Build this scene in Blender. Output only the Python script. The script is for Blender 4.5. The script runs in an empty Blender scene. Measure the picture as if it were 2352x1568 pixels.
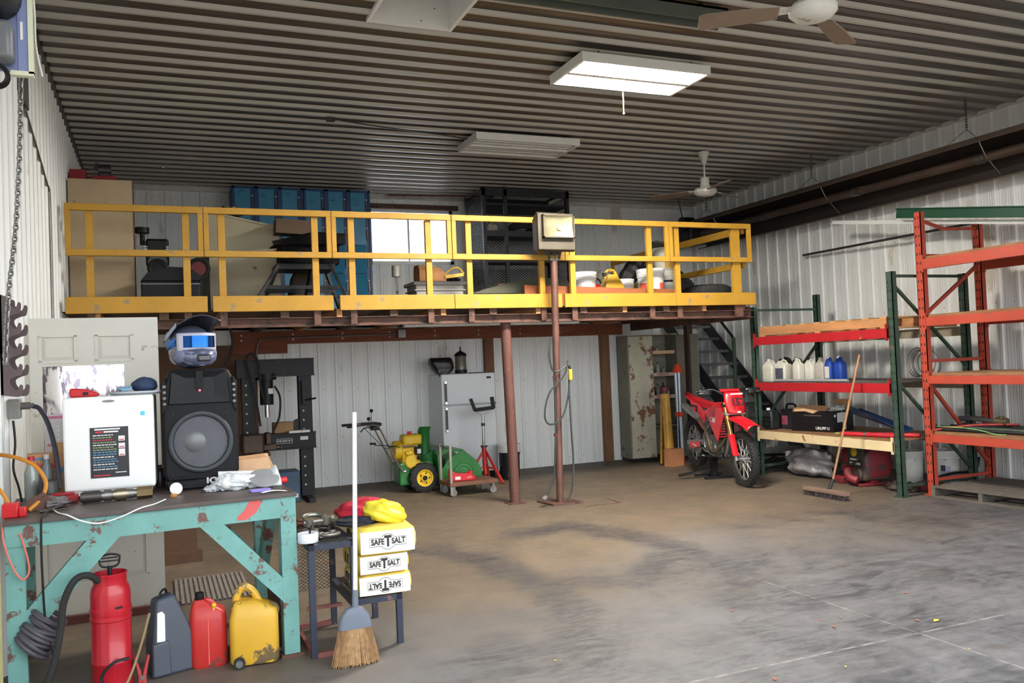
import bpy, math, random
from mathutils import Vector, Matrix, Euler

scn = bpy.context.scene
COL = scn.collection
RND = random.Random(11)
PI = math.pi
def R(d): return math.radians(d)

# ------------------------------------------------------------------ camera
cam_d = bpy.data.cameras.new('camera'); cam = bpy.data.objects.new('camera', cam_d); COL.objects.link(cam)
_y, _p, _r = R(22.69), R(1.49), R(-2.34)
_f = Vector((math.sin(_y)*math.cos(_p), math.cos(_y)*math.cos(_p), math.sin(_p)))
_rt = Vector((math.cos(_y), -math.sin(_y), 0)); _up = _rt.cross(_f)
_r2 = math.cos(_r)*_rt + math.sin(_r)*_up; _u2 = _r2.cross(_f)
cam.matrix_world = Matrix(((_r2.x, _u2.x, -_f.x, 0), (_r2.y, _u2.y, -_f.y, 0), (_r2.z, _u2.z, -_f.z, 1.66), (0, 0, 0, 1)))
cam_d.sensor_width = 36.0; cam_d.lens = 1960/2352*36.0; cam_d.clip_end = 300; cam_d.clip_start = .05
scn.camera = cam

# ------------------------------------------------------------------ sky, sun, exposure
w = bpy.data.worlds.new('world'); scn.world = w; w.use_nodes = True
wn = w.node_tree.nodes; wl = w.node_tree.links
wn['Background'].inputs[0].default_value = (.90, .96, 1.0, 1); wn['Background'].inputs[1].default_value = 1.0   # bright even overcast sky
# portal that guides sampling of the daylight through the open doorway and added opening
for px_, pw_ in ((2.55, 6.2), (7.5, 3.2)):
    pd = bpy.data.lights.new('doorway_portal', 'AREA'); pd.shape = 'RECTANGLE'; pd.size = pw_; pd.size_y = 3.97; pd.cycles.is_portal = True
    po = bpy.data.objects.new('doorway_portal', pd); COL.objects.link(po); po.location = (px_, 3.38, 1.98); po.rotation_euler = (R(90), 0, 0)
vs = scn.view_settings; vs.view_transform = 'Standard'; vs.look = 'None'; vs.gamma = 1.0; vs.use_curve_mapping = False
vs.exposure = 2.1

# ------------------------------------------------------------------ helpers
def lin(c):
    return tuple((x/12.92 if x <= .04045 else ((x+.055)/1.055)**2.4) for x in (v/255 for v in c))
_M = {}
def M(name, col, rough=.55, metal=0.0, var=.12, scale=5.0, wear_or_refl=None, bump=0.0, bscale=60.0, spec=.5, emit=None, alpha=None, trans=0, coat=0, stretch=None):
    """procedural painted / dirty surface: colour, mottling, optional patches of wear or painted reflection (colour, amount 0..1, scale)"""
    if name in _M: return _M[name]
    m = bpy.data.materials.new(name); m.use_nodes = True; nt = m.node_tree; n = nt.nodes; l = nt.links
    b = n['Principled BSDF']; c = lin(col)
    b.inputs['Roughness'].default_value = rough; b.inputs['Metallic'].default_value = metal
    b.inputs['Specular IOR Level'].default_value = spec
    if coat: b.inputs['Coat Weight'].default_value = coat
    if trans: b.inputs['Transmission Weight'].default_value = trans
    tc = n.new('ShaderNodeTexCoord'); mp = n.new('ShaderNodeMapping'); l.new(tc.outputs['Object'], mp.inputs[0])
    if stretch: mp.inputs['Scale'].default_value = stretch
    nz = n.new('ShaderNodeTexNoise'); nz.inputs['Scale'].default_value = scale; nz.inputs['Detail'].default_value = 5; nz.inputs['Roughness'].default_value = .65
    l.new(mp.outputs[0], nz.inputs['Vector'])
    rp = n.new('ShaderNodeValToRGB'); rp.color_ramp.elements[0].position = .3; rp.color_ramp.elements[1].position = .7
    rp.color_ramp.elements[0].color = tuple(x*(1-var) for x in c)+(1,); rp.color_ramp.elements[1].color = tuple(min(1, x*(1+var)) for x in c)+(1,)
    l.new(nz.outputs[0], rp.inputs[0]); out = rp.outputs[0]
    if wear_or_refl:
        wc, amt, ws = wear_or_refl[:3]
        n2 = n.new('ShaderNodeTexNoise'); n2.inputs['Scale'].default_value = ws; n2.inputs['Detail'].default_value = 8; n2.inputs['Roughness'].default_value = .7
        l.new(mp.outputs[0], n2.inputs['Vector'])
        r2 = n.new('ShaderNodeValToRGB'); e = r2.color_ramp.elements
        t = .665-.42*amt; e[0].position = t; e[1].position = t+.035
        l.new(n2.outputs[0], r2.inputs[0])
        mx = n.new('ShaderNodeMix'); mx.data_type = 'RGBA'; l.new(r2.outputs[0], mx.inputs[0]); l.new(out, mx.inputs[6]); mx.inputs[7].default_value = lin(wc)+(1,)
        out = mx.outputs[2]
    l.new(out, b.inputs['Base Color'])
    if bump:
        nb = n.new('ShaderNodeTexNoise'); nb.inputs['Scale'].default_value = bscale; nb.inputs['Detail'].default_value = 4
        l.new(mp.outputs[0], nb.inputs['Vector'])
        bp = n.new('ShaderNodeBump'); bp.inputs['Strength'].default_value = bump; bp.inputs['Distance'].default_value = .01
        l.new(nb.outputs[0], bp.inputs['Height']); l.new(bp.outputs[0], b.inputs['Normal'])
    if emit: b.inputs['Emission Color'].default_value = tuple(emit[:3])+(1,); b.inputs['Emission Strength'].default_value = emit[3]
    _M[name] = m; return m
def Mclear(name, fac=.12, tint=(255, 255, 255), rough=.02):
    if name in _M: return _M[name]
    m = bpy.data.materials.new(name); m.use_nodes = True; n = m.node_tree.nodes; l = m.node_tree.links
    n.remove(n['Principled BSDF']); o = n['Material Output']
    t = n.new('ShaderNodeBsdfTransparent'); t.inputs[0].default_value = lin(tint)+(1,)
    g = n.new('ShaderNodeBsdfGlossy'); g.inputs['Roughness'].default_value = rough
    x = n.new('ShaderNodeMixShader'); x.inputs[0].default_value = fac
    l.new(t.outputs[0], x.inputs[1]); l.new(g.outputs[0], x.inputs[2]); l.new(x.outputs[0], o.inputs[0])
    _M[name] = m; return m

class MB:
    def __init__(s): s.v = []; s.f = []; s.mi = []
    def add(s, vs, fs, T=None, mi=0):
        n = len(s.v)
        if T is None: s.v += [tuple(p) for p in vs]
        else: s.v += [tuple(T @ Vector(p)) for p in vs]
        s.f += [tuple(i+n for i in f) for f in fs]; s.mi += [mi]*len(fs); return s
    def box(s, x0, y0, z0, x1, y1, z1, T=None, mi=0):
        v = [(x0,y0,z0),(x1,y0,z0),(x1,y1,z0),(x0,y1,z0),(x0,y0,z1),(x1,y0,z1),(x1,y1,z1),(x0,y1,z1)]
        return s.add(v, [(0,3,2,1),(4,5,6,7),(0,1,5,4),(1,2,6,5),(2,3,7,6),(3,0,4,7)], T, mi)
    def cb(s, c, z, T=None, mi=0):
        return s.box(c[0]-z[0]/2, c[1]-z[1]/2, c[2]-z[2]/2, c[0]+z[0]/2, c[1]+z[1]/2, c[2]+z[2]/2, T, mi)
    def bar(s, a, b, w, h, up=(0,0,1), mi=0):
        a = Vector(a); b = Vector(b); d = b-a; L = d.length; d.normalize(); up = Vector(up)
        if abs(d.dot(up)) > .99: up = Vector((0,1,0))
        x = d.cross(up).normalized(); z = x.cross(d)
        T = Matrix(((x.x,d.x,z.x,a.x),(x.y,d.y,z.y,a.y),(x.z,d.z,z.z,a.z),(0,0,0,1)))
        return s.box(-w/2, 0, -h/2, w/2, L, h/2, T, mi)
    def tube(s, pts, r, n=8, closed=False, caps=True, T=None, mi=0):
        P = [Vector(p) for p in pts]; k = len(P); rs = r if isinstance(r, (list, tuple)) else [r]*k
        vs = []; fs = []; prev = None
        for i in range(k):
            if closed: d = P[(i+1)%k]-P[i-1]
            else: d = P[min(i+1,k-1)]-P[max(i-1,0)]
            d.normalize()
            if prev is None:
                u = Vector((0,0,1)) if abs(d.z) < .9 else Vector((1,0,0)); x = d.cross(u).normalized()
            else:
                x = prev-d*prev.dot(d)
                if x.length < 1e-6: x = d.orthogonal()
                x.normalize()
            prev = x; y = d.cross(x)
            for j in range(n):
                a = 2*PI*j/n; vs.append(P[i]+x*(rs[i]*math.cos(a))+y*(rs[i]*math.sin(a)))
        m = k if closed else k-1
        for i in range(m):
            i2 = (i+1)%k
            for j in range(n): fs.append((i*n+j, i*n+(j+1)%n, i2*n+(j+1)%n, i2*n+j))
        if caps and not closed: fs.append(tuple(range(n-1,-1,-1))); fs.append(tuple((k-1)*n+j for j in range(n)))
        return s.add(vs, fs, T, mi)
    def cyl(s, a, b, r, r2=None, n=16, T=None, mi=0): return s.tube([a, b], [r, r if r2 is None else r2], n, T=T, mi=mi)
    def lathe(s, prof, n=20, T=None, capb=True, capt=True, mi=0):
        vs = []; fs = []; k = len(prof)
        for r, z in prof:
            for j in range(n): a = 2*PI*j/n; vs.append((r*math.cos(a), r*math.sin(a), z))
        for i in range(k-1):
            for j in range(n): fs.append((i*n+j, i*n+(j+1)%n, (i+1)*n+(j+1)%n, (i+1)*n+j))
        if capb: fs.append(tuple(range(n-1,-1,-1)))
        if capt: fs.append(tuple((k-1)*n+j for j in range(n)))
        return s.add(vs, fs, T, mi)
    def prism(s, poly, plane, d0, d1, T=None, mi=0):
        """extrude a polygon; plane 'xz' along y, 'yz' along x, 'xy' along z"""
        def P(u, v, d): return (u, d, v) if plane == 'xz' else (d, u, v) if plane == 'yz' else (u, v, d)
        k = len(poly); vs = [P(u, v, d0) for u, v in poly]+[P(u, v, d1) for u, v in poly]
        fs = [tuple(range(k)), tuple(range(2*k-1, k-1, -1))]+[(i, k+i, k+(i+1)%k, (i+1)%k) for i in range(k)]
        return s.add(vs, fs, T, mi)
    def ball(s, c, r, sc=(1,1,1), nu=14, nv=9, T=None, mi=0, fn=None):
        vs = []; fs = []
        for i in range(nv+1):
            t = PI*i/nv
            for j in range(nu):
                a = 2*PI*j/nu; p = Vector((math.sin(t)*math.cos(a), math.sin(t)*math.sin(a), math.cos(t)))
                k = fn(p) if fn else 1.0
                vs.append((c[0]+r*sc[0]*p.x*k, c[1]+r*sc[1]*p.y*k, c[2]+r*sc[2]*p.z*k))
        for i in range(nv):
            for j in range(nu): fs.append((i*nu+j, (i+1)*nu+j, (i+1)*nu+(j+1)%nu, i*nu+(j+1)%nu))
        return s.add(vs, fs, T, mi)
    def ring(s, c, Rr, r, axis=(0,0,1), n=28, m=8, T=None, mi=0, a0=0, a1=2*PI):
        ax = Vector(axis).normalized(); u = ax.orthogonal().normalized(); v = ax.cross(u); c = Vector(c)
        full = abs(a1-a0-2*PI) < 1e-6; k = n if full else n+1
        pts = [c+u*(Rr*math.cos(a0+(a1-a0)*i/n))+v*(Rr*math.sin(a0+(a1-a0)*i/n)) for i in range(k)]
        return s.tube(pts, r, m, closed=full, T=T, mi=mi)
    def loft(s, secs, T=None, mi=0, caps=True):
        k = len(secs[0]); vs = [p for q in secs for p in q]; fs = []
        for i in range(len(secs)-1):
            for j in range(k): fs.append((i*k+j, i*k+(j+1)%k, (i+1)*k+(j+1)%k, (i+1)*k+j))
        if caps: fs.append(tuple(range(k-1,-1,-1))); fs.append(tuple((len(secs)-1)*k+j for j in range(k)))
        return s.add(vs, fs, T, mi)
    def grid(s, fn, nu, nv, T=None, mi=0):
        vs = [fn(i/nu, j/nv) for i in range(nu+1) for j in range(nv+1)]
        fs = [(i*(nv+1)+j, (i+1)*(nv+1)+j, (i+1)*(nv+1)+j+1, i*(nv+1)+j+1) for i in range(nu) for j in range(nv)]
        return s.add(vs, fs, T, mi)

def obj(name, mb, mat, parent=None, smooth=35, bevel=0, solid=0, label=None, kind=None, loc=None, rot=None):
    me = bpy.data.meshes.new(name); me.from_pydata(mb.v, [], mb.f)
    mats = mat if isinstance(mat, (list, tuple)) else [mat]
    for q in mats: me.materials.append(q)
    if len(mats) > 1: me.polygons.foreach_set('material_index', mb.mi)
    me.validate(); me.update()
    import bmesh
    bm = bmesh.new(); bm.from_mesh(me); bmesh.ops.recalc_face_normals(bm, faces=bm.faces); bm.to_mesh(me); bm.free()
    if smooth:
        me.polygons.foreach_set('use_smooth', [True]*len(me.polygons)); me.set_sharp_from_angle(angle=R(smooth))
    o = bpy.data.objects.new(name, me); COL.objects.link(o)
    if parent: o.parent = parent
    if loc: o.location = loc
    if rot: o.rotation_euler = rot
    if solid: q = o.modifiers.new('solidify', 'SOLIDIFY'); q.thickness = solid; q.offset = 0
    if bevel: q = o.modifiers.new('bevel', 'BEVEL'); q.width = bevel; q.segments = 2; q.limit_method = 'ANGLE'; q.angle_limit = R(40)
    if label: o['label'] = label
    if kind: o['kind'] = kind
    return o
def tag(o, label, cat, group=None, kind=None):
    o['label'] = label; o['category'] = cat
    if group: o['group'] = group
    if kind: o['kind'] = kind
    return o
def thing(name, label, cat, loc=(0,0,0), rotz=0.0, group=None, rot=None):
    o = bpy.data.objects.new(name, None); COL.objects.link(o); o.location = loc; o.empty_display_size = .1
    o.rotation_euler = rot if rot else (0, 0, rotz); return tag(o, label, cat, group)
def link_copy(o, parent=None):
    c = o.copy(); COL.objects.link(c); c.parent = parent
    for ch in list(o.children): link_copy(ch, c)
    return c
def dup(root, loc, rotz=None, label=None, group=None):
    c = link_copy(root); c.location = loc
    if rotz is not None: c.rotation_euler = (c.rotation_euler[0], c.rotation_euler[1], rotz)
    if label: c['label'] = label
    if group: c['group'] = group
    return c
def text_mb(body, size, T, depth=.002, bold=0.0, sx=1.0, align='CENTER', mb=None):
    cu = bpy.data.curves.new('txt', 'FONT'); cu.body = body; cu.size = size; cu.align_x = align; cu.align_y = 'CENTER'; cu.extrude = depth/2; cu.offset = bold; cu.resolution_u = 3
    o = bpy.data.objects.new('txt', cu); COL.objects.link(o)
    dg = bpy.context.evaluated_depsgraph_get(); me = bpy.data.meshes.new_from_object(o.evaluated_get(dg))
    mb = mb or MB(); mb.add([(v.co.x*sx, v.co.y, v.co.z) for v in me.vertices], [tuple(p.vertices) for p in me.polygons], T)
    bpy.data.objects.remove(o); bpy.data.curves.remove(cu); bpy.data.meshes.remove(me); return mb
def face_T(o, x, z):
    """matrix that maps text xy onto a plane with given x and up axes at o"""
    x = Vector(x).normalized(); z = Vector(z).normalized(); n = x.cross(z); o = Vector(o)
    return Matrix(((x.x,z.x,n.x,o.x),(x.y,z.y,n.y,o.y),(x.z,z.z,n.z,o.z),(0,0,0,1)))
def TR(loc=(0,0,0), rot=(0,0,0), sc=(1,1,1)):
    return Matrix.LocRotScale(Vector(loc), Euler(rot), Vector(sc))
def arc(cx, cy, r, a0, a1, n): return [(cx+r*math.cos(R(a0+(a1-a0)*i/n)), cy+r*math.sin(R(a0+(a1-a0)*i/n))) for i in range(n+1)]
def rrect(x0, y0, x1, y1, r, n=4):
    return arc(x1-r,y1-r,r,0,90,n)+arc(x0+r,y1-r,r,90,180,n)+arc(x0+r,y0+r,r,180,270,n)+arc(x1-r,y0+r,r,270,360,n)
def bez(pts, n=8):
    """Catmull-Rom curve through points"""
    P = [Vector(p) for p in pts]; out = []
    for i in range(len(P)-1):
        p0 = P[max(i-1,0)]; p1 = P[i]; p2 = P[i+1]; p3 = P[min(i+2,len(P)-1)]
        for k in range(n):
            t = k/n; out.append(.5*((2*p1)+(p2-p0)*t+(2*p0-5*p1+4*p2-p3)*t*t+(3*p1-p0-3*p2+p3)*t**3))
    return out+[P[-1]]

# ------------------------------------------------------------------ materials
m_wall = M('white_steel_sheet', (232,233,231), .42, 0, .05, 3, wear_or_refl=((206,198,186), .12, 1.6), stretch=(1,1,.3))
m_ceil = M('sooty_ceiling_steel', (64,58,53), .34, 0, .14, 2.0, stretch=(.25,1,1))
m_ceilrib = M('ceiling_rib_steel', (174,170,163), .36, 0, .10, 2.0, stretch=(.25,1,1))
m_yel = M('yellow_rail_paint', (184,138,40), .55, 0, .12, 3, wear_or_refl=((150,128,92), .14, 6))
m_rust = M('rusty_brown_steel', (92,62,50), .7, 0, .25, 5, wear_or_refl=((60,42,36), .3, 9), bump=.15)
m_redwood = M('red_stained_timber', (126,70,48), .75, 0, .22, 4, stretch=(.4,3,3))
m_wood = M('raw_timber', (176,124,80), .75, 0, .22, 4, stretch=(3,.5,3))
m_woodx = M('raw_timber_boards', (158,112,74), .8, 0, .28, 5, stretch=(.6,4,4), wear_or_refl=((110,78,55), .25, 6))
m_dkwood = M('old_dark_timber', (88,66,52), .85, 0, .25, 5, stretch=(3,.5,3))
m_white = M('white_enamel', (228,228,226), .38, 0, .03, 4)
m_whited = M('white_dusty_paint', (205,203,196), .5, 0, .08, 4, wear_or_refl=((140,130,115), .12, 6))
m_black = M('black_plastic', (24,24,26), .5, 0, .15, 8, spec=.35)
m_blackm = M('black_painted_steel', (20,20,22), .5, 0, .2, 8, wear_or_refl=((60,54,50), .08, 14), spec=.3)
m_rubber = M('black_rubber', (34,34,34), .8, 0, .25, 20, bump=.3)
m_chrome = M('chrome', (205,205,208), .2, 1.0, .05, 5)
m_steel = M('bare_steel', (135,133,130), .4, .9, .15, 12)
m_dksteel = M('dark_greasy_steel', (82,78,76), .45, .7, .25, 12)
m_red = M('red_enamel', (196,24,34), .38, 0, .08, 4)
m_dusty = M('grey_dust', (140,132,124), .85, 0, .2, 10)
m_glass = Mclear('window_glass', .10)

def heater_band(m, col, x0):
    # blends the sheet to a second colour above the heater, edge broken up by noise
    n = m.node_tree.nodes; l = m.node_tree.links; b = n['Principled BSDF']; src = b.inputs['Base Color'].links[0].from_socket
    tc = n.new('ShaderNodeTexCoord'); sx = n.new('ShaderNodeSeparateXYZ'); l.new(tc.outputs['Object'], sx.inputs[0])
    nz = n.new('ShaderNodeTexNoise'); nz.inputs['Scale'].default_value = 1.2; l.new(tc.outputs['Object'], nz.inputs['Vector'])
    a = n.new('ShaderNodeMath'); a.operation = 'MULTIPLY_ADD'; l.new(nz.outputs[0], a.inputs[0]); a.inputs[1].default_value = .7; l.new(sx.outputs[0], a.inputs[2])
    mr = n.new('ShaderNodeMapRange'); l.new(a.outputs[0], mr.inputs[0]); mr.inputs[1].default_value = x0; mr.inputs[2].default_value = x0+.55
    mx = n.new('ShaderNodeMix'); mx.data_type = 'RGBA'; l.new(mr.outputs[0], mx.inputs[0]); l.new(src, mx.inputs[6]); mx.inputs[7].default_value = lin(col)+(1,); l.new(mx.outputs[2], b.inputs['Base Color'])
heater_band(m_ceil, (104,98,92), 8.35); heater_band(m_ceilrib, (150,145,138), 8.35)

# ------------------------------------------------------------------ room shell
X0, X1, Y0, Y1, HC = -.86, 9.35, 3.6, 13.4, 4.47
YP = 12.45            # lower liner wall below the mezzanine
def floor_material():
    m = bpy.data.materials.new('dusty_concrete_floor'); m.use_nodes = True; n = m.node_tree.nodes; l = m.node_tree.links; b = n['Principled BSDF']
    tc = n.new('ShaderNodeTexCoord'); P = tc.outputs['Object']
    def noise(scale, det=5, ro=.6, st=None, dist=0, rot=0):
        mp = n.new('ShaderNodeMapping'); l.new(P, mp.inputs[0])
        if st: mp.inputs['Scale'].default_value = st
        mp.inputs['Rotation'].default_value = (0, 0, rot)
        q = n.new('ShaderNodeTexNoise'); q.inputs['Scale'].default_value = scale; q.inputs['Detail'].default_value = det; q.inputs['Roughness'].default_value = ro; q.inputs['Distortion'].default_value = dist
        l.new(mp.outputs[0], q.inputs['Vector']); return q.outputs[0]
    def ramp(f, p0, p1, c0=(0,0,0), c1=(1,1,1)):
        q = n.new('ShaderNodeValToRGB'); e = q.color_ramp.elements; e[0].position = p0; e[1].position = p1; e[0].color = tuple(c0)+(1,); e[1].color = tuple(c1)+(1,); l.new(f, q.inputs[0]); return q.outputs[0]
    def mix(f, a, b_):
        q = n.new('ShaderNodeMix'); q.data_type = 'RGBA'
        if isinstance(f, float): q.inputs[0].default_value = f
        else: l.new(f, q.inputs[0])
        for i, z in ((6, a), (7, b_)):
            if isinstance(z, tuple): q.inputs[i].default_value = lin(z)+(1,)
            else: l.new(z, q.inputs[i])
        return q.outputs[2]
    def math_(op, a, b_=0.0, c_=0.0):
        q = n.new('ShaderNodeMath'); q.operation = op
        for i, z in ((0, a), (1, b_), (2, c_)):
            if isinstance(z, (int, float)): q.inputs[i].default_value = z
            else: l.new(z, q.inputs[i])
        return q.outputs[0]
    sx = n.new('ShaderNodeSeparateXYZ'); l.new(P, sx.inputs[0]); X, Y = sx.outputs[0], sx.outputs[1]
    # brown dust further in, bare grey concrete towards the door (edge broken up by noise)
    big = noise(.55, 4, .55)
    edge = math_('ADD', math_('MULTIPLY', math_('SUBTRACT', big, .5), 4.5), math_('ADD', Y, math_('MULTIPLY', X, -.22)))
    dust = ramp(math_('DIVIDE', edge, 10.0), .36, .58)
    fine = noise(9, 6, .7)
    grey = mix(ramp(fine, .3, .7), (92,91,94), (118,116,116))
    brown = mix(ramp(noise(2.5, 6, .65), .3, .7), (84,73,62), (112,97,80))
    col = mix(dust, grey, brown)
    # tyre scuffs: a dark rubber film in the driving zone plus curved wheel tracks, broken into smears
    smear = ramp(noise(3.4, 7, .72, st=(.62, 2.3, 1), dist=1.6, rot=R(-16)), .44, .56)
    smear2 = ramp(noise(13, 5, .65, st=(.5, 2.4, 1), dist=1.0, rot=R(-20)), .42, .60)
    sm = math_('MAXIMUM', smear, math_('MULTIPLY', smear2, .75))
    g = math_('ADD', math_('MULTIPLY', math_('SUBTRACT', noise(.8, 4, .6), .5), 3.4), math_('ADD', math_('MULTIPLY', math_('SUBTRACT', X, 2.6), .36), math_('MULTIPLY', math_('SUBTRACT', 5.1, Y), .80)))
    fm = n.new('ShaderNodeMapRange'); l.new(g, fm.inputs[0]); fm.inputs[1].default_value = -.6; fm.inputs[2].default_value = .35
    film = math_('MULTIPLY', math_('MULTIPLY', fm.outputs[0], ramp(noise(1.7, 6, .7, dist=.8), .36, .62, (.25,)*3, (1,)*3)), math_('ADD', .34, math_('MULTIPLY', sm, .58)))
    def seg(a_, b_, w_):
        dx, dy = b_[0]-a_[0], b_[1]-a_[1]; L2 = dx*dx+dy*dy
        u = math_('ADD', math_('MULTIPLY', math_('SUBTRACT', X, a_[0]), dx/L2), math_('MULTIPLY', math_('SUBTRACT', Y, a_[1]), dy/L2))
        u = math_('MINIMUM', math_('MAXIMUM', u, 0.0), 1.0)
        ex = math_('SUBTRACT', math_('SUBTRACT', X, a_[0]), math_('MULTIPLY', u, dx)); ey = math_('SUBTRACT', math_('SUBTRACT', Y, a_[1]), math_('MULTIPLY', u, dy))
        d = math_('SQRT', math_('ADD', math_('MULTIPLY', ex, ex), math_('MULTIPLY', ey, ey)))
        d = math_('ADD', d, math_('MULTIPLY', math_('SUBTRACT', wob, .5), .55))
        q = n.new('ShaderNodeMapRange'); l.new(d, q.inputs[0]); q.inputs[1].default_value = w_; q.inputs[2].default_value = w_*.35; return q.outputs[0]
    wob = noise(2.6, 5, .65)
    tr = None
    for pts in ([(2.26,7.5),(2.56,6.77),(2.62,5.84),(2.5,4.97),(2.2,4.5)], [(3.25,7.72),(3.8,7.85),(4.12,6.9),(4.15,5.85),(3.98,5.2),(3.95,4.56)], [(4.95,5.07),(4.73,4.75),(4.3,4.59),(3.6,4.7)], [(2.6,5.9),(3.3,5.6),(4.0,6.2)]):
        for p, q_ in zip(pts[:-1], pts[1:]):
            k_ = seg(p, q_, .30); tr = k_ if tr is None else math_('MAXIMUM', tr, k_)
    track = math_('MULTIPLY', tr, math_('ADD', .28, math_('MULTIPLY', sm, .6)))
    sc = math_('MINIMUM', math_('MAXIMUM', film, track), .88)
    col = mix(sc, col, (40,40,46))
    spots = ramp(noise(2.2, 2, .4), .70, .74)
    col = mix(math_('MULTIPLY', spots, .55), col, (70,62,56))
    # control joints filled with pale dust
    jn = noise(14, 3, .6)
    def joint(v, at, wd):
        d = math_('ABSOLUTE', math_('SUBTRACT', v, at)); return math_('MULTIPLY', math_('LESS_THAN', d, wd), ramp(jn, .35, .6))
    j = math_('MAXIMUM', math_('MULTIPLY', joint(X, 4.047, .007), math_('LESS_THAN', Y, 5.2)), joint(Y, 3.735, .010))
    col = mix(math_('MULTIPLY', j, .4), col, (176,170,160))
    l.new(col, b.inputs['Base Color'])
    l.new(ramp(fine, .2, .8, (.45,)*3, (.8,)*3), b.inputs['Roughness'])
    bp = n.new('ShaderNodeBump'); bp.inputs['Strength'].default_value = .12; bp.inputs['Distance'].default_value = .01; l.new(fine, bp.inputs['Height']); l.new(bp.outputs[0], b.inputs['Normal'])
    return m
fl = obj('floor', MB().box(X0-.2, 1.6, -.2, X1+.2, Y1+.2, 0), floor_material(), smooth=0); fl['kind'] = 'structure'; fl['label'] = 'dusty concrete shop floor with tyre marks'
gnd = obj('outdoor_ground', MB().box(-30, -40, -.25, 40, 1.6, -.005).box(-30, 1.6, -.25, X0-.2, 3.3, -.005).box(X1+.2, 1.6, -.25, 40, 3.3, -.005), M('gravel_yard', (150,140,125), .9, 0, .2, 3, bump=.4), smooth=0); gnd['kind'] = 'structure'; gnd['label'] = 'gravel yard outside the open door'

def corr(n_rib, sp, h=.02, first=.5):
    """ribbed sheet profile: list of (t, height, is_rib) over n_rib ribs spaced sp"""
    p = []
    for i in range(n_rib):
        c = (i+first)*sp
        p += [(c-.5*sp, 0, 0)] if i == 0 else []
        for q in (-.30, -.18):   # minor ribs left of the major rib
            p += [(c+q*sp-.012, 0, 0), (c+q*sp, .0035, 0), (c+q*sp+.012, 0, 0)]
        p += [(c-.034, 0, 0), (c-.016, h, 1), (c+.016, h, 1), (c+.034, 0, 1)]
        for q in (.22, .34):
            p += [(c+q*sp-.012, 0, 0), (c+q*sp, .0035, 0), (c+q*sp+.012, 0, 0)]
        p += [(c+.5*sp, 0, 0)]
    return p
def ribbed(length_ranges, sp, n_rib, place, h=.02, hole=None):
    """place(t, s, height) -> world point; length_ranges = [(s0, s1)]; hole = (t0, t1, s0, s1)"""
    mb = MB(); p = corr(n_rib, sp, h)
    for (a, b) in zip(p[:-1], p[1:]):
        if b[0]-a[0] < 1e-5: continue
        rr = []
        for s0, s1 in length_ranges:
            if hole and hole[0] < (a[0]+b[0])/2 < hole[1]: rr += [(s0, hole[2]), (hole[3], s1)]
            else: rr.append((s0, s1))
        for s0, s1 in rr:
            mb.add([place(a[0], s0, a[1]), place(b[0], s0, b[1]), place(b[0], s1, b[1]), place(a[0], s1, a[1])], [(0,1,2,3)], mi=b[2] if b[1] or a[1] > .01 else 0)
    return mb
def screws(name, pts, nrm, parent):
    mb = MB(); nv = Vector(nrm)
    for p in pts: p = Vector(p); mb.tube([p, p+nv*.006], [.008, .005], 6)
    obj(name, mb, M('screw_heads', (90,88,86), .5, .4), parent, kind='stuff')
SP = .2436
def wall(name, slab, nrm, panels, screwpts, label):
    w_ = obj(name, slab, m_wall, smooth=0); w_['kind'] = 'structure'; w_['label'] = label
    for mb in panels: obj('panel', mb, [m_wall, m_wall], w_, smooth=0)
    if screwpts: screws('screw_heads', screwpts, nrm, w_)
    return w_
# right wall
pn = []; sc = []
for k in range(10):
    y0 = Y0+k*4*SP+.02; pn.append(ribbed([(0, HC+.03)], SP, 4, lambda t, s, h, y0=y0: (X1-.012-h, y0+t, s)))
    for i in range(4):
        for z in (.25, 1.2, 2.15, 3.1, 4.0): sc.append((X1-.012, y0+(i+.5)*SP+.055, z))
wall('wall_right', MB().box(X1, 3.4, 0, X1+.15, Y1+.15, HC+.12), (-1,0,0), pn, sc, 'white ribbed steel side wall behind the pallet racks')
# left wall
pn = []; sc = []
for k in range(10):
    y0 = Y0+k*4*SP+.02; pn.append(ribbed([(0, HC+.03)], SP, 4, lambda t, s, h, y0=y0: (X0+.012+h, y0+t, s)))
    for i in range(4):
        for z in (.25, 1.2, 2.15, 3.1, 4.0): sc.append((X0+.012, y0+(i+.5)*SP+.055, z))
wall('wall_left', MB().box(X0-.15, 3.4, 0, X0, Y1+.15, HC+.12), (1,0,0), pn, sc, 'white ribbed steel side wall behind the workbench')
# back wall with the window opening
WX0, WX1, WZ0, WZ1 = 3.19, 4.60, 3.34, 4.23
pn = []; sc = []
for k in range(11):
    x0 = X0+k*4*SP-.03; nr = 4 if k < 10 else 2
    hole = (WX0-x0, WX1-x0, WZ0, WZ1)
    pn.append(ribbed([(0, HC+.03)], SP, nr, lambda t, s, h, x0=x0: (x0+t, Y1-.012-h, s), hole=hole))
    for i in range(nr):
        for z in (2.7, 3.15, 4.3):
            sc.append((x0+(i+.5)*SP+.055, Y1-.012, z))
slab = MB(); slab.box(X0-.15, Y1, 0, WX0, Y1+.15, HC+.12).box(WX1, Y1, 0, X1+.15, Y1+.15, HC+.12).box(WX0, Y1, 0, WX1, Y1+.15, WZ0).box(WX0, Y1, WZ1, WX1, Y1+.15, HC+.12)
wall('wall_back', slab, (0,-1,0), pn, sc, 'white ribbed steel end wall above the mezzanine')
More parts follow.
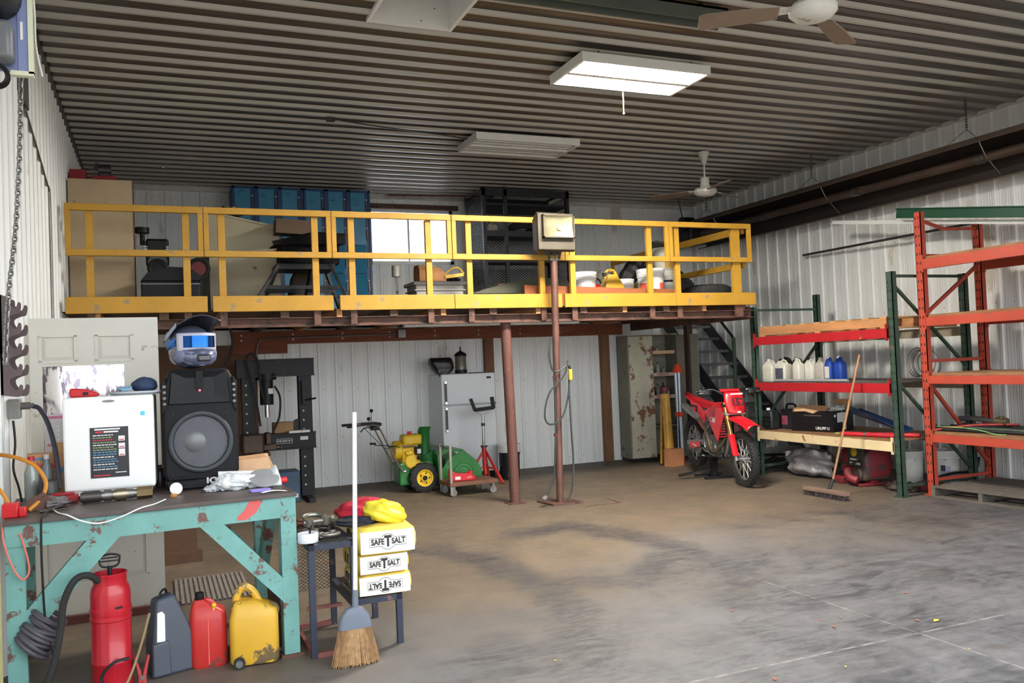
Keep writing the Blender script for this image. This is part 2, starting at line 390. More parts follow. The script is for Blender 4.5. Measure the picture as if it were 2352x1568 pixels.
# lower liner wall under the mezzanine
pn = []; sc = []
XP1 = 7.95
for k in range(9):
    x0 = X0+k*4*SP-.01; nr = 4
    pn.append(ribbed([(0, 2.28)], SP, nr, lambda t, s, h, x0=x0: (x0+t, YP-.012-h, s)))
    for i in range(nr):
        for z in (.12, .7, 1.4): sc.append((x0+(i+.5)*SP+.055, YP-.012, z))
wall('wall_liner', MB().box(X0, YP, 0, XP1, YP+.1, 2.28), (0,-1,0), pn, sc, 'white ribbed steel liner wall below the mezzanine')
# front wall around the big door opening; second opening added for light
fw = MB().box(X0-.15, 3.4, 0, -.575, Y0, HC+.12).box(5.65, 3.4, 0, 5.9, Y0, HC+.12).box(9.1, 3.4, 0, X1+.15, Y0, HC+.12).box(-.575, 3.4, 3.97, 9.1, Y0, HC+.12)
q = obj('wall_front', fw, m_wall, smooth=0); q['kind'] = 'structure'; q['label'] = 'front wall with the wide door opening and an added second opening for light'
q = obj('added_eave', MB().box(X0-.6, 1.9, 4.25, X1+.6, 3.4, 4.35), m_wall, smooth=0); q['kind'] = 'structure'; q['label'] = 'added unseen eave slab blocking high sky light at the door openings'  # added out of view to cut high sky light near the doors
q = obj('trim_1', MB().box(-.575, 3.38, 0, -.543, 3.62, 3.97), M('yellowed_jamb', (150,150,104), .6), smooth=0); q['kind'] = 'structure'; q['label'] = 'yellowed door jamb trim'
# ceiling, ribs run across, with the hatch shaft
CS = .256; HX0, HX1 = 1.67, 2.33
cs = MB(); zc = HC+.03
cs.box(X0-.15, 3.4, zc, HX0-.032, Y1+.15, zc+.08).box(HX1+.032, 3.4, zc, X1+.15, Y1+.15, zc+.08).box(HX0-.032, 3.4, zc, HX1+.032, 5.62, zc+.08).box(HX0-.032, 6.70, zc, HX1+.032, Y1+.15, zc+.08)
ceil = obj('ceiling', cs, m_ceil, smooth=0); ceil['kind'] = 'structure'; ceil['label'] = 'sooty ribbed steel ceiling'
for k in range(10):
    y0 = Y0+k*4*CS; nr = 4 if k < 9 else 2
    rg = [(X0, HX0), (HX1, X1)] if k == 2 else [(X0, X1)]
    for s0, s1 in rg: obj('panel', ribbed([(s0, s1)], CS, nr, lambda t, s, h, y0=y0: (s, y0+t, HC-h+.02), h=.03), [m_ceil, m_ceilrib], ceil, smooth=0)
sp_ = []
for k in range(38):
    for x in [X0+.5+1.22*i for i in range(9)]: sp_.append((x+RND.uniform(-.05, .05), Y0+(k+.5)*CS+.06, HC+.018))
screws('screw_heads', sp_, (0,0,-1), ceil)
sh = MB(); yA, yB = 5.655, 6.665
sh.box(HX0, yB, HC-.012, HX1, yB+.03, 6.0).box(HX1, yA, HC-.012, HX1+.03, yB+.03, 6.0).box(HX0-.03, yA, HC-.012, HX0, yB+.03, 6.0).box(HX0, yA-.03, HC-.012, HX1, yA, 6.0).box(HX0-.03, yA-.03, 6.0, HX1+.03, yB+.03, 6.05)
q = obj('ceiling_shaft', sh, m_white, smooth=0); q['kind'] = 'structure'; q['label'] = 'white boxed hatch shaft rising through the ceiling'
# trims along ceiling edges
for i, (a, b, lab) in enumerate([((X0+.03, 3.7, HC-.01), (X0+.03, Y1, HC-.01), 'dark edge trim'), ((X1-.02, 3.7, HC-.0), (X1-.02, Y1, HC-.0), 'white edge trim'), ((X0, Y1-.03, HC-.04), (X1, Y1-.03, HC-.04), 'white edge trim')]):
    q = obj('trim_%d' % (i+2), MB().bar(a, b, .05, .05 if i < 2 else .07), m_dksteel if i == 0 else m_whited, smooth=0); q['kind'] = 'structure'; q['label'] = lab+' where ceiling meets '+('left', 'right', 'back')[i]+' wall'
# window
wd = thing('window_1', 'bright sliding window in the upper back wall', 'window'); wd['kind'] = 'structure'; wd.location = (WX0, Y1, WZ0); del wd['category']
ww, wh = WX1-WX0, WZ1-WZ0
obj('window_frame', MB().box(0,-.03,0,.05,.1,wh).box(ww-.05,-.03,0,ww,.1,wh).box(0,-.03,0,ww,.1,.05).box(0,-.03,wh-.05,ww,.1,wh), m_white, wd, smooth=0)
obj('mullion', MB().box(ww*.475-.015, .02, .05, ww*.475+.015, .06, wh-.05), m_white, wd, smooth=0)
obj('pane', MB().box(.05, .035, .05, ww*.475-.015, .041, wh-.05), m_glass, wd, smooth=0)
obj('pane', MB().box(ww*.475+.015, .045, .05, ww-.05, .051, wh-.05), m_glass, wd, smooth=0)
hd = obj('trim_5', MB().box(3.16, Y1-.075, 4.235, 4.70, Y1-.02, 4.31), m_rust, smooth=0); hd['kind'] = 'structure'; hd['label'] = 'brown header board over the window'

# ------------------------------------------------------------------ mezzanine and guard rail
YM, ZD = 9.25, 2.34
mz = thing('mezzanine', 'storage mezzanine on brown steel beams and timber joists across the back', 'mezzanine', (3.2, YM, 0)); mz['kind'] = 'structure'; del mz['category']
def L3(b, o=(3.2, YM, 0)):   # shift world-coordinates mesh into a parent at o
    b.v = [(x-o[0], y-o[1], z-o[2]) for x, y, z in b.v]; return b
for k in range(7):
    obj('deck_sheet', L3(MB().box(X0+.03+k*1.185, 9.30, 2.335, X0+.03+k*1.185+1.18, Y1-.03, ZD)), m_dkwood, mz, smooth=0)
obj('landing_sheet', L3(MB().box(7.47, 12.98, 2.30, X1-.05, Y1-.04, ZD)), m_dkwood, mz, smooth=0)
fb = MB().box(X0+.03, 9.36, 2.15, 7.42, 9.37, 2.25).box(X0+.03, 9.30, 2.15, 7.42, 9.36, 2.16).box(X0+.03, 9.30, 2.24, 7.42, 9.36, 2.25)
obj('front_channel', L3(fb), m_rust, mz, smooth=0)
for k in range(14):
    x = -.55+k*.595; obj('joist', L3(MB().box(x, 9.285, 2.245, x+.09 if k % 2 else x+.06, 13.3, 2.333)), [m_wood, m_dkwood][k % 2 if k not in (2, 4, 6, 8, 10) else 0], mz, smooth=0)
obj('side_channel', L3(MB().box(7.36, 9.37, 2.13, 7.42, 12.98, 2.30)), m_rust, mz, smooth=0)
obj('support_post', L3(MB().cyl((3.905, 9.44, .012), (3.87, 9.44, 2.15), .062, n=20)), M('post_brown', (92,58,50), .65, 0, .15, 4, wear_or_refl=((150,120,105), .08, 20)), mz)
obj('base_plate', L3(MB().box(3.80, 9.34, 0, 4.01, 9.54, .012)), m_rust, mz, smooth=0)
obj('ledger_beam', L3(MB().box(.98, YP-.11, 2.07, 7.15, YP-.035, 2.255)), m_redwood, mz, smooth=0)
obj('ledger_splice', L3(MB().box(.98, YP-.115, 1.94, 1.72, YP-.036, 2.07)), m_redwood, mz, smooth=0)
bl = MB()
for k in range(9):
    for dz in (2.13, 2.20): bl.cyl((1.1+k*.7, YP-.112, dz), (1.1+k*.7, YP-.125, dz), .014, n=8)
obj('bolts', L3(bl), m_steel, mz, kind='stuff')
for x0, x1, zb in ((4.70, 4.845, 0), (6.74, 6.89, 0)):
    obj('timber_post', L3(MB().box(x0, YP-.11, zb, x1, YP-.035, 2.07)), M('post_timber', (120,84,58), .8, 0, .25, 4, stretch=(3,3,.4)), mz, smooth=0)
obj('side_board', L3(MB().box(X0+.03, YP-.075, .02, 1.30, YP-.035, 2.07)), M('brown_pegboard', (106,76,58), .85, 0, .12, 6), mz, smooth=0)
obj('stair_post', L3(MB().box(7.88, 11.55, 0, 7.98, 11.65, 2.3)), M('dark_brown_steel', (66,46,38), .6, 0, .2, 6), mz, smooth=0)
# rail sections
secs = [
 (-.78, .482, (-.605,.284), (-.79,.506), 'yellow guard rail section at the left wall, before the tan plywood cabinet'),
 (.488, 1.790, (.628,1.587), (.557,1.792), 'yellow guard rail section before the cream cabinet and black stool'),
 (1.796, 3.162, (1.983,2.865), (1.862,3.170), 'yellow guard rail section before the bright window'),
 (3.170, 4.598, (3.352,4.276), (3.176,4.536), 'yellow guard rail section before the black mesh cage'),
 (4.606, 6.092, (4.690,5.791), (4.577,6.162), 'yellow guard rail section right of the floodlight, before the white pails'),
 (6.100, 7.382, (6.205,7.10), (6.168,7.412), 'yellow guard rail section at the right end of the mezzanine'),
]
for xa, xb, posts, toe, lab in secs:
    t = thing('guard_rail', lab, 'railing', (xa, YM, ZD), group='yellow mezzanine guard rails'); o = (xa, YM, ZD)
    obj('top_rail', L3(MB().box(xa, YM-.02, 3.328, xb, YM+.03, 3.395), o), m_yel, t, smooth=0, bevel=.004)
    obj('mid_rail', L3(MB().box(xa, YM-.02, 2.882, xb, YM+.03, 2.946), o), m_yel, t, smooth=0, bevel=.004)
    for x in (xa, xb-.05): obj('end_upright', L3(MB().box(x, YM-.018, 2.946, x+.05, YM+.028, 3.328), o), m_yel, t, smooth=0, bevel=.003)
    for i, x in enumerate(posts):
        wd_ = .13 if (xa > 6 and i == 1) else .07
        obj('post', L3(MB().box(x, YM+.031, 2.34, x+wd_, YM+.08, 3.33), o), m_yel, t, smooth=0, bevel=.003)
        obj('post_bracket', L3(MB().box(x, YM+.02, 2.16, x+wd_, YM+.045, 2.34), o), m_rust, t, smooth=0)
    obj('toe_board', L3(MB().box(toe[0], YM-.02, 2.315, toe[1], YM+.018, 2.478), o), m_yel, t, smooth=0, bevel=.004)
t = thing('guard_rail', 'yellow guard rail return running back along the stair opening', 'railing', (7.33, 9.35, ZD), group='yellow mezzanine guard rails'); o = (7.33, 9.35, ZD)
obj('top_rail', L3(MB().box(7.30, 9.33, 3.28, 7.35, 12.9, 3.375), o), m_yel, t, smooth=0)
obj('mid_rail', L3(MB().box(7.30, 9.33, 2.82, 7.35, 12.9, 2.90), o), m_yel, t, smooth=0)
for y in (10.9, 12.84): obj('post', L3(MB().box(7.305, y, ZD, 7.345, y+.06, 3.28), o), m_yel, t, smooth=0)

# ------------------------------------------------------------------ stairs
st = thing('steel_stair', 'dark grey steel stair rising along the right wall to the mezzanine', 'stair', (8.8, 10.4, 0))
m_stair = M('dark_grey_steel', (58,58,62), .5, 0, .15, 6); o = (8.8, 10.4, 0)
sl = .9
for x in (8.38, 9.2):
    poly = [(10.40, .0), (10.62, .0), (13.14, 2.30), (13.14, 2.42), (12.96, 2.42), (10.40, .13)]
    obj('stringer', L3(MB().prism(poly, 'yz', x, x+.012), o), m_stair, st, smooth=0)
for k in range(10):
    z = .185+.2225*k; y = 10.66+(z-.185)*1.115
    obj('tread', L3(MB().box(8.392, y-.14, z, 9.2, y+.14, z+.012).box(8.392, y-.14, z-.035, 9.2, y-.13, z), o), M('stair_tread', (104,104,106), .5, .2, .15, 6), st, smooth=0)
m_rail = M('green_worn_pipe', (60,84,62), .5, 0, .2, 6, wear_or_refl=((110,80,60), .2, 10))
obj('newel', L3(MB().cyl((8.36, 11.0, .55), (8.36, 11.0, 1.93), .03), o), m_rail, st)
obj('handrail', L3(MB().tube(bez([(8.36, 11.0, 1.9), (8.36, 11.04, 1.96), (8.36, 11.15, 2.06), (8.36, 12.2, 3.0), (8.36, 12.9, 3.4)], 5), .022, 8), o), m_blackm, st)

# ------------------------------------------------------------------ workbench and what stands on it
ZB = .958
m_teal = M('worn_teal_paint', (106,156,150), .55, 0, .12, 5, wear_or_refl=((104,70,62), .26, 7), bump=.1)
m_bench = M('greasy_bench_steel', (84,74,72), .5, .3, .2, 8)
bt = thing('workbench', 'heavy teal-painted steel workbench with diagonal braces and peeling paint', 'workbench', (.742, 5.17, 0), R(4.0))
obj('bench_top', MB().box(-1.49, -.02, .935, .0, .97, ZB), m_bench, bt, smooth=0, bevel=.003)
obj('front_beam', MB().box(-1.485, 0, .815, -.005, .07, .935), m_teal, bt, smooth=0)
obj('rear_beam', MB().box(-1.485, .9, .825, -.005, .97, .935), m_teal, bt, smooth=0)
obj('side_beam', MB().box(-.075, .07, .84, -.005, .9, .935), m_teal, bt, smooth=0)
for x, y in ((-.095, 0), (-1.485, 0), (-.095, .875), (-1.485, .875)):
    l_ = obj('leg', MB().box(x, y, .02, x+.09, y+.09, .826), m_teal, bt, smooth=0, bevel=.002)
    obj('foot_plate', MB().box(x-.02, y-.01, .0, x+.11, y+.10, .02), m_rust, bt, smooth=0)
obj('brace', MB().prism([(-.095,.33),(-.095,.47),(-.41,.815),(-.54,.815)], 'xz', .002, .06), m_teal, bt, smooth=0)
obj('brace', MB().prism([(-1.395,.33),(-1.395,.49),(-1.11,.815),(-.95,.815)], 'xz', .002, .06), m_teal, bt, smooth=0)
obj('brace', MB().bar((-.10, .91, .40), (-.44, .91, .80), .06, .09), m_teal, bt, smooth=0)
obj('side_brace', MB().bar((-.05, .86, .38), (-.05, .5, .82), .06, .09), m_teal, bt, smooth=0)
obj('side_panel', MB().box(-.09, .10, .02, -.075, .52, .42), m_dkwood, bt, smooth=0)
pm = MB(); pts = [(-.335,-.001,.828),(-.29,-.001,.826),(-.235,-.001,.86),(-.20,-.001,.915),(-.215,-.001,.934),(-.27,-.001,.93),(-.30,-.001,.88),(-.34,-.001,.845)]
pm.add([(x, -.0015, z) for x, y, z in pts], [tuple(range(8))])
obj('red_paint_smear', pm, M('red_spray', (196,84,82), .6), bt, smooth=0, label='smear of red spray paint')
wr = MB()
for k in range(11): wr.ring((-1.375+k*.008, .035, .30+k*.014), .088+RND.uniform(-.012,.012), .013, (.75+RND.uniform(-.25,.25), RND.uniform(-.2,.2), 1), 20, 6)
obj('cable_wrap', wr, M('grey_wrap', (74,70,78), .55, 0, .15, 12), bt, label='grey cable wound round the leg')

# mini fridge
mf = thing('mini_fridge', 'white mini fridge with a black poster on its door, on the bench', 'fridge', (-.270, 5.68, ZB+.001), R(-3))
obj('body', MB().box(-.245, .05, .04, .245, .42, .60), m_white, mf, smooth=0, bevel=.012)
dr = obj('door', MB().box(-.25, 0, .045, .25, .045, .605), M('fridge_door_white', (243,243,243), .35, 0, .015, 4), mf, smooth=0, bevel=.015)
obj('badge', MB().prism(arc(0, .575, .022, 0, 360, 16), 'xz', -.003, .0, T=TR((0,0,0),(0,0,0),(1.6,1,.35)) @ Matrix.Translation((0,0,1.07))), m_steel, dr)
ps = obj('poster', MB().box(-.105, -.004, .12, .105, -.001, .42), M('poster_black', (44,44,50), .35, 0, .05, 8), dr, smooth=0, label='black poster with lines of coloured print')
ln = {}
cols = {'w': (230,230,230), 'r': (205,60,70), 'g': (150,170,120), 'b': (90,150,190)}
for k in cols: ln[k] = MB()
ln['w'].box(-.08, -.006, .404, .06, -.004, .413); ln['r'].box(-.075, -.006, .388, -.035, -.004, .397); ln['w'].box(-.03, -.006, .388, .05, -.004, .397)
for k in range(15):
    z = .37-k*.0145; c = 'wgrgwggbbwbbwbw'[k]; x = -.09
    while x < (.03 if k < 9 else .05)-RND.random()*.03:
        d = RND.uniform(.008, .022); ln[c].box(x, -.006, z, x+d, -.004, z+.0055); x += d+.004
for z in (.335, .292, .245): ln['w'].box(.05, -.006, z, .085, -.004, z+.03+(.012 if z < .25 else 0)); ln['r'].box(.054, -.0065, z+.004, .081, -.0055, z+.01)
ln['r'].box(-.09, -.006, .13, .0, -.004, .137); ln['w'].box(.03, -.006, .145, .09, -.004, .15)
for k in cols: obj('print', ln[k], M('print_'+k, cols[k], .5, 0, .0), ps, smooth=0)
obj('energy_sticker', MB().box(.175, -.002, .48, .20, .0, .505), M('cyan_sticker', (90,200,225), .5), dr, smooth=0)
for x in (-.2, .2): obj('foot', MB().cyl((x, .06, 0), (x, .06, .04), .02), m_black, mf)
obj('kick_rail', MB().box(-.23, .012, .02, .23, .05, .044), m_white, mf, smooth=0)
# things on the fridge
def soft(name, c, sc, mat, amp=.12, fr=3.0, seed=0, T=None, nu=22, nv=14, flat=.0):
    rr = random.Random(seed); ph = [rr.uniform(0, 6) for _ in range(8)]
    def fn(p): return 1+amp*(math.sin(p.x*fr*2.1+ph[0])*math.sin(p.y*fr*2.3+ph[1])+.6*math.sin(p.z*fr*3+ph[2]+p.x*fr)+.4*math.sin(p.x*fr*4.3+p.y*fr*3.7+ph[3]))
    mb = MB(); mb.ball((0,0,0), 1, sc, nu, nv, fn=fn)
    zb = -sc[2]*(1-flat); mb.v = [(x+c[0], y+c[1], max(z, zb)+c[2]) for x, y, z in mb.v]
    return mb
q = thing('red_case', 'small red plastic case on top of the mini fridge', 'case', (-.40, 5.80, ZB+.606))
obj('shell', MB().prism([(-.08,0),(.07,0),(.075,.02),(.03,.04),(-.02,.05),(-.08,.055),(-.085,.03)], 'xz', -.06, .06), m_red, q, bevel=.008)
obj('latch', MB().box(-.01, -.066, .012, .02, -.06, .03), m_black, q, smooth=0)
q = thing('baseball_hat', 'blue and white cap lying on a grey tray on the mini fridge', 'hat', (-.12, 5.82, ZB+.606))
obj('tray', MB().lathe([(.13,0),(.155,.012),(.16,.022),(.15,.022),(.125,.010)], 28, TR((0,0,0),(0,0,0),(1,.75,1))), M('pale_grey_tray', (190,195,205), .4), q)
obj('crown', soft('c', (.05,0,.055), (.075,.075,.05), None, .06, 2, 3, flat=.3), M('dark_blue_cloth', (44,60,92), .8), q)
obj('brim', MB().grid(lambda u, v: (-.02-.09*v*math.cos((u-.5)*2.2), .10*(u-.5)*1.5*(1-.2*v), .035+.02*math.cos((u-.5)*3)-.012*v), 10, 6), M('pale_blue_cloth', (140,190,225), .7), q, solid=.006)

# hydraulic coupler, cap etc. at the front edge of the bench
cp = thing('hydraulic_coupler', 'steel and brass hydraulic coupler lying before the mini fridge', 'coupler', (-.42, 5.50, ZB+.035), R(2))
def turn(seg, n=20): # segments (len, r) along +x
    mb = MB(); x = 0; pr = []
    for L, r in seg: pr += [(r, x), (r, x+L)]; x += L
    mb.lathe(pr, n, Matrix.Rotation(R(90), 4, 'Y')); return mb
obj('hose_end', turn([(.01,.028),(.02,.034),(.07,.033),(.01,.028)]), m_dksteel, cp)
b_ = turn([(.012,.026),(.04,.032),(.01,.026)]); b_.v = [(x+.11,y,z) for x,y,z in b_.v]; obj('collar', b_, m_steel, cp)
b_ = turn([(.012,.030),(.055,.035),(.012,.030)]); b_.v = [(x+.172,y,z) for x,y,z in b_.v]; obj('sleeve', b_, M('brassy_steel', (160,150,130), .35, .9), cp)
b_ = turn([(.03,.029),(.015,.024)]); b_.v = [(x+.251,y,z) for x,y,z in b_.v]; obj('ring', b_, m_steel, cp)
b_ = turn([(.085,.035)], 6); b_.v = [(x+.296,y,z) for x,y,z in b_.v]; obj('hex_body', b_, M('dull_brass', (120,102,70), .45, .6, .2, 20), cp)
tag(obj('white_cable', MB().tube(bez([(-.55,5.35,ZB+.006),(-.50,5.16,ZB+.006),(-.45,5.062,ZB+.004),(-.38,5.050,.925),(-.30,5.052,.905),(-.20,5.06,.925),(-.10,5.072,ZB+.003),(-.03,5.16,ZB+.006),(.03,5.32,ZB+.006)], 8), .004, 6), m_white), 'white cable drooping over the front edge of the bench', 'cable')
q = thing('white_disc', 'round white disc leaning against the speaker foot', 'disc', (.09, 5.52, ZB)); obj('disc', MB().lathe([(.034,0),(.036,.004),(.036,.010),(.030,.013)], 24, TR((0,0,.037),(R(80),0,R(8)))), m_white, q)
tag(obj('amber_disc', MB().lathe([(.018,0),(.02,.005),(.018,.016),(.01,.018)], 16), M('amber_plastic', (176,120,50), .4), loc=(.075, 5.44, ZB)), 'small amber bottle cap beside the white lid', 'cap')

# loudspeaker
sp = thing('loudspeaker', 'large black portable loudspeaker with round woofer standing on the bench', 'loudspeaker', (.25, 5.75, ZB+.001), R(0))
m_spk = M('black_speaker_plastic', (22,23,27), .62, 0, .06, 6, bump=.05, bscale=220, spec=.25); m_spk2 = M('horn_black', (16,17,20), .5, 0, .05, 6, spec=.3)
prof = [(-.20,.03),(.20,.03),(.225,.10),(.228,.55),(.215,.66),(.18,.735),(.15,.75),(-.15,.75),(-.18,.735),(-.215,.66),(-.228,.55),(-.225,.10)]
obj('cabinet', MB().prism(prof, 'xz', .0, .38), m_spk, sp, bevel=.02)
hn = obj('horn', MB().loft([[(-.185,-.006,.53),(.185,-.006,.53),(.165,-.006,.735),(-.165,-.006,.735)],[(-.18,-.02,.535),(.18,-.02,.535),(.16,-.02,.73),(-.16,-.02,.73)],[(-.05,.0,.60),(.05,.0,.60),(.05,.0,.68),(-.05,.0,.68)]], caps=True), m_spk2, sp, smooth=0)
obj('horn_rib', MB().prism([(-.018,.62),(.018,.62),(.022,.735),(-.022,.735)], 'xz', -.03, -.012), m_spk, hn, smooth=0)
obj('status_lamp', MB().ball((0,-.018,.615), .008), M('red_led', (230,70,90), .3, emit=(1,.1,.15,.6)), hn)
wf = obj('woofer_ring', MB().ring((0,-.012,.292), .178, .016, (0,1,0), 48, 10), M('grey_rubber', (58,62,68), .55), sp)
obj('grille', MB().lathe([(.16,0),(.14,.004),(.09,.012),(.04,.02),(.0001,.022)], 48, Matrix.Translation((0,-.004,.292)) @ Matrix.Rotation(R(90), 4, 'X')), M('steel_mesh_grille', (120,122,130), .4, .4, .1, 4, bump=.9, bscale=260), wf)
obj('cone', MB().lathe([(.075,0),(.06,.012),(.03,.020),(.0001,.023)], 32, Matrix.Translation((-.03,-.012,.292)) @ Matrix.Rotation(R(90), 4, 'X')), M('cone_grey', (110,112,116), .4, .3), wf)
for s in (-1, 1):
    hd = obj('side_handle', MB().prism([(s*.195,.50),(s*.222,.47),(s*.226,.66),(s*.20,.70)], 'xz', -.012, .10), m_spk, sp, bevel=.006)
    vt = MB()
    for k in range(4): vt.box(min(s*.198,s*.216), -.016, .53+k*.036, max(s*.198,s*.216), -.010, .545+k*.036)
    obj('vent', vt, M('vent_grey', (120,120,118), .6), hd, smooth=0)
obj('foot_bar', MB().prism([(-.20,0),(.20,0),(.215,.06),(-.215,.06)], 'xz', -.03, .36), m_spk2, sp, bevel=.01)
obj('ridge', MB().box(-.17,-.036,.068,-.02,-.02,.078).box(-.17,-.034,.045,-.02,-.02,.053).box(-.17,-.033,.022,-.02,-.02,.03), m_spk, sp, smooth=0)
obj('lettering', text_mb('ION', .05, face_T((.085,-.032,.045), (1,0,0), (0,0,1)), .003, .002, 1.35), M('silver_print', (225,225,230), .4), sp, smooth=0, label='silver lettering ION')
bs = MB()
for x, z in ((-.16,.47),(.16,.47),(-.17,.09),(.17,.09)): bs.cyl((x,-.003,z),(x,.003,z),.007,n=10)
obj('bolts', bs, m_black, sp)
# motocross helmet
hm = thing('motocross_helmet', 'grey motocross helmet with blue mirrored goggles on the loudspeaker', 'helmet', (.215, 5.92, ZB+.752), R(18))
m_hel = M('helmet_grey', (86,90,112), .28, 0, .25, 5, coat=.5); m_held = M('helmet_dark', (42,42,52), .3, 0, .2, 6, coat=.4)
SIDE = [(tuple(p)) for p in bez([(.12,.0,.02),(.16,.0,.12),(.145,.0,.22),(.06,.0,.285),(-.05,.0,.275),(-.125,.0,.215),(-.15,.0,.15),(-.20,.0,.105),(-.215,.0,.07),(-.185,.0,.02),(-.05,.0,.003),(.06,.0,.006),(.12,.0,.02)], 3)][:-1]
def hsec(poly, t, k=1.0, cy=-.01, cz=.125):
    s = max(1-t*t, .0004)**.40*k; return [(t*.134*k, cy+(p[0]-cy)*s, max(cz+(p[2]-cz)*s, .003)) for p in poly]
obj('shell', MB().loft([hsec(SIDE, t) for t in (-1,-.97,-.88,-.72,-.5,-.25,0,.25,.5,.72,.88,.97,1)]), m_hel, hm, smooth=60)
CHIN = [(-.145,0,.125),(-.20,0,.105),(-.215,0,.07),(-.185,0,.02),(-.06,0,.004),(-.05,0,.05),(-.10,0,.075)]
obj('chin_guard', MB().loft([hsec(CHIN, t, 1.02) for t in (-.93,-.8,-.5,0,.5,.8,.93)]), M('pale_blue_decal', (118,126,158), .35, 0, .3, 7), hm, smooth=40)
obj('chin_vent', MB().box(-.042,-.228,.045,.042,-.19,.088), m_held, hm, bevel=.01)
def peak(u, v):
    c = (u-.5)*2; return (c*(.135-.015*v), .075-.285*v+.05*c*c*(1-v), .262+.075*math.sin(v*1.6)-c*c*(.085-.045*v))
obj('peak', MB().grid(peak, 16, 12), m_held, hm, solid=.007)
obj('peak_vent', MB().loft([[(-.035,-.05,.312),(.035,-.05,.312),(.022,-.125,.335),(-.022,-.125,.335)],[(-.033,-.054,.304),(.033,-.054,.304),(.020,-.128,.326),(-.020,-.128,.326)]]), m_black, hm, smooth=0)
obj('peak_side_panel', MB().grid(lambda u, v: (-.138+.004*v, .085-.20*u, .178+.085*u+.045*v*(1-.4*u)), 8, 2), M('pale_grey_decal', (150,162,186), .4), hm, solid=.005)
def gog(t, z, off): return (t*.136, -.01-(.150+off)*max(1-t*t,.0004)**.42, z)
gf = obj('goggle_frame', MB().grid(lambda u, v: gog(-.9+1.8*u, .115+.112*v-.012*math.cos(u*2*PI)*(1-v), .012+.006*math.sin(v*PI)), 24, 4), M('goggle_white', (196,196,216), .3), hm, solid=.010)
obj('lens', MB().grid(lambda u, v: gog(-.74+1.48*u, .135+.074*v, .030), 20, 4), M('blue_mirror_lens', (30,84,160), .10, .9, .3, 3), gf)
for s in (-1, 1): obj('strap', MB().grid(lambda u, v, s=s: (s*(.126+.012*math.sin(u*PI)), -.065+.15*u, .145+.05*v-.02*u), 8, 2), M('blue_strap', (40,104,180), .6, 0, .2, 12, wear_or_refl=((20,30,60), .3, 25)), hm, solid=.005)

# right-hand clutter on the bench
bx = thing('cardboard_box', 'opened crumpled cardboard box at the right rear corner of the bench', 'box', (.58, 5.96, ZB), R(-4))
m_card = M('cardboard', (196,150,108), .8, 0, .12, 6); m_cardl = M('cardboard_light', (214,172,134), .8, 0, .1, 6)
obj('carton', MB().loft([[(-.125,-.09,0),(.12,-.09,0),(.12,.12,0),(-.125,.12,0)],[(-.128,-.10,.075),(.118,-.095,.075),(.115,.12,.075),(-.12,.12,.075)],[(-.115,-.085,.145),(.09,-.08,.15),(.10,.11,.16),(-.11,.11,.15)]]), m_cardl, bx, smooth=0)
obj('flap', MB().add([(.095,-.082,.14),(.10,.11,.15),(.165,.10,.0),(.16,-.07,.0)],[(0,1,2,3)]), m_card, bx, smooth=0, solid=.004)
obj('flap', MB().add([(-.115,-.085,.146),(.09,-.08,.15),(.07,-.02,.165),(-.10,-.03,.162)],[(0,1,2,3)]), m_card, bx, smooth=0, solid=.004)
tag(obj('white_carton', MB().loft([[(-.15,-.03,0),(.145,-.025,0),(.145,.03,0),(-.15,.03,0)],[(-.15,-.032,.062),(.14,-.03,.045),(.14,.03,.052),(-.15,.03,.066)]]), M('white_card', (236,240,240), .6), smooth=0, bevel=.003, loc=(.49, 5.66, ZB+.035), rot=(0, 0, R(-3))), 'long white paper carton lying across the bags on the bench', 'carton')
m_bag = M('clear_plastic_bag', (205,210,215), .12, 0, .12, 14, bump=.8, bscale=25, spec=.8)
pb = thing('plastic_bag', 'crumpled clear plastic bag holding a white ball, front of the loudspeaker', 'bag', (.42, 5.53, ZB))
obj('film', soft('b', (0,0,.045), (.115,.06,.055), None, .16, 4, 5, nu=30, nv=18, flat=.2), m_bag, pb, smooth=60)
obj('white_ball', MB().ball((-.045,-.035,.045), .038), m_white, pb)
obj('tail', soft('b', (-.12,.0,.018), (.05,.03,.02), None, .25, 5, 8), m_bag, pb, smooth=60)
pb = thing('plastic_bag', 'clear plastic bag with a grey disc inside, right end of the bench', 'bag', (.60, 5.56, ZB))
obj('film', MB().loft([[(-.10,-.05,.0),(.11,-.05,.0),(.11,.07,.0),(-.10,.06,.0)],[(-.09,-.045,.03),(.10,-.045,.05),(.10,.06,.09),(-.06,.05,.04)],[(-.02,-.02,.05),(.085,-.02,.085),(.08,.04,.135),(.0,.03,.06)]]), m_bag, pb, bevel=.01)
obj('disc', MB().lathe([(.085,0),(.095,.01),(.09,.02),(.02,.024)], 28, TR((0,-.03,.045),(R(28),0,0))), M('grey_disc', (150,152,155), .4, .2), pb)
tag(obj('purple_pouch', MB().prism(rrect(-.06,-.03,.06,.03,.012), 'xy', 0, .016), M('lilac_foil', (140,128,205), .3), loc=(.555, 5.33, ZB), rot=(0,0,R(8)), bevel=.004), 'small lilac pouch near the right edge of the bench', 'pouch')
tag(obj('paper_slip', MB().grid(lambda u, v: ((u-.5)*.15, (v-.5)*.05, .004+.006*math.sin(u*4)), 8, 3), M('white_paper', (232,236,250), .7), loc=(.625, 5.25, ZB), rot=(0,0,R(12)), solid=.001), 'white paper slip at the front right corner of the bench', 'paper')
tag(obj('red_stub', MB().lathe([(.017,0),(.02,.004),(.019,.05),(.016,.052)], 16, TR((0,0,.02),(0,R(90),0))), M('red_cap', (214,40,44), .4), loc=(.70, 5.62, ZB), rot=(0,0,R(8))), 'red plastic cap sticking out beside the plastic bags', 'cap')
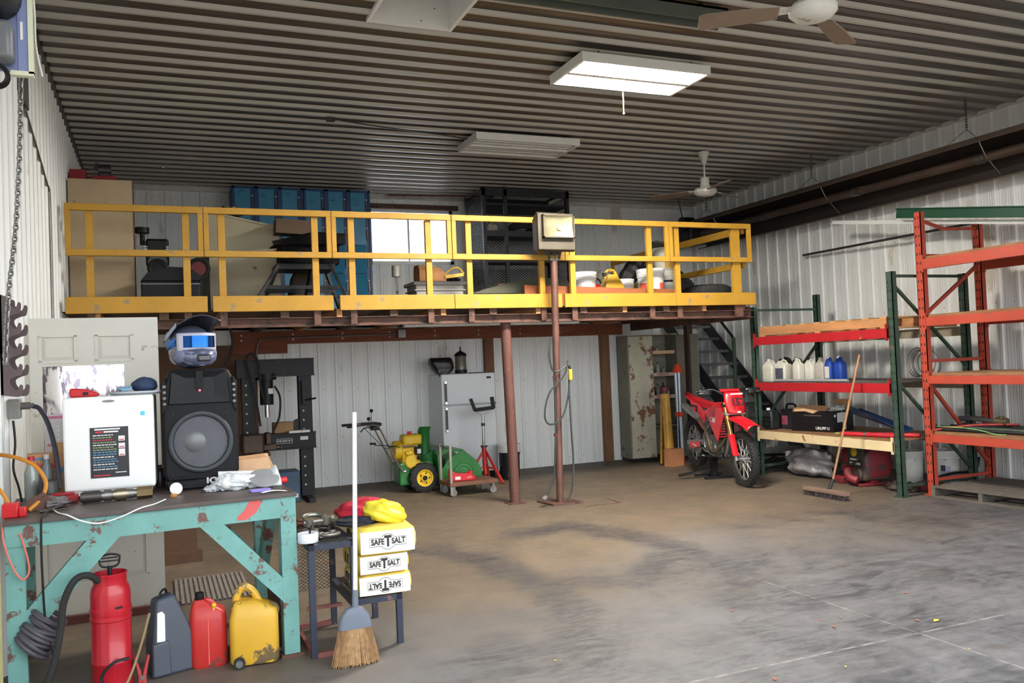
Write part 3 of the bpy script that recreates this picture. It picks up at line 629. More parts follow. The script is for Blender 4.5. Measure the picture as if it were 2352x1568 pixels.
tag(obj('dark_bottle', MB().lathe([(.03,0),(.032,.01),(.032,.09),(.02,.11),(.012,.12),(.012,.14)], 16), M('brown_bottle', (60,48,44), .3), loc=(.005, 6.02, ZB)), 'dark bottle wedged between mini fridge and loudspeaker', 'bottle')

# left-hand clutter
cbx = thing('tissue_carton', 'brown carton printed with red lettering, behind the cords on the bench', 'box', (-.61, 5.98, ZB), R(4))
obj('carton', MB().box(-.13,-.08,0,.12,.08,.27), m_card, cbx, smooth=0, bevel=.003)
obj('flap', MB().add([(.0,-.08,.27),(.12,-.08,.27),(.12,-.02,.33),(.02,-.02,.33)],[(0,1,2,3)]), m_card, cbx, smooth=0, solid=.004)
obj('lettering', text_mb('Wypall', .06, face_T((-.045,-.082,.20), (1,0,0), (0,0,1)), .002, .002), M('red_print', (212,70,70), .6), cbx, smooth=0, label='red printed lettering')
obj('stripe', MB().box(-.12,-.0815,.235,-.03,-.08,.25).box(-.12,-.0815,.16,.11,-.08,.167), M('blue_print', (110,135,175), .6), cbx, smooth=0)
obj('emblem', MB().prism(arc(.06,.15,.035,0,180,10), 'xz', -.082, -.08), M('blue_print2', (80,130,180), .6), cbx, smooth=0)
def bottle(name, lab, loc, r, h, mat, cap, cat='bottle'):
    t = thing(name, lab, cat, loc)
    obj('body', MB().lathe([(r*.9,0),(r,.01),(r,h*.62),(r*.8,h*.72),(r*.4,h*.86),(r*.38,h*.93)], 18), mat, t)
    obj('cap', MB().lathe([(r*.5,h*.9),(r*.5,h),(r*.4,h)], 14), cap, t); return t
m_clearb = M('clear_bottle', (150,155,150), .12, 0, .2, 10, spec=.8)
bottle('sauce_bottle', 'clear squeeze bottle with red cap at the left end of the bench', (-.70, 5.80, ZB), .038, .27, m_clearb, M('red_cap2', (190,30,44), .4))
bottle('spray_bottle', 'grey spray bottle beside the red-capped bottle', (-.625, 5.86, ZB), .034, .27, M('grey_bottle', (120,132,138), .3), m_whited)
tag(obj('black_jar', MB().lathe([(.05,0),(.052,.01),(.052,.12),(.045,.13)], 18), M('black_jar', (48,50,50), .4), loc=(-.60, 5.70, ZB)), 'squat black jar in front of the printed carton', 'jar')
m_org = M('orange_cord', (196,128,36), .5, 0, .12, 20)
tag(obj('orange_cable', MB().tube(bez([(-.84,5.55,1.27),(-.74,5.50,1.25),(-.64,5.45,1.20),(-.585,5.42,1.11),(-.60,5.38,1.03),(-.66,5.33,ZB+.012)], 8), .011, 8), m_org), 'orange cord arching over the left end of the bench', 'cord', 'orange cords at the bench')
tag(obj('orange_cable', MB().tube(bez([(-.80,5.28,1.12),(-.76,5.26,1.06),(-.72,5.24,ZB+.012),(-.66,5.20,ZB+.011)], 8), .010, 8), m_org), 'short orange cord dropping behind the red tool block', 'cord', 'orange cords at the bench')
tag(obj('red_tool_block', MB().box(-.075,-.03,0,.0,.05,.075).box(.0,-.025,0,.035,.03,.05), m_red, bevel=.006, loc=(-.69, 5.20, ZB)), 'red metal tool block at the front left of the bench', 'tool')
tag(obj('red_toolbox', MB().box(-.08,-.05,0,.08,.05,.045).box(-.06,-.03,.045,.06,.03,.06), M('red_worn', (160,34,40), .5, 0, .2, 8), bevel=.005, loc=(-.52, 5.62, ZB)), 'flat red toolbox beside the mini fridge', 'toolbox')
tag(obj('grey_rag', soft('r', (0,0,.03), (.085,.06,.035), None, .22, 4, 12, flat=.3), M('grey_cloth', (110,106,108), .9), loc=(-.56, 5.42, ZB)), 'crumpled grey rag before the flat red toolbox', 'rag')
tag(obj('rusty_plate', MB().prism([(-.08,0),(.06,0),(.09,.06),(.05,.10),(-.02,.07)], 'xz', -.01, .01), m_rust, loc=(-.64, 5.36, ZB), rot=(0,0,R(15))), 'rusty steel plate standing behind the red tool block', 'plate')
tag(obj('black_plug_cord', MB().tube(bez([(-.45,5.52,ZB+.02),(-.50,5.36,ZB+.02),(-.555,5.22,ZB+.015),(-.565,5.06,ZB+.006),(-.57,5.035,.92),(-.57,5.03,.70),(-.56,5.03,.42),(-.53,5.04,.24),(-.56,5.10,.12),(-.60,5.20,.006)], 8), .006, 6), m_black), 'thin black cord hanging down before the workbench', 'cord')
tag(obj('pink_cord', MB().tube(bez([(-.75,5.085,.95),(-.74,5.05,.85),(-.70,5.04,.72),(-.66,5.04,.66),(-.63,5.05,.70),(-.65,5.06,.82),(-.69,5.085,.94)], 8), .005, 6), M('salmon_cord', (214,110,92), .5)), 'salmon-pink cord loop hanging at the left bench leg', 'cord')
tag(obj('screwdriver', turn([(.07,.009),(.10,.003)], 8), m_dksteel, loc=(-.60, 5.26, ZB+.010), rot=(0,0,R(10))), 'screwdriver lying at the front of the bench', 'screwdriver')
# outlet box with heavy cable on the left wall
ob = thing('outlet_box', 'grey electrical outlet box on the left wall above the bench', 'outlet', (-.825, 5.95, 1.45))
obj('box', MB().box(0,-.05,0,.06,.05,.12), M('outlet_grey', (150,155,158), .4, .3), ob, smooth=0, bevel=.004)
obj('cover', MB().box(.0,-.056,.006,.058,-.05,.114), m_steel, ob, smooth=0)
obj('plug', turn([(.05,.022),(.02,.016)]), M('plug_grey', (96,92,90), .5), ob, loc=(.06,0,.075))
tag(obj('black_power_cable', MB().tube(bez([(-.70,5.95,1.52),(-.66,5.93,1.50),(-.61,5.88,1.40),(-.57,5.80,1.25),(-.55,5.74,1.10),(-.545,5.72,ZB+.075)], 8), .014, 8), M('blue_black_cable', (50,52,64), .5)), 'thick black power cable arching from the outlet box to the bench', 'cable')
tag(obj('black_cable', MB().tube(bez([(-.80,5.90,1.44),(-.79,5.88,1.30),(-.80,5.86,1.16),(-.77,5.82,1.05),(-.75,5.78,ZB+.008)], 8), .007, 6), m_black), 'thin black cord running down the left wall to the bench', 'cord')

# hook rack on the left wall
hk = thing('hook_rack', 'brown steel rack of upturned hooks on the left wall', 'hook rack', (-.835, 5.9, 1.60))
m_hook = M('brown_purple_steel', (98,82,84), .45, .2, .2, 8)
def hookplate(n, s=1.0):
    po = [(0,0)]; 
    for k in range(n):
        z = k*.12
        po += [(.09,z-.015),(.118,z-.005),(.125,z+.045),(.11,z+.055),(.10,z+.03),(.085,z+.022),(.06,z+.05),(.055,z+.085)]
    po += [(.0, n*.12-.02)]
    return [(u*s, v) for u, v in po]
for y, n, s in ((0, 5, 1.0), (-.22, 5, .95)):
    obj('hook_plate', MB().prism([(p.x, p.y) for p in bez([(u_, v_, 0) for u_, v_ in hookplate(n, s)], 3)], 'xz', y, y+.008), m_hook, hk, smooth=0)
obj('spine', MB().box(0,-.22,.0,.02,.01,.58), m_hook, hk, smooth=0)
# hanging hoist chain
def chain_mb(pts, L=.034, r=.0042, wd=.011):
    mb = MB(); P = [Vector(p) for p in pts]; tot = 0; seg = []
    for a, b in zip(P[:-1], P[1:]): seg.append((tot, a, b)); tot += (b-a).length
    k = 0; d = 0
    while d < tot:
        for (t0, a, b) in seg:
            if t0 <= d <= t0+(b-a).length+1e-6:
                c = a+(b-a)*((d-t0)/(b-a).length); ax = (b-a).normalized(); break
        x = ax.orthogonal().normalized(); y = ax.cross(x)
        if k % 2: x, y = y, x
        pts_ = [c+ax*(L*.62*math.cos(t))+x*(wd*math.sin(t)) for t in [2*PI*i/8 for i in range(8)]]
        mb.tube(pts_, r, 5, closed=True); k += 1; d += L*.8
    return mb
tag(obj('hoist_chain', chain_mb(bez([(-.548,4.55,3.15),(-.56,4.55,2.8),(-.585,4.55,2.4),(-.625,4.55,2.05),(-.645,4.55,1.75)], 8)), m_steel), 'long steel hoist chain hanging in front of the left wall', 'chain')
tag(obj('wall_strut', MB().tube(bez([(-.83,7.0,3.66),(-.83,8.2,3.40),(-.83,8.5,3.25),(-.83,8.5,2.2)], 4), .013, 8), m_steel), 'dark conduit bending down the left wall', 'conduit')
# door operator near the doorway
op = thing('door_operator', 'black door operator with blue-white housing high at the left door jamb', 'door operator', (-.55, 4.25, 3.05))
obj('mount_plate', MB().box(.03,-.01,-.02,.07,.012,.55).box(-.28,.0,-.02,.03,.012,.55), M('pale_blue_steel', (120,130,170), .4, .2), op, smooth=0)
obj('edge', MB().box(.07,-.02,-.03,.09,.014,.55).box(.0,-.02,-.04,.09,.014,-.02), M('cream_steel', (206,208,180), .5), op, smooth=0)
obj('motor', MB().cyl((-.06,-.16,.30),(-.06,-.01,.30),.11,n=24), m_black, op)
obj('sprocket', MB().cyl((-.06,-.18,.30),(-.06,-.16,.30),.07,n=20), m_dksteel, op)
obj('gearbox', MB().box(-.16,-.12,.0,.02,-.01,.17), M('grey_casting', (110,112,116), .5, .3), op, bevel=.02)
obj('label_plate', MB().box(.04,-.014,.12,.05,-.010,.2), m_white, op, smooth=0)
lc = MB()
for k in range(3): lc.ring((-.05,-.05,-.06), .04+.006*k, .005, (.2,1,.2*k), 18, 5)
obj('wire_loop', lc, m_black, op)
tag(obj('operator_wire', MB().tube(bez([(-.46,4.24,3.45),(-.452,4.24,3.3),(-.45,4.24,3.15),(-.43,4.26,3.02)], 6), .004, 5), m_whited), 'thin white wire running down beside the door operator', 'wire')
wpn = thing('wall_panel', 'dark square patch panel high on the left wall below the door operator', 'panel', (-.83, 6.9, 3.70)); obj('board', MB().box(0,-.25,-.02,.015,.25,.36), M('dark_grey_board', (84,80,78), .7), wpn, smooth=0)

# ------------------------------------------------------------------ leaning door
dw = thing('panel_door', 'white panelled door leaf with a mirror-bright lite standing behind the bench', 'door', (-.39, 6.70, 0), R(3.0))
m_door = M('dirty_white_door', (214,211,202), .45, 0, .05, 3, wear_or_refl=((150,140,120), .16, 3.0))
ow = .41
lf = MB()
# leaf with openings for the sunk panels
def framed(mb, x0, x1, z0, z1, holes, y0, y1):
    xs = sorted({x0, x1, *[h[0] for h in holes], *[h[1] for h in holes]}); zs = sorted({z0, z1, *[h[2] for h in holes], *[h[3] for h in holes]})
    for a, b in zip(xs[:-1], xs[1:]):
        for c, d in zip(zs[:-1], zs[1:]):
            if any(h[0] <= a and b <= h[1] and h[2] <= c and d <= h[3] for h in holes): continue
            mb.box(a, y0, c, b, y1, d)
holes = [(-.345,-.125,1.80,1.985),(.005,.235,1.80,1.985),(-.335,.18,1.10,1.77),(-.345,-.06,.26,.85),(.02,.30,.26,.85)]
framed(lf, -ow, ow, .025, 2.105, holes, 0, .042)
obj('leaf', lf, m_door, dw, smooth=0)
for h in holes[:2]+holes[3:]:
    obj('raised_panel', MB().loft([[(h[0],.014,h[2]),(h[1],.014,h[2]),(h[1],.014,h[3]),(h[0],.014,h[3])],[(h[0]+.035,.004,h[2]+.035),(h[1]-.035,.004,h[2]+.035),(h[1]-.035,.004,h[3]-.035),(h[0]+.035,.004,h[3]-.035)]]).box(h[0],.015,h[2],h[1],.03,h[3]), m_door, dw, smooth=0)
    mo = MB()
    for a in ((h[0]-.01,h[2]-.01,h[1]+.01,h[2]+.012),(h[0]-.01,h[3]-.012,h[1]+.01,h[3]+.01),(h[0]-.01,h[2],h[0]+.012,h[3]),(h[1]-.012,h[2],h[1]+.01,h[3])): mo.box(a[0],-.006,a[1],a[2],.012,a[3])
    obj('moulding', mo, m_door, dw, smooth=0)
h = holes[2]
obj('lite', MB().box(h[0],.012,h[2],h[1],.018,h[3]), M('silvered_glass', (240,236,238), .10, 1.0, .12, 6, wear_or_refl=((126,116,128), .36, 5), stretch=(2.2,1,.8)), dw, smooth=0, label='mirror-like glass lite reflecting the bright yard')  # purple-grey streaks paint the dark reflection of outdoor trees into the glass colour
pp = obj('notice', MB().box(-.33,-.004,.98,-.20,-.001,1.44), M('pale_paper', (206,204,210), .7), dw, smooth=0, label='pale notice sheet with pink headings')
tx = MB(); tp = MB()
for z in (1.41, 1.22, 1.04): tp.box(-.315,-.006,z,-.215,-.004,z+.018)
for z in (1.35,1.32,1.29,1.26,1.16,1.12,1.09): tx.box(-.29,-.006,z,-.275,-.004,z+.012).box(-.255,-.006,z,-.24,-.004,z+.012)
obj('print', tp, M('pink_print', (205,120,150), .6), pp, smooth=0); obj('print', tx, m_white, pp, smooth=0)
tag(obj('floor_board', MB().box(-.80,6.62,0,.12,6.66,.055), M('dark_red_board', (104,56,48), .75, 0, .2, 5)), 'dark red board on the floor in front of the white door', 'board')

# ------------------------------------------------------------------ under and beside the bench
tk = thing('pump_sprayer', 'tall red steel pump sprayer tank standing before the bench', 'sprayer', (-.26, 5.12, 0))
m_tank = M('red_tank_enamel', (178,20,38), .33, 0, .06, 4, wear_or_refl=((130,50,50), .05, 12), coat=.3)
pr = [(.085,0),(.098,.01),(.1,.04),(.1,.15),(.103,.155),(.103,.17),(.1,.175),(.1,.38),(.104,.385),(.104,.40),(.1,.405),(.104,.43),(.104,.445),(.1,.45),(.1,.52),(.094,.55),(.08,.575)]
obj('tank', MB().lathe(pr, 36), m_tank, tk)
obj('neck_ring', MB().lathe([(.078,.565),(.083,.57),(.083,.615),(.086,.62),(.086,.628),(.078,.628),(.076,.6),(.0,.59)], 32, capt=False), m_tank, tk)
ph = obj('pump_handle', MB().tube(bez([(-.045,0,.715),(-.05,0,.70),(-.04,0,.665),(0,0,.655),(.04,0,.665),(.05,0,.70),(.045,0,.715),(0,0,.725),(-.045,0,.715)], 5)[:-1], .006, 6, closed=True).tube([(-.042,0,.705),(.042,0,.705)], .004, 6).tube([(-.046,0,.688),(.046,0,.688)], .004, 6), m_black, tk)
obj('pump_rod', MB().cyl((0,0,.60),(0,0,.66),.012).cyl((0,0,.59),(0,0,.605),.03), m_black, tk)
obj('label_patch', MB().grid(lambda u, v: (.1015*math.cos(R(-75+22*u)), .1015*math.sin(R(-75+22*u)), .44+.02*v), 4, 1), m_black, tk)
tag(obj('black_hose', MB().tube(bez([(-.31,5.06,.60),(-.36,5.02,.645),(-.42,5.0,.63),(-.47,4.98,.53),(-.49,4.97,.38),(-.53,4.95,.20),(-.60,4.92,.06),(-.68,4.90,.015)], 8), .018, 10), m_rubber), 'black rubber hose curving from the red sprayer to the floor', 'hose')
js = thing('battery_charger', 'grey wedge-shaped portable battery charger with white label', 'battery charger', (.03, 5.28, 0), R(18))
m_grey = M('slate_plastic', (70,76,88), .5, 0, .05, 5)
obj('case', MB().loft([[(-.11,-.075,0),(.13,-.075,0),(.13,.075,0),(-.11,.075,0)],[(-.115,-.075,.17),(.12,-.075,.2),(.12,.075,.2),(-.115,.075,.17)],[(-.085,-.055,.42),(.02,-.05,.44),(.02,.055,.44),(-.085,.055,.42)]]), m_grey, js, bevel=.018)
obj('lower_bulge', MB().loft([[(-.125,-.09,.01),(-.02,-.09,.01),(-.02,-.05,.01),(-.125,-.05,.01)],[(-.12,-.09,.19),(-.03,-.09,.20),(-.03,-.05,.2),(-.12,-.05,.19)]]), m_grey, js, bevel=.01)
obj('label_sheet', MB().add([(-.095,-.0775,.20),(-.05,-.0775,.195),(-.045,-.0655,.34),(-.06,-.064,.36),(-.085,-.064,.355)],[(0,1,2,3,4)]), m_white, js, smooth=0)
obj('carry_handle', MB().tube(bez([(-.06,-.03,.42),(-.05,-.02,.455),(-.02,.0,.465),(-.005,.02,.44)], 5), .007, 6), m_black, js)
jc = thing('jumper_clamp', 'red jumper cable clamp with open jaws on the floor', 'clamp', (-.115, 5.10, 0), R(8))
for s in (-1, 1):
    obj('jaw', MB().prism([(0,0),(s*.022,.0),(s*.02,.06),(s*.04,.16),(s*.03,.165),(s*.008,.09),(0,.05)], 'xz', -.014, .014), M('dull_red_plastic', (168,52,56), .5), jc, bevel=.003)
obj('spring', MB().cyl((0,-.016,.05),(0,.016,.05),.012), m_steel, jc)
tag(obj('jumper_cable', MB().tube(bez([(-.12,5.08,.02),(-.20,4.98,.01),(-.28,4.93,.06),(-.30,4.93,.14),(-.24,4.93,.20),(-.17,4.96,.20)], 8), .008, 6), m_black), 'black jumper cable looping in front of the red sprayer', 'cable')
tag(obj('tan_hose', MB().tube(bez([(-.24,4.96,.008),(-.18,4.98,.08),(-.12,5.05,.22),(-.07,5.12,.38)], 8), .007, 6), M('tan_rubber', (136,118,84), .6)), 'thin tan hose rising between sprayer and battery charger', 'hose')
# jerry cans
rc = thing('jerry_can', 'red plastic jerry can with black cap', 'jerry can', (.24, 5.30, 0), R(-4), 'fuel cans before the bench')
m_rc = M('red_can_plastic', (186,44,40), .42, 0, .08, 4, wear_or_refl=((120,66,60), .22, 5))
def can_secs(w, d, lev):
    return [[(x*sx+ox_, y*sy, z) for x, y in rrect(-w/2,-d/2,w/2,d/2,.035,3)] for z, sx, sy, ox_ in lev]
obj('body', MB().loft(can_secs(.20,.17,[(0,.9,.9,0),(.02,1,1,0),(.27,1,1,0),(.31,.92,.9,-.005),(.345,.6,.62,-.03),(.375,.30,.4,-.045)])), m_rc, rc, smooth=45)
obj('seam', MB().box(-.003,-.088,.02,.003,-.082,.29), M('red_light', (225,92,80), .5), rc, smooth=0)
obj('handle', MB().tube(bez([(-.03,0,.36),(.0,0,.365),(.03,0,.34),(.055,0,.30)], 5), .014, 8), m_rc, rc)
cp_ = obj('cap', MB().lathe([(.022,.37),(.025,.375),(.025,.41),(.02,.415)], 16, Matrix.Translation((-.045,0,0))), m_black, rc)
obj('vent_cap', MB().cyl((.03,-.05,.325),(.035,-.065,.35),.012).box(.028,-.07,.285,.036,-.062,.33), M('yellow_plastic', (214,180,50), .45), rc)
yc = thing('jerry_can', 'yellow plastic jerry can with dirty handle and a small wheel', 'jerry can', (.485, 5.21, 0), R(-6), 'fuel cans before the bench')
m_yc = M('yellow_can_plastic', (206,160,48), .45, 0, .10, 4, wear_or_refl=((108,92,66), .30, 5))
obj('body', MB().loft(can_secs(.27,.20,[(.01,.9,.9,0),(.03,1,1,0),(.27,1.0,1,0),(.31,.93,.93,0),(.345,.62,.8,-.03),(.365,.46,.6,-.045)])), m_yc, yc, smooth=45)
obj('handle', MB().tube(bez([(-.10,0,.34),(-.085,0,.40),(-.05,0,.435),(.0,0,.40),(.03,0,.34),(.06,0,.28)], 6), .022, 10), m_yc, yc)
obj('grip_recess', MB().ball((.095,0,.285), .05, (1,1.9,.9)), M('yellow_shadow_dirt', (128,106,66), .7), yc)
wl_ = obj('wheel', MB().cyl((-.085,-.125,.032),(-.085,-.095,.032),.032,n=20), m_rubber, yc)
obj('hub', MB().cyl((-.085,-.13,.032),(-.085,-.125,.032),.02,n=14), m_steel, wl_)
# floor mat and blocks behind the bench
mtm = MB()
for k in range(15): mtm.box(.09+k*.036, 6.72, .004, .112+k*.036, 7.55, .016)
for k in range(22): mtm.box(.09, 6.72+k*.0385, 0, .62, 6.735+k*.0385, .010)
tag(obj('grate_mat', mtm, M('grey_rubber_mat', (128,120,114), .7, 0, .12, 8), smooth=0), 'grey slotted rubber floor mat behind the bench', 'mat')
tag(obj('timber_block', MB().box(.03,8.22,0,.34,8.34,.10).box(.03,8.25,.10,.30,8.34,.36), M('dark_brown_timber', (92,66,48), .8, 0, .2, 5), smooth=0), 'dark brown timber blocks on the floor past the mat', 'timber')

# ------------------------------------------------------------------ two-step stand, salt bags, broom
ss = thing('step_stand', 'blue-black steel two-step stand with expanded metal treads', 'step stand', (.785, 5.06, 0), R(1))
m_ss = M('blue_black_paint', (40,46,62), .45, 0, .15, 8, wear_or_refl=((120,84,74), .18, 10))
def frame_leg(x, y, z): obj('leg', MB().box(x, y, 0, x+.035, y+.035, z), m_ss, ss, smooth=0)
for x, y in ((0,0),(.245,0),(0,.62),(.245,.62)): frame_leg(x, y, .655)
for x, y in ((.52,.02),(.52,.62)): frame_leg(x, y, .30)
obj('upper_frame', MB().box(0,0,.62,.28,.035,.655).box(0,.62,.62,.28,.655,.655).box(0,0,.62,.035,.655,.655).box(.245,0,.62,.28,.655,.655), m_ss, ss, smooth=0)
obj('lower_frame', MB().box(.28,.02,.265,.555,.055,.30).box(.28,.62,.265,.555,.655,.30).box(.52,.02,.265,.555,.655,.30).box(.245,.02,.265,.28,.655,.30), m_ss, ss, smooth=0)
obj('floor_rail', MB().box(.035,.005,0,.245,.03,.03).box(.035,.625,0,.245,.65,.03).box(.005,.035,0,.03,.62,.03).box(.035,.30,.20,.245,.32,.22), M('rust_red_paint', (128,74,70), .6, 0, .2, 8), ss, smooth=0)
def exp_metal(x0, y0, x1, y1, z, c=.03, d=.016, t=.004, vertical=False):
    mb = MB(); r = 0; y = y0
    while y < y1:
        x = x0+(c/2 if r % 2 else 0)
        while x < x1-c/2:
            for a, b in (((x, y), (x+c/2, y+d/2)), ((x+c/2, y+d/2), (x+c, y))):
                p0 = (a[0], z, a[1]) if vertical else (a[0], a[1], z); p1 = (b[0], z, b[1]) if vertical else (b[0], b[1], z)
                mb.bar(p0, p1, t, t)
            x += c
        y += d/2; r += 1
    return mb
obj('tread_mesh', exp_metal(.03,.03,.25,.63,.652,.04,.03,.005), m_dksteel, ss, smooth=0, kind='stuff')
obj('tread_mesh', exp_metal(.28,.05,.53,.63,.296,.04,.03,.005), m_dksteel, ss, smooth=0, kind='stuff')
obj('back_mesh', exp_metal(.04,.24,.24,.62,.63,.03,.022,.003, True), m_dksteel, ss, smooth=0, kind='stuff')
# shackles and tape on the upper step
def shackle(name, lab, loc, s, rot, mat):
    t = thing(name, lab, 'shackle', loc, rot=rot, group='steel shackles on the step stand')
    pts = [(-.04*s,0,0)]+[(.045*s*math.cos(R(180-k*18))*1.1, 0, .05*s+.045*s*math.sin(R(180-k*18))) for k in range(11)]+[(.04*s,0,0)]
    obj('bow', MB().tube(pts, .011*s, 8), mat, t)
    for q in (-1, 1): obj('eye', MB().cyl((q*.04*s,-.016*s,0),(q*.04*s,.016*s,0),.02*s,n=14), mat, t)
    obj('pin', MB().cyl((-.065*s,0,0),(.07*s,0,0),.010*s,n=10).cyl((.06*s,0,0),(.075*s,0,0),.018*s,n=6), mat, t)
zs = .657
m_galv = M('galvanised', (150,148,140), .38, .8, .15, 14); m_rst = M('rusty_shackle', (120,70,50), .6, .4, .3, 20)
shackle('bow_shackle', 'large galvanised shackle lying flat on top of the smaller shackles', (.90, 5.40, zs+.075), 1.4, (R(-80),0,R(10)), m_galv)
shackle('bow_shackle', 'galvanised shackle at the front of the stand, right of the tape roll', (.925, 5.24, zs+.022), 1.0, (R(-86),0,R(200)), m_galv)
shackle('bow_shackle', 'galvanised shackle beneath the large shackle', (.87, 5.40, zs+.022), 1.1, (R(-88),0,R(100)), m_galv)
shackle('bow_shackle', 'rust-brown shackle at the rear left of the step stand', (.82, 5.52, zs+.04), 1.0, (R(-60),0,R(150)), m_rst)
shackle('bow_shackle', 'small dark shackle at the right edge of the upper step', (.985, 5.45, zs+.022), .9, (R(-85),0,R(70)), m_dksteel)
shackle('bow_shackle', 'small copper-coloured shackle behind the tape roll', (.79, 5.36, zs+.018), .75, (R(-85),0,R(20)), m_rst)
tr = thing('tape_roll', 'roll of white tape with a pen stuck in it on the step stand', 'tape', (.80, 5.16, zs))
obj('roll', MB().lathe([(.058,0),(.06,.003),(.06,.052),(.058,.055),(.04,.055),(.038,.05),(.038,.003)], 28, capb=False, capt=False), M('white_tape', (214,216,226), .45), tr)
obj('pen', MB().bar((.0,.0,.01),(.025,.01,.095),.012,.006), m_black, tr, smooth=0)
# salt bags
m_sy = M('yellow_salt_bag', (226,196,84), .5, 0, .10, 6, bump=.12, bscale=14); m_sw = M('white_salt_print', (222,218,210), .5, 0, .04, 6, bump=.08, bscale=14); m_sk = M('black_print', (34,34,38), .55)
def salt_bag(lab, loc, wid, dep, hgt, rz, flip=False, seed=1, tilt=0):
    t = thing('salt_bag', lab, 'salt bag', loc, group='stacked salt bags', rot=(R(tilt), 0, rz)); rr = random.Random(seed)
    def sec(z, k): return [(x*k+rr.uniform(-.003,.003), y*(k*.5+.5)+rr.uniform(-.003,.003), z+rr.uniform(-.003,.003)) for x, y in rrect(-wid/2,-dep/2,wid/2,dep/2,.045,4)]
    obj('sack', MB().loft([sec(.0,.93), sec(.015,.98), sec(hgt*.35,1.03), sec(hgt*.7,1.02), sec(hgt*.92,.95), sec(hgt,.80)]), m_sy, t, smooth=50)
    y = -dep/2-.009; pw = wid*.455; z0, z1 = hgt*.06, hgt*.93
    pn_ = obj('print_panel', MB().grid(lambda u, v: (-pw+2*pw*u, y-.004*math.sin(u*PI), z0+(z1-z0)*v), 8, 3), m_sw, t)
    zc_ = (z0+z1)/2; s = -1 if flip else 1
    T = face_T((0, y-.0065, zc_), (s,0,0), (0,0,s)); k = wid/.35
    b = text_mb('SAFE', .047*k, T @ Matrix.Translation((-.060*k,0,0)), .001, .0012, .78); text_mb('SALT', .047*k, T @ Matrix.Translation((.062*k,0,0)), .001, .0012, .78, mb=b); text_mb('T', .085*k, T, .001, .004, .75, mb=b)
    for q in (-.024*k, .024*k): b.box(q-.002, -.002, 0, q+.002, .002, .001, T)
    obj('lettering', b, m_sk, pn_, smooth=0, label='black lettering SAFE T SALT')
    fr = MB(); W_, H_, rr_ = .108*k, .024*k, .045*k; a0 = math.degrees(math.asin(H_/rr_))
    out = [(-W_,-H_),(-rr_*math.cos(R(a0)),-H_)]+arc(0,0,rr_,180+a0,360-a0,12)+[(W_,-H_),(W_,H_),(rr_*math.cos(R(a0)),H_)]+arc(0,0,rr_,a0,180-a0,12)+[(-W_,H_)]
    out = [p for i, p in enumerate(out) if i == 0 or (Vector(p)-Vector(out[i-1])).length > 1e-5]
    fr.tube([T @ Vector((p[0], p[1], 0)) for p in out], .0011, 4, closed=True); obj('border', fr, m_sk, pn_, smooth=0)
    sd = MB()
    for i in range(4): sd.box(-wid/2*1.035-.0015, -dep*.3+i*.07, hgt*.25, -wid/2*1.0, -dep*.3+i*.07+.035, hgt*.75)
    obj('side_print', sd, m_sk, t, smooth=0)
    return t
salt_bag('yellow and white salt bag at the bottom of the stack, lettering upside down', (1.245, 5.32, .302), .34, .44, .125, R(-2), True, 1)
salt_bag('yellow and white salt bag in the middle of the stack of three', (1.235, 5.32, .430), .32, .44, .120, R(0), False, 2)
salt_bag('yellow and white salt bag on top of the stack under the cloths', (1.268, 5.30, .552), .36, .46, .150, R(-3), False, 3)
tag(obj('red_cloth', soft('c', (0,0,.05), (.16,.16,.085), None, .13, 3.2, 21, nu=30, nv=18, flat=.35), M('crimson_cloth', (176,22,48), .8), loc=(1.20, 5.46, .70), smooth=70), 'crumpled crimson cloth on top of the salt bags', 'cloth')
tag(obj('black_cloth', soft('c', (0,0,.03), (.13,.10,.035), None, .15, 3.5, 23, flat=.4), M('navy_cloth', (34,36,48), .8), loc=(1.13, 5.33, .690), smooth=70), 'dark navy cloth between the red cloth and the salt bag', 'cloth')
tag(obj('yellow_bag', soft('c', (0,0,.045), (.14,.10,.075), None, .11, 3.0, 25, nu=32, nv=20, flat=.35), M('bright_yellow_film', (214,198,52), .4, 0, .08, 8), loc=(1.285, 5.30, .715), rot=(0,R(14),R(-10)), smooth=70), 'crumpled bright yellow plastic bag on the top salt bag', 'bag')
# corn broom
br = thing('corn_broom', 'corn broom with blue-grey cap and pale metal handle leaning on the stand', 'broom', (.998, 4.86, 0))
HT = Vector((.062, .10, 1.415)); HB = Vector((.006, .0, .335))
obj('handle', MB().cyl(HB, HT, .0135, n=14), M('pale_aluminium_tube', (222,222,226), .35, .2, .04, 20), br)
obj('socket', MB().cyl((.004,0,.30), HB+(HT-HB)*.075, .02, .017, n=14), M('broom_cap_grey', (98,106,120), .5), br)
def bsec(z, w_, d_): return [(x+.003*z, y, z) for x, y in rrect(-w_,-d_,w_,d_,min(w_,d_)*.9,4)]
obj('cap', MB().loft([bsec(.205,.097,.030), bsec(.225,.096,.03), bsec(.28,.078,.026), bsec(.315,.05,.022), bsec(.325,.02,.018)]), M('broom_cap_grey', (98,106,120), .5), br, smooth=50)
m_str = M('broom_straw', (120,88,58), .8, 0, .25, 14, stretch=(14,6,.4))
obj('straw_core', MB().loft([bsec(.012,.118,.036), bsec(.10,.106,.032), bsec(.215,.090,.026)]), m_str, br)
bb = MB()
for k in range(430):
    a = RND.uniform(-1, 1); c = RND.choice((-1, 1)) if RND.random() < .75 else RND.uniform(-1, 1); d = math.sqrt(max(0, 1-abs(a)**3))
    x1, y1 = a*.135, c*.045*d; x0, y0 = a*.09, c*.026*d
    bb.bar((x0, y0, .215), (x1+RND.uniform(-.006,.006), y1, RND.uniform(.0,.02)), .0028, .0028)
obj('straws', bb, [M('straw_light', (150,116,78), .75, 0, .35, 30)], br, smooth=0, kind='stuff')

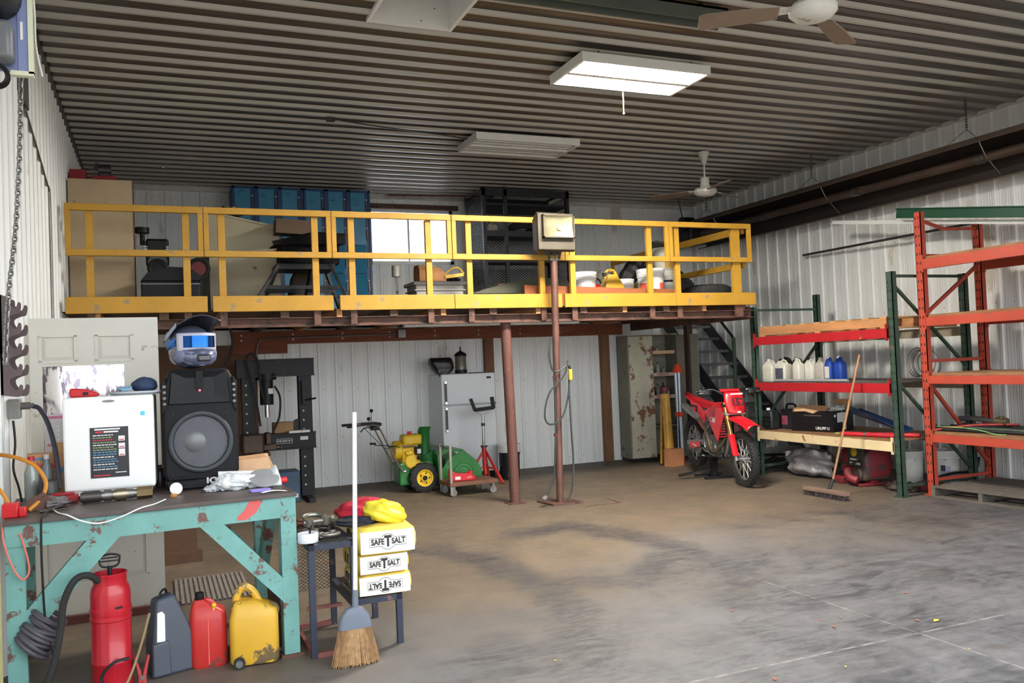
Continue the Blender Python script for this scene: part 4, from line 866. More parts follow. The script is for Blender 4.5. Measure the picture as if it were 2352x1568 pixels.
# ------------------------------------------------------------------ leaves on the floor
m_leaf = [M('leaf_rust', (168,92,66), .7), M('leaf_yellow', (206,178,70), .7), M('leaf_tan', (176,140,92), .7)]
leaves = [((2.86,3.56),.035,0,'rust leaf nearest the lower edge of the floor'),((3.29,3.52),.02,1,'tiny yellow leaf right of the nearest rust leaf'),((4.31,3.84),.05,1,'pale yellow leaf by the crossing of the floor joints'),((4.22,3.90),.03,0,'rust leaf beside the pale yellow leaf'),((3.71,4.05),.03,0,'rust-orange leaf left along the floor joint'),((3.73,4.19),.022,0,'small reddish leaf just above the rust-orange leaf'),((3.88,4.17),.02,2,'small tan leaf beside the long floor joint'),((4.64,4.37),.03,0,'reddish twig leaf far right on the dark scuffed floor'),((3.40,4.62),.025,0,'dull red leaf left of the long floor joint'),((2.0,4.35),.02,1,'tiny yellow leaf on the pale floor before the salt bags'),((4.05,3.40),.02,2,'tan scrap at the lower right of the floor')]
for (x, y), s, c, lab in leaves:
    pl = [(0,0),(.35,.25),(.8,.28),(1.2,0),(.8,-.28),(.35,-.25)]; a = RND.uniform(0, 6)
    tag(obj('dry_leaf', MB().add([(s*(u-.6)*math.cos(a)-s*v*math.sin(a), s*(u-.6)*math.sin(a)+s*v*math.cos(a), .004+s*.35*abs(v)+s*.12*(u-.6)**2) for u, v in pl]+[(0,0,.003)], [(0,1,6),(1,2,6),(2,3,6),(3,4,6),(4,5,6),(5,0,6)]), m_leaf[c], loc=(x, y, 0), solid=.0015, smooth=0), lab, 'leaf', 'dry leaves on the floor')

# ------------------------------------------------------------------ under the mezzanine
hp = thing('hydraulic_press', 'black H-frame hydraulic shop press standing behind the bench', 'press', (1.42, 11.4, 0))
def PR(b): return L3(b, (1.42, 11.4, 0))
for s, x in ((0, 1.0), (1, 1.71)):
    u = obj('upright', PR(MB().box(x,11.36,.06,x+.165,11.375,1.84).box(x,11.5,.06,x+.165,11.515,1.84).box(x+(.15 if s else 0),11.375,.06,x+(.165 if s else .015),11.5,1.84)), m_blackm, hp, smooth=0)
    hh = MB()
    for k in range(12): hh.cyl((x+.05,11.357,.2+k*.12),(x+.05,11.361,.2+k*.12),.014,n=8)
    obj('pin_holes', PR(hh), M('pale_hole', (170,168,165), .6), u, kind='stuff')
    obj('foot', PR(MB().box(x+.04,11.05,0,x+.12,11.85,.06)), m_blackm, hp, smooth=0)
for y in (11.34, 11.52): obj('crown_beam', PR(MB().box(.94,y,1.62,1.91,y+.012,1.84).box(.94,y-.03,1.83,1.91,y+.02,1.845).box(.94,y-.03,1.615,1.91,y+.02,1.628)), m_blackm, hp, smooth=0)
for y in (11.31, 11.53): 
    bd = obj('bed_beam', PR(MB().box(.98,y,.68,1.90,y+.015,.88).box(.98,y-.04,.87,1.90,y+.02,.885).box(.98,y-.04,.675,1.90,y+.02,.69)), m_blackm, hp, smooth=0)
    if y < 11.4:
        s_ = obj('sticker', PR(MB().box(1.40,11.305,.755,1.60,11.309,.815)), m_black, bd, smooth=0)
        obj('sticker_print', text_mb('THIS SIDE UP ?', .034, face_T((.08,-.097,.785), (1,0,0), (0,0,1)), .001, .0, .85), m_white, s_, smooth=0, label='white sticker lettering')
        fr = MB()
        for a in ((1.40,.755,1.60,.758),(1.40,.812,1.60,.815),(1.40,.755,1.403,.815),(1.597,.755,1.60,.815)): fr.box(a[0],11.3035,a[1],a[2],11.306,a[3])
        obj('sticker_border', PR(fr), m_white, s_, smooth=0)
        obj('rating_label', PR(MB().box(1.70,11.303,.785,1.80,11.309,.83)), m_whited, bd, smooth=0)
obj('cylinder', PR(MB().cyl((1.31,11.42,1.26),(1.31,11.42,1.62),.085,n=20).cyl((1.31,11.42,1.58),(1.31,11.42,1.66),.13,n=20)), m_blackm, hp)
obj('ram', PR(MB().cyl((1.31,11.42,1.10),(1.31,11.42,1.26),.03,n=14)), m_chrome, hp)
obj('cylinder_label', PR(MB().box(1.32,11.325,1.40,1.38,11.345,1.47)), m_whited, hp, smooth=0)
obj('pressure_hose', PR(MB().tube(bez([(1.05,11.28,1.86),(1.12,11.25,1.92),(1.2,11.24,1.80),(1.22,11.26,1.5),(1.26,11.3,1.34)], 8), .015, 8)), m_rubber, hp)
obj('pressure_hose', PR(MB().tube(bez([(1.40,11.33,1.5),(1.46,11.3,1.35),(1.44,11.28,1.1),(1.36,11.28,.92)], 8), .014, 8)), m_rubber, hp)
obj('pressure_hose', PR(MB().tube(bez([(1.05,11.28,1.84),(1.10,11.24,1.6),(1.16,11.22,1.3),(1.20,11.22,1.0)], 8), .014, 8)), m_rubber, hp)
obj('hand_pump', PR(MB().box(1.74,11.28,1.25,1.82,11.36,1.55).cyl((1.78,11.27,1.3),(1.90,11.2,1.32),.012)), m_blackm, hp)
tag(obj('cardboard_parcel', MB().box(-.13,-.07,0,.12,.07,.14), M('brown_parcel', (150,116,80), .8, 0, .2, 8), bevel=.01, loc=(1.50,11.40,.887), rot=(0,0,R(6))), 'brown cardboard parcel lying on the press bed', 'parcel')
tag(obj('black_disc', MB().cyl((0,-.02,.085),(0,.02,.085),.085,n=24), m_black, loc=(1.70,11.42,.887)), 'black disc standing beside the parcel on the press bed', 'disc')
tag(obj('pale_plate', MB().box(-.13,-.08,0,.13,.08,.03), m_whited, smooth=0, loc=(1.68,11.28,.887)), 'pale flat plate at the right front of the press bed', 'plate')
vz = thing('bench_vise', 'rust-brown bench vise on a pedestal in front of the press', 'vise', (1.16, 10.85, 0))
obj('pedestal', MB().cyl((0,0,.02),(0,0,.66),.05,n=14).cyl((0,0,0),(0,0,.02),.17,n=20), m_dkwood, vz)
m_vise = M('brown_cast_iron', (70,54,44), .6, .2, .25, 10)
obj('body', MB().box(-.22,-.09,.70,.02,.09,.93).box(-.10,-.12,.66,.10,.12,.71), m_vise, vz, bevel=.02)
obj('jaw', MB().box(.05,-.10,.80,.11,.10,.94).box(.02,-.05,.72,.18,.05,.80), m_vise, vz, bevel=.012)
obj('screw', MB().cyl((.10,0,.75),(.24,0,.75),.02).cyl((.23,-.1,.75),(.23,.1,.75),.009), m_dksteel, vz)
tb = thing('blue_tool_box', 'blue steel tool box on the floor under the press bed', 'tool box', (1.53, 11.40, 0))
obj('case', MB().box(-.14,-.16,.0,.14,.16,.40), M('blue_steel', (36,64,92), .5, 0, .15, 6), tb, bevel=.01)
obj('drawer_handle', MB().box(-.07,-.175,.28,.07,-.16,.30), m_dksteel, tb, smooth=0); obj('name_plate', MB().box(.02,-.163,.06,.11,-.160,.11), m_whited, tb, smooth=0)
tag(obj('hanging_cord', MB().tube(bez([(.80,10.3,2.2),(.82,10.32,2.0),(.75,10.35,1.8),(.70,10.36,1.66),(.72,10.4,1.5)], 6), .014, 8), m_black), 'black cord hanging from the mezzanine beside the helmet', 'cord')

# fridge
fg = thing('refrigerator', 'tall white top-freezer refrigerator against the liner wall', 'refrigerator', (4.20, 11.75, 0), R(0))
m_fr = M('aged_white_enamel', (218,222,224), .4, 0, .03, 3, wear_or_refl=((190,186,176), .1, 4))
obj('body', MB().box(-.41,.06,.10,.41,.66,1.54), m_fr, fg, smooth=0, bevel=.01)
obj('plinth', MB().box(-.39,.10,.0,.39,.64,.10), m_black, fg, smooth=0)
d1 = obj('door', MB().box(-.415,0,.105,.415,.055,1.085), m_fr, fg, smooth=0, bevel=.012); d2 = obj('freezer_door', MB().box(-.415,0,1.10,.415,.055,1.545), m_fr, fg, smooth=0, bevel=.012)
for dd, z0, z1 in ((d1, .72, 1.06), (d2, 1.12, 1.44)):
    hd = obj('handle', MB().box(-.375,-.035,z0,-.345,-.02,z1), M('dark_handle', (66,62,62), .4, .3), dd, smooth=0, bevel=.004)
    for z in (z0+.012, z1-.012): obj('mount', MB().box(-.378,-.038,z-.02,-.342,.0,z+.02), m_chrome, dd, smooth=0, bevel=.004)
obj('badge', MB().box(.28,-.004,1.46,.35,.0,1.49), m_black, d2, smooth=0)
obj('hinge', MB().box(.36,-.01,1.084,.42,.05,1.10), m_dksteel, fg, smooth=0)
tag(obj('black_sack', MB().loft([[(x*sx+dx, y*sy+dy, z) for x, y in rrect(-.17,-.12,.17,.12,.08,4)] for z, sx, sy, dx, dy in ((-.12,.12,.1,-.04,-.12),(-.02,.35,.25,-.03,-.11),(.03,.75,.8,.0,-.02),(.08,.98,1.0,0,0),(.15,1.05,1.05,-.02,0),(.22,.95,.9,-.03,0),(.235,.9,.5,-.03,0))]), M('black_bin_bag', (24,24,26), .35, 0, .2, 10, bump=.5, bscale=18), loc=(3.87,11.95,1.555), smooth=60), 'full black plastic sack slumped over the left edge of the refrigerator', 'sack')
dp = thing('glass_dispenser', 'grey glass jar with black domed lid on the refrigerator', 'jar', (4.17, 11.98, 1.547))
obj('jar', MB().lathe([(.075,0),(.085,.01),(.086,.07),(.082,.25),(.085,.26)], 20), M('smoky_glass', (110,104,92), .15, 0, .15, 6), dp)
obj('lid', MB().lathe([(.092,.255),(.092,.275),(.075,.30),(.03,.325),(.012,.335),(.008,.40)], 20), m_black, dp)
obj('base', MB().lathe([(.09,0),(.092,.01),(.09,.05),(.086,.055)], 20), m_black, dp)
tag(obj('black_tray', MB().box(-.09,-.07,0,.09,.07,.014), m_black, loc=(4.40,11.95,1.541)), 'thin black tray on top of the refrigerator at right', 'tray')

# snow blower
sb = thing('snow_blower', 'green and yellow two-stage snow blower with chrome handlebars', 'snow blower', (3.25, 11.2, 0))
def SB(b): return L3(b, (3.25, 11.2, 0))
m_grn = M('green_enamel', (30,104,44), .38, 0, .12, 5); m_yl = M('yellow_enamel', (222,182,30), .42, 0, .1, 6, wear_or_refl=((120,96,40), .1, 10))
def wheel(par, c, r, w_, s):
    t_ = obj('tyre', SB(MB().lathe([(r*.58,-w_/2),(r*.85,-w_/2),(r*.97,-w_*.36),(r,-w_*.2),(r,w_*.2),(r*.97,w_*.36),(r*.85,w_/2),(r*.58,w_/2)], 30, Matrix.Translation(c) @ Matrix.Rotation(R(90), 4, 'X'), False, False)), m_rubber, par)
    tr_ = MB()
    for k in range(26):
        a = 2*PI*k/26; tr_.cb((0,0,0),(.014,w_*.8,.016), Matrix.Translation(c) @ Matrix.Rotation(a,4,'Y') @ Matrix.Translation((0,0,r)) @ Matrix.Rotation(R(20 if k % 2 else -20),4,'Z'))
    obj('tread_lugs', SB(tr_), m_rubber, t_, smooth=0, kind='stuff')
    rm = obj('rim', SB(MB().lathe([(.0001,.03),(.05,.03),(.055,.01),(r*.45,.012),(r*.50,.03),(r*.6,.035),(r*.6,-.02)], 28, Matrix.Translation((c[0],c[1]-s*.02,c[2])) @ Matrix.Rotation(R(90), 4, 'X'))), m_yl, par)
    b_ = MB()
    for k in range(5): a = 2*PI*k/5; b_.cyl((c[0]+.065*math.cos(a),c[1]-s*.05,c[2]+.065*math.sin(a)),(c[0]+.065*math.cos(a),c[1]-s*.025,c[2]+.065*math.sin(a)),.009,n=6)
    obj('wheel_bolts', SB(b_), m_blackm, rm, kind='stuff')
    obj('hub', SB(MB().cyl((c[0],c[1]-s*.06,c[2]),(c[0],c[1],c[2]),.032,n=14)), m_blackm, rm)
wheel(sb, (3.25,11.0,.195), .195, .11, 1); wheel(sb, (3.22,11.45,.195), .195, .11, 1)
obj('chassis', SB(MB().box(2.94,11.07,.10,3.42,11.38,.40)), m_grn, sb, smooth=0, bevel=.02)
ho = [(3.42,.04),(3.42,.50),(3.55,.56),(3.80,.535),(3.98,.36),(4.04,.22),(4.02,.10),(3.96,.04)]
obj('auger_housing', SB(MB().prism([(3.44,.10),(3.42,.50),(3.55,.56),(3.79,.535),(3.80,.50),(3.58,.52),(3.46,.46),(3.47,.10)], 'xz', 10.92, 11.60)), m_grn, sb, smooth=0)
sp_poly = [(3.50,.04),(3.46,.12),(3.47,.28),(3.56,.42),(3.78,.535),(3.98,.36),(4.04,.24),(4.045,.16),(4.00,.07),(3.94,.035)]
for y in (10.90, 11.60): obj('side_plate', SB(MB().prism(sp_poly, 'xz', y, y+.02)), m_grn, sb, bevel=.006)
obj('side_boss', SB(MB().lathe([(.145,0),(.135,.012),(.10,.014),(.09,.005),(.06,.008),(.05,.02),(.02,.022),(.018,.035),(.0001,.036)], 28, Matrix.Translation((3.77,10.90,.215)) @ Matrix.Rotation(R(90),4,'X'))), m_grn, sb)
obj('bearing', SB(MB().cyl((3.77,10.862,.215),(3.77,10.88,.215),.028,n=14)), m_dksteel, sb)
ag = MB()
for k in range(40):
    a = k*.6; y = 10.95+k*.016; ag.bar((3.77+.03*math.cos(a),y,.215+.03*math.sin(a)),(3.77+.15*math.cos(a),y,.215+.15*math.sin(a)),.03,.008)
obj('auger', SB(ag), m_dksteel, sb, smooth=0)
obj('chute', SB(MB().loft([[(3.34+.09*math.cos(a),11.25+.09*math.sin(a),.45) for a in [2*PI*i/12 for i in range(12)]],[(3.34+.085*math.cos(a),11.25+.085*math.sin(a),.66) for a in [2*PI*i/12 for i in range(12)]],[(3.335+.085*math.cos(a),11.22+.09*math.sin(a),.80) for a in [2*PI*i/12 for i in range(12)]],[(3.34+.08*math.cos(a),11.17+.07*math.sin(a),.855) for a in [2*PI*i/12 for i in range(12)]]])), m_grn, sb, smooth=50)
obj('chute_base', SB(MB().cyl((3.40,11.25,.40),(3.36,11.25,.50),.13,n=20)), m_grn, sb)
en = obj('engine_block', SB(MB().box(2.99,11.08,.38,3.24,11.36,.60).cyl((3.12,11.04,.42),(3.12,11.12,.42),.11,n=20)), m_yl, sb, bevel=.02)
fuel = obj('fuel_tank', SB(MB().box(3.00,11.04,.63,3.26,11.28,.77)), m_yl, sb, bevel=.03)
obj('fuel_cap', SB(MB().cyl((3.11,11.14,.77),(3.11,11.14,.81),.028,n=14)), m_red, fuel)
obj('recoil_cover', SB(MB().cyl((2.90,11.22,.56),(3.0,11.22,.56),.13,n=22)), m_yl, sb, bevel=.01)
obj('muffler', SB(MB().box(3.02,11.02,.50,3.13,11.08,.56)), m_yl, sb, bevel=.02)
obj('carburettor', SB(MB().box(3.15,11.0,.50,3.24,11.09,.60).cyl((3.2,11.0,.46),(3.2,11.06,.46),.03)), m_blackm, sb, bevel=.006)
obj('choke_plate', SB(MB().box(3.17,10.99,.52,3.22,10.998,.58)), m_whited, sb, smooth=0)
for y in (11.06, 11.40):
    obj('handlebar', SB(MB().tube(bez([(3.02,y,.29),(2.96,y,.32),(2.82,y,.60),(2.69,y,.88),(2.64,y,.925),(2.56,y,.935),(2.30,y,.93)], 6), .013, 8)), m_chrome, sb)
    obj('grip', SB(MB().cyl((2.40,y,.932),(2.26,y,.929),.018,n=10)), m_black, sb)
obj('cross_bar', SB(MB().tube([(2.80,11.06,.62),(2.80,11.40,.62)], .011, 8)), m_chrome, sb)
obj('control_panel', SB(MB().box(2.52,11.05,.915,2.72,11.41,.955).box(2.58,11.07,.86,2.70,11.16,.92)), m_black, sb, bevel=.012)
for x, z, y in ((2.56,1.0,11.16),(2.62,1.10,11.24)):
    lv = obj('lever', SB(MB().cyl((x,y,.95),(x+.01,y,z),.006,n=8)), m_chrome, sb); obj('knob', SB(MB().ball((x+.01,y,z+.01), .024)), m_black, lv)
obj('crank', SB(MB().tube([(2.95,11.04,.62),(2.70,11.02,.66),(2.60,11.01,.67)], .006, 6).cyl((2.62,11.01,.69),(2.54,11.01,.695),.013)), m_blackm, sb)
obj('control_cable', SB(MB().tube(bez([(2.48,11.05,.90),(2.62,11.04,.75),(2.75,11.03,.62),(2.95,11.05,.66)], 6), .004, 5)), m_blackm, sb)
obj('clutch_lever', SB(MB().tube([(2.62,11.06,.90),(2.48,11.05,.90),(2.43,11.04,.85)], .008, 6)), m_black, sb)

# platform dolly with jack
dl = thing('platform_dolly', 'brown platform dolly with grey push frame before the snow blower', 'dolly', (3.72, 10.6, 0))
def DL(b): return L3(b, (3.72, 10.6, 0))
obj('deck', DL(MB().box(3.40,10.36,.125,4.06,10.82,.175)), M('brown_deck', (112,76,58), .7, 0, .2, 6), dl, smooth=0, bevel=.006)
for y in (10.37, 10.79): obj('push_post', DL(MB().box(3.41,y,.02,3.44,y+.03,.64)), M('pale_angle_iron', (150,142,130), .5, .3), dl, smooth=0)
obj('push_bar', DL(MB().tube(bez([(3.425,10.38,.63),(3.425,10.5,.61),(3.425,10.7,.61),(3.425,10.80,.63)], 5), .006, 6)), m_dksteel, dl)
for x, y in ((3.46,10.41),(4.0,10.41),(3.46,10.77),(4.0,10.77)):
    c_ = obj('caster', DL(MB().cyl((x,y-.014,.045),(x,y+.014,.045),.045,n=18)), M('caster_grey', (120,116,112), .5), dl); obj('fork', DL(MB().box(x-.02,y-.022,.06,x+.02,y-.016,.125).box(x-.02,y+.016,.06,x+.02,y+.022,.125)), m_steel, c_, smooth=0)
jk = thing('floor_jack', 'small red trolley jack lying on the dolly', 'jack', (3.62, 10.52, .176), R(-8))
obj('frame', MB().prism([(-.16,.0),(.16,.0),(.17,.05),(.10,.09),(-.08,.10),(-.17,.16),(-.18,.06)], 'xz', -.05, .05), M('red_jack_paint', (206,30,42), .42), jk, bevel=.01)
obj('label_white', MB().box(-.10,-.053,.02,-.03,-.05,.06), m_white, jk, smooth=0); obj('lift_pad', MB().cyl((.11,0,.085),(.11,0,.115),.035), M('red_jack_paint', (206,30,42), .42), jk)
obj('lettering', text_mb('LIFT', .035, face_T((.09,-.052,.04), (1,0,0), (0,0,1)), .001), m_white, jk, smooth=0)
# roller stand
rs = thing('roller_stand', 'red tripod pipe stand with black V-shaped roller head', 'stand', (4.25, 11.33, 0))
m_rs = M('faded_red_paint', (190,48,40), .5, 0, .1, 6)
obj('column', MB().cyl((0,0,.12),(-.01,0,.52),.032,n=14), m_rs, rs); obj('post', MB().cyl((-.01,0,.50),(-.005,0,.96),.02,n=14), m_chrome, rs)
obj('collar', MB().cyl((-.01,0,.50),(-.01,0,.525),.045,n=14).cyl((-.008,0,.80),(-.008,0,.84),.028,n=14).cyl((-.04,-.03,.51),(.04,-.03,.51),.008), m_dksteel, rs)
for a in (-62, 178, 60):
    c, s = math.cos(R(a)), math.sin(R(a)); obj('leg', MB().bar((0,0,.47),(.32*c,.32*s,.012),.028,.028), m_rs, rs, smooth=0); obj('stay', MB().bar((0,0,.22),(.20*c,.20*s,.205),.022,.02), m_rs, rs, smooth=0)
obj('cradle', MB().bar((-.12,0,1.03),(.16,0,1.05),.07,.05).bar((-.12,0,1.02),(-.18,0,1.19),.05,.035).bar((.16,0,1.04),(.14,0,1.20),.05,.03), m_blackm, rs, smooth=0)
obj('yoke', MB().prism([(-.12,1.01),(.14,1.01),(.03,.95),(-.03,.95)], 'xz', -.02, .02), m_steel, rs, smooth=0)
# pails
def pail(lab, loc, r=.145, h=.37, body=None, rim=None, rz=0, stripes=None, grp='plastic pails', lid=False, name='plastic_pail'):
    t = thing(name, lab, 'pail', loc, rz, grp); body = body or m_whited; rim = rim or body
    obj('shell', MB().lathe([(r*.88,0),(r*.9,.005),(r*.97,h*.78),(r*.95,h*.78),(r*.86,.02),(r*.3,.015)], 24, capt=False), body, t)
    obj('rim', MB().lathe([(r*.97,h*.77),(r*1.03,h*.78),(r*.985,h*.81),(r*1.04,h*.85),(r*.99,h*.88),(r*1.05,h*.93),(r*1.05,h),(r*.97,h),(r*.95,h*.8)], 24, capb=False, capt=False), rim, t)
    if lid: obj('lid', MB().lathe([(r*1.05,h*.96),(r*1.06,h*1.0),(r*1.0,h*1.02),(r*.9,h*.99)], 24), rim, t)
    obj('bail', MB().ring((0,0,h*.82), r*1.04, .004, (0,-.75,.66), 20, 5, a0=0, a1=PI), m_steel, t)
    if stripes:
        for (z0, z1, a0, a1, m) in stripes: obj('label_print', MB().grid(lambda u, v: ((r*.905+.075*r*(z0+(z1-z0)*v)/(h*.78)+.002)*math.cos(R(a0+(a1-a0)*u)), (r*.905+.075*r*(z0+(z1-z0)*v)/(h*.78)+.002)*math.sin(R(a0+(a1-a0)*u)), z0+(z1-z0)*v), 14, 1), m, t)
    return t
pail('black pail with white rim and handle between refrigerator and post', (4.69, 11.50, 0), .16, .50, M('black_label_pail', (28,32,42), .4), m_white, 0, [(.05,.10,-120,-100,m_white),(.14,.24,-95,-70,m_white)])
# floodlight stand
ft = thing('floodlight_stand', 'rusty floodlight on a tall brown pole with steel floor plate', 'floodlight', (4.34, 9.08, 0))
obj('floor_plate', MB().add([(-.20,.26,0),(-.16,-.12,0),(.22,-.14,0),(.20,.22,0),(-.20,.26,.02),(-.16,-.12,.02),(.22,-.14,.02),(.20,.22,.02)], [(0,3,2,1),(4,5,6,7),(0,1,5,4),(1,2,6,5),(2,3,7,6),(3,0,4,7)]), m_rust, ft, smooth=0)
obj('pole', MB().cyl((-.015,0,.02),(.02,-.03,2.86),.042,n=18), M('brown_pipe', (96,66,58), .45, .2, .25, 6), ft)
obj('tape_band', MB().cyl((-.01,0,.79),(-.01,0,.82),.046,n=18), M('orange_tape', (214,64,40), .5), ft)
hd = obj('housing', MB().loft([[(-.245,-.20,2.96),(.225,-.20,2.96),(.225,-.20,3.36),(-.245,-.20,3.38)],[(-.245,-.16,2.94),(.225,-.16,2.94),(.225,-.16,3.39),(-.245,-.16,3.40)],[(-.20,.06,2.98),(.18,.06,2.98),(.18,.06,3.34),(-.20,.06,3.34)]]), M('bronze_housing', (74,66,54), .6, .1, .15, 6), ft, smooth=0, bevel=.008)
obj('bezel', MB().box(-.20,-.255,3.09,.20,-.20,3.105).box(-.20,-.255,3.345,.20,-.20,3.36).box(-.20,-.255,3.09,-.185,-.20,3.36).box(.185,-.255,3.09,.20,-.20,3.36), M('bronze_housing', (112,98,80), .5), hd, smooth=0)
obj('reflector', MB().grid(lambda u, v: (-.185+.37*u, -.204-.032*((2*u-1)**2*.7+(2*v-1)**2*.5), 3.105+.24*v), 12, 8), M('warm_reflector', (206,196,156), .3, .8, .2, 5), hd)
obj('lamp_bulb', MB().ball((.02,-.222,3.21), .03, (1.2,.5,1)), M('frosted_bulb', (240,232,190), .2), hd)
obj('lens', MB().box(-.187,-.252,3.103,.187,-.247,3.347), m_glass, hd, smooth=0)
obj('yoke', MB().bar((-.07,-.08,2.96),(-.05,-.06,2.86),.03,.02).bar((.09,-.08,2.96),(.07,-.06,2.86),.03,.02).bar((-.05,-.06,2.86),(.07,-.06,2.86),.03,.02).cyl((.02,-.08,2.86),(.02,-.08,2.96),.01), m_dksteel, ft, smooth=0)
cdm = M('dark_green_cord', (52,56,54), .55)
tag(obj('extension_cord', MB().tube(bez([(4.26,9.0,1.95),(4.22,8.99,1.75),(4.27,8.985,1.55),(4.42,8.985,1.60),(4.45,8.99,1.66),(4.40,8.985,1.50),(4.20,8.985,1.30),(4.13,8.985,1.05),(4.19,8.985,.94),(4.34,8.98,1.0),(4.44,8.985,1.25),(4.47,8.99,1.55),(4.46,8.99,1.35),(4.46,8.98,.9),(4.47,8.98,.5),(4.44,8.98,.18),(4.38,8.98,.05)], 8), .011, 6).tube(bez([(4.26,8.985,1.5),(4.27,8.985,1.1),(4.24,8.98,.6),(4.20,8.98,.30),(4.12,8.98,.15),(4.06,8.99,.10)], 8), .011, 6), cdm), 'dark extension cord looped around the floodlight pole', 'cord')
yp = thing('yellow_plug', 'yellow plug at the top of the looped cord on the floodlight pole', 'plug', (4.47, 8.965, 1.44)); obj('plug_body', MB().box(-.02,-.02,0,.02,.02,.13), M('yellow_plug', (222,190,50), .45), yp, bevel=.008); obj('cord_sleeve', MB().cyl((0,0,.13),(-.01,.01,.17),.013), m_black, yp)
tag(obj('cord_plug', MB().cyl((0,0,.0),(.02,0,.05),.03,n=14).cyl((0,0,0),(-.02,0,-.012),.012), M('grey_plug', (104,98,94), .5), loc=(4.06,8.98,.085), rot=(0,R(40),0)), 'round grey plug at the end of the cord by the floor plate', 'plug')
tag(obj('scrap_strip', MB().box(4.48,8.68,0,4.93,8.70,.008).box(4.915,8.70,0,4.93,9.0,.008), m_rust, smooth=0), 'thin rusty steel angle lying on the floor right of the floor plate', 'scrap')
# tube light below the deck, conduit
tl = thing('tube_light', 'long unlit twin fluorescent batten under the mezzanine', 'light fixture', (3.94, 10.0, 2.17))
obj('channel', MB().box(-1.20,-.06,.02,1.20,.06,.07), m_whited, tl, smooth=0)
for y in (-.045, .045): obj('tube', MB().cyl((-1.18,y,.0),(1.18,y,.0),.019,n=12), M('unlit_tube', (225,225,222), .3), tl)
for x in (-1.19, 1.19): obj('end_cap', MB().box(x-.012,-.065,-.02,x+.012,.065,.07), m_dksteel, tl, smooth=0)
tag(obj('conduit_run', MB().tube(bez([(1.30,12.30,1.86),(1.30,12.30,2.0),(1.34,12.30,2.11),(1.45,12.30,2.15),(2.3,12.30,2.16),(3.31,12.30,2.172)], 6), .011, 8), m_steel), 'thin steel conduit curving along the red timber beam', 'conduit')
jb = thing('junction_box', 'grey square junction box on the red timber beam', 'junction box', (3.37, 12.30, 2.11)); obj('box', MB().box(-.06,-.04,0,.06,.03,.125), m_steel, jb, bevel=.004); obj('cover', MB().box(-.052,-.044,.008,.052,-.04,.117), m_steel, jb, smooth=0)

# rusty locker cabinet
cb_ = thing('metal_cabinet', 'tall rusty cream metal cabinet with its right door hanging open', 'cabinet', (7.00, 11.95, 0), R(-9))
m_cab = M('rusty_cream_paint', (186,180,158), .6, 0, .12, 3, wear_or_refl=((122,84,56), .30, 3.2), bump=.1); m_cabs = M('grey_green_paint', (140,136,122), .6, 0, .15, 3, wear_or_refl=((90,78,66), .15, 4))
CH = 2.03
obj('side', MB().box(0,0,.05,.012,.48,CH), m_cabs, cb_, smooth=0); obj('side', MB().box(.86,0,.05,.872,.48,CH), m_cabs, cb_, smooth=0)
obj('back', MB().box(0,.468,.05,.872,.48,CH), m_cabs, cb_, smooth=0); obj('top', MB().box(0,0,CH,.872,.48,CH+.015), m_cab, cb_, smooth=0); obj('base', MB().box(.01,.02,0,.86,.47,.05), m_blackm, cb_, smooth=0)
d_ = obj('door', MB().box(.012,-.02,.06,.425,.0,CH-.01), m_cab, cb_, smooth=0, bevel=.004); obj('latch', MB().box(.375,-.026,1.10,.385,-.02,1.16), m_blackm, d_, smooth=0)
T_ = Matrix.Translation((.865,0,0)) @ Matrix.Rotation(R(105),4,'Z')
d_ = obj('door', MB().box(-.42,-.0,.06,0,.02,CH-.01, T=Matrix.Translation((.865,0,0)) @ Matrix.Rotation(R(118),4,'Z')), m_cabs, cb_, smooth=0)
for i, z in enumerate((.55, 1.02, 1.38, 1.74)):
    s_ = obj('shelf', MB().box(.012,.02,z,.86,.468,z+.012), m_cabs, cb_, smooth=0)
    if i: obj('shelf_label', MB().box(.44,.012,z-.02,.82,.02,z+.035), m_cardl if i == 3 else M('label_pink', (200,170,160), .7), s_, smooth=0)
    if i in (1, 2): obj('label_lettering', text_mb('HEX BOLTS' if i == 1 else 'U-BOLTS', .05, face_T((.60,.011,z+.007), (1,0,0), (0,0,1)), .001, .001), M('red_marker', (150,40,40), .6), s_, smooth=0)
def Cab(x, y, z): a = R(-9); return (7.00+x*math.cos(a)-y*math.sin(a), 11.95+x*math.sin(a)+y*math.cos(a), z)
bcol = [(52,48,46),(150,150,140),(90,90,92),(120,124,120),(40,40,44)]
for i, (x, z, h_, k) in enumerate([(.47,1.755,.13,0),(.56,1.755,.09,1),(.47,1.395,.12,2),(.56,1.395,.19,1),(.66,1.395,.11,3),(.47,1.035,.22,4),(.55,1.035,.20,3),(.64,1.035,.22,4),(.72,1.035,.16,1)]):
    bottle('cabinet_bottle', ['small dark bottle','small pale can','grey can','tall pale bottle','stubby grey can','black bottle','green-grey bottle','slim black bottle','pale little can'][i]+' on the '+{1.755:'top',1.395:'middle',1.035:'lower'}[z]+' shelf of the metal cabinet', Cab(x,.12,z+.001), .032, h_, M('cabbottle%d' % k, bcol[k], .4), m_black, 'bottle')
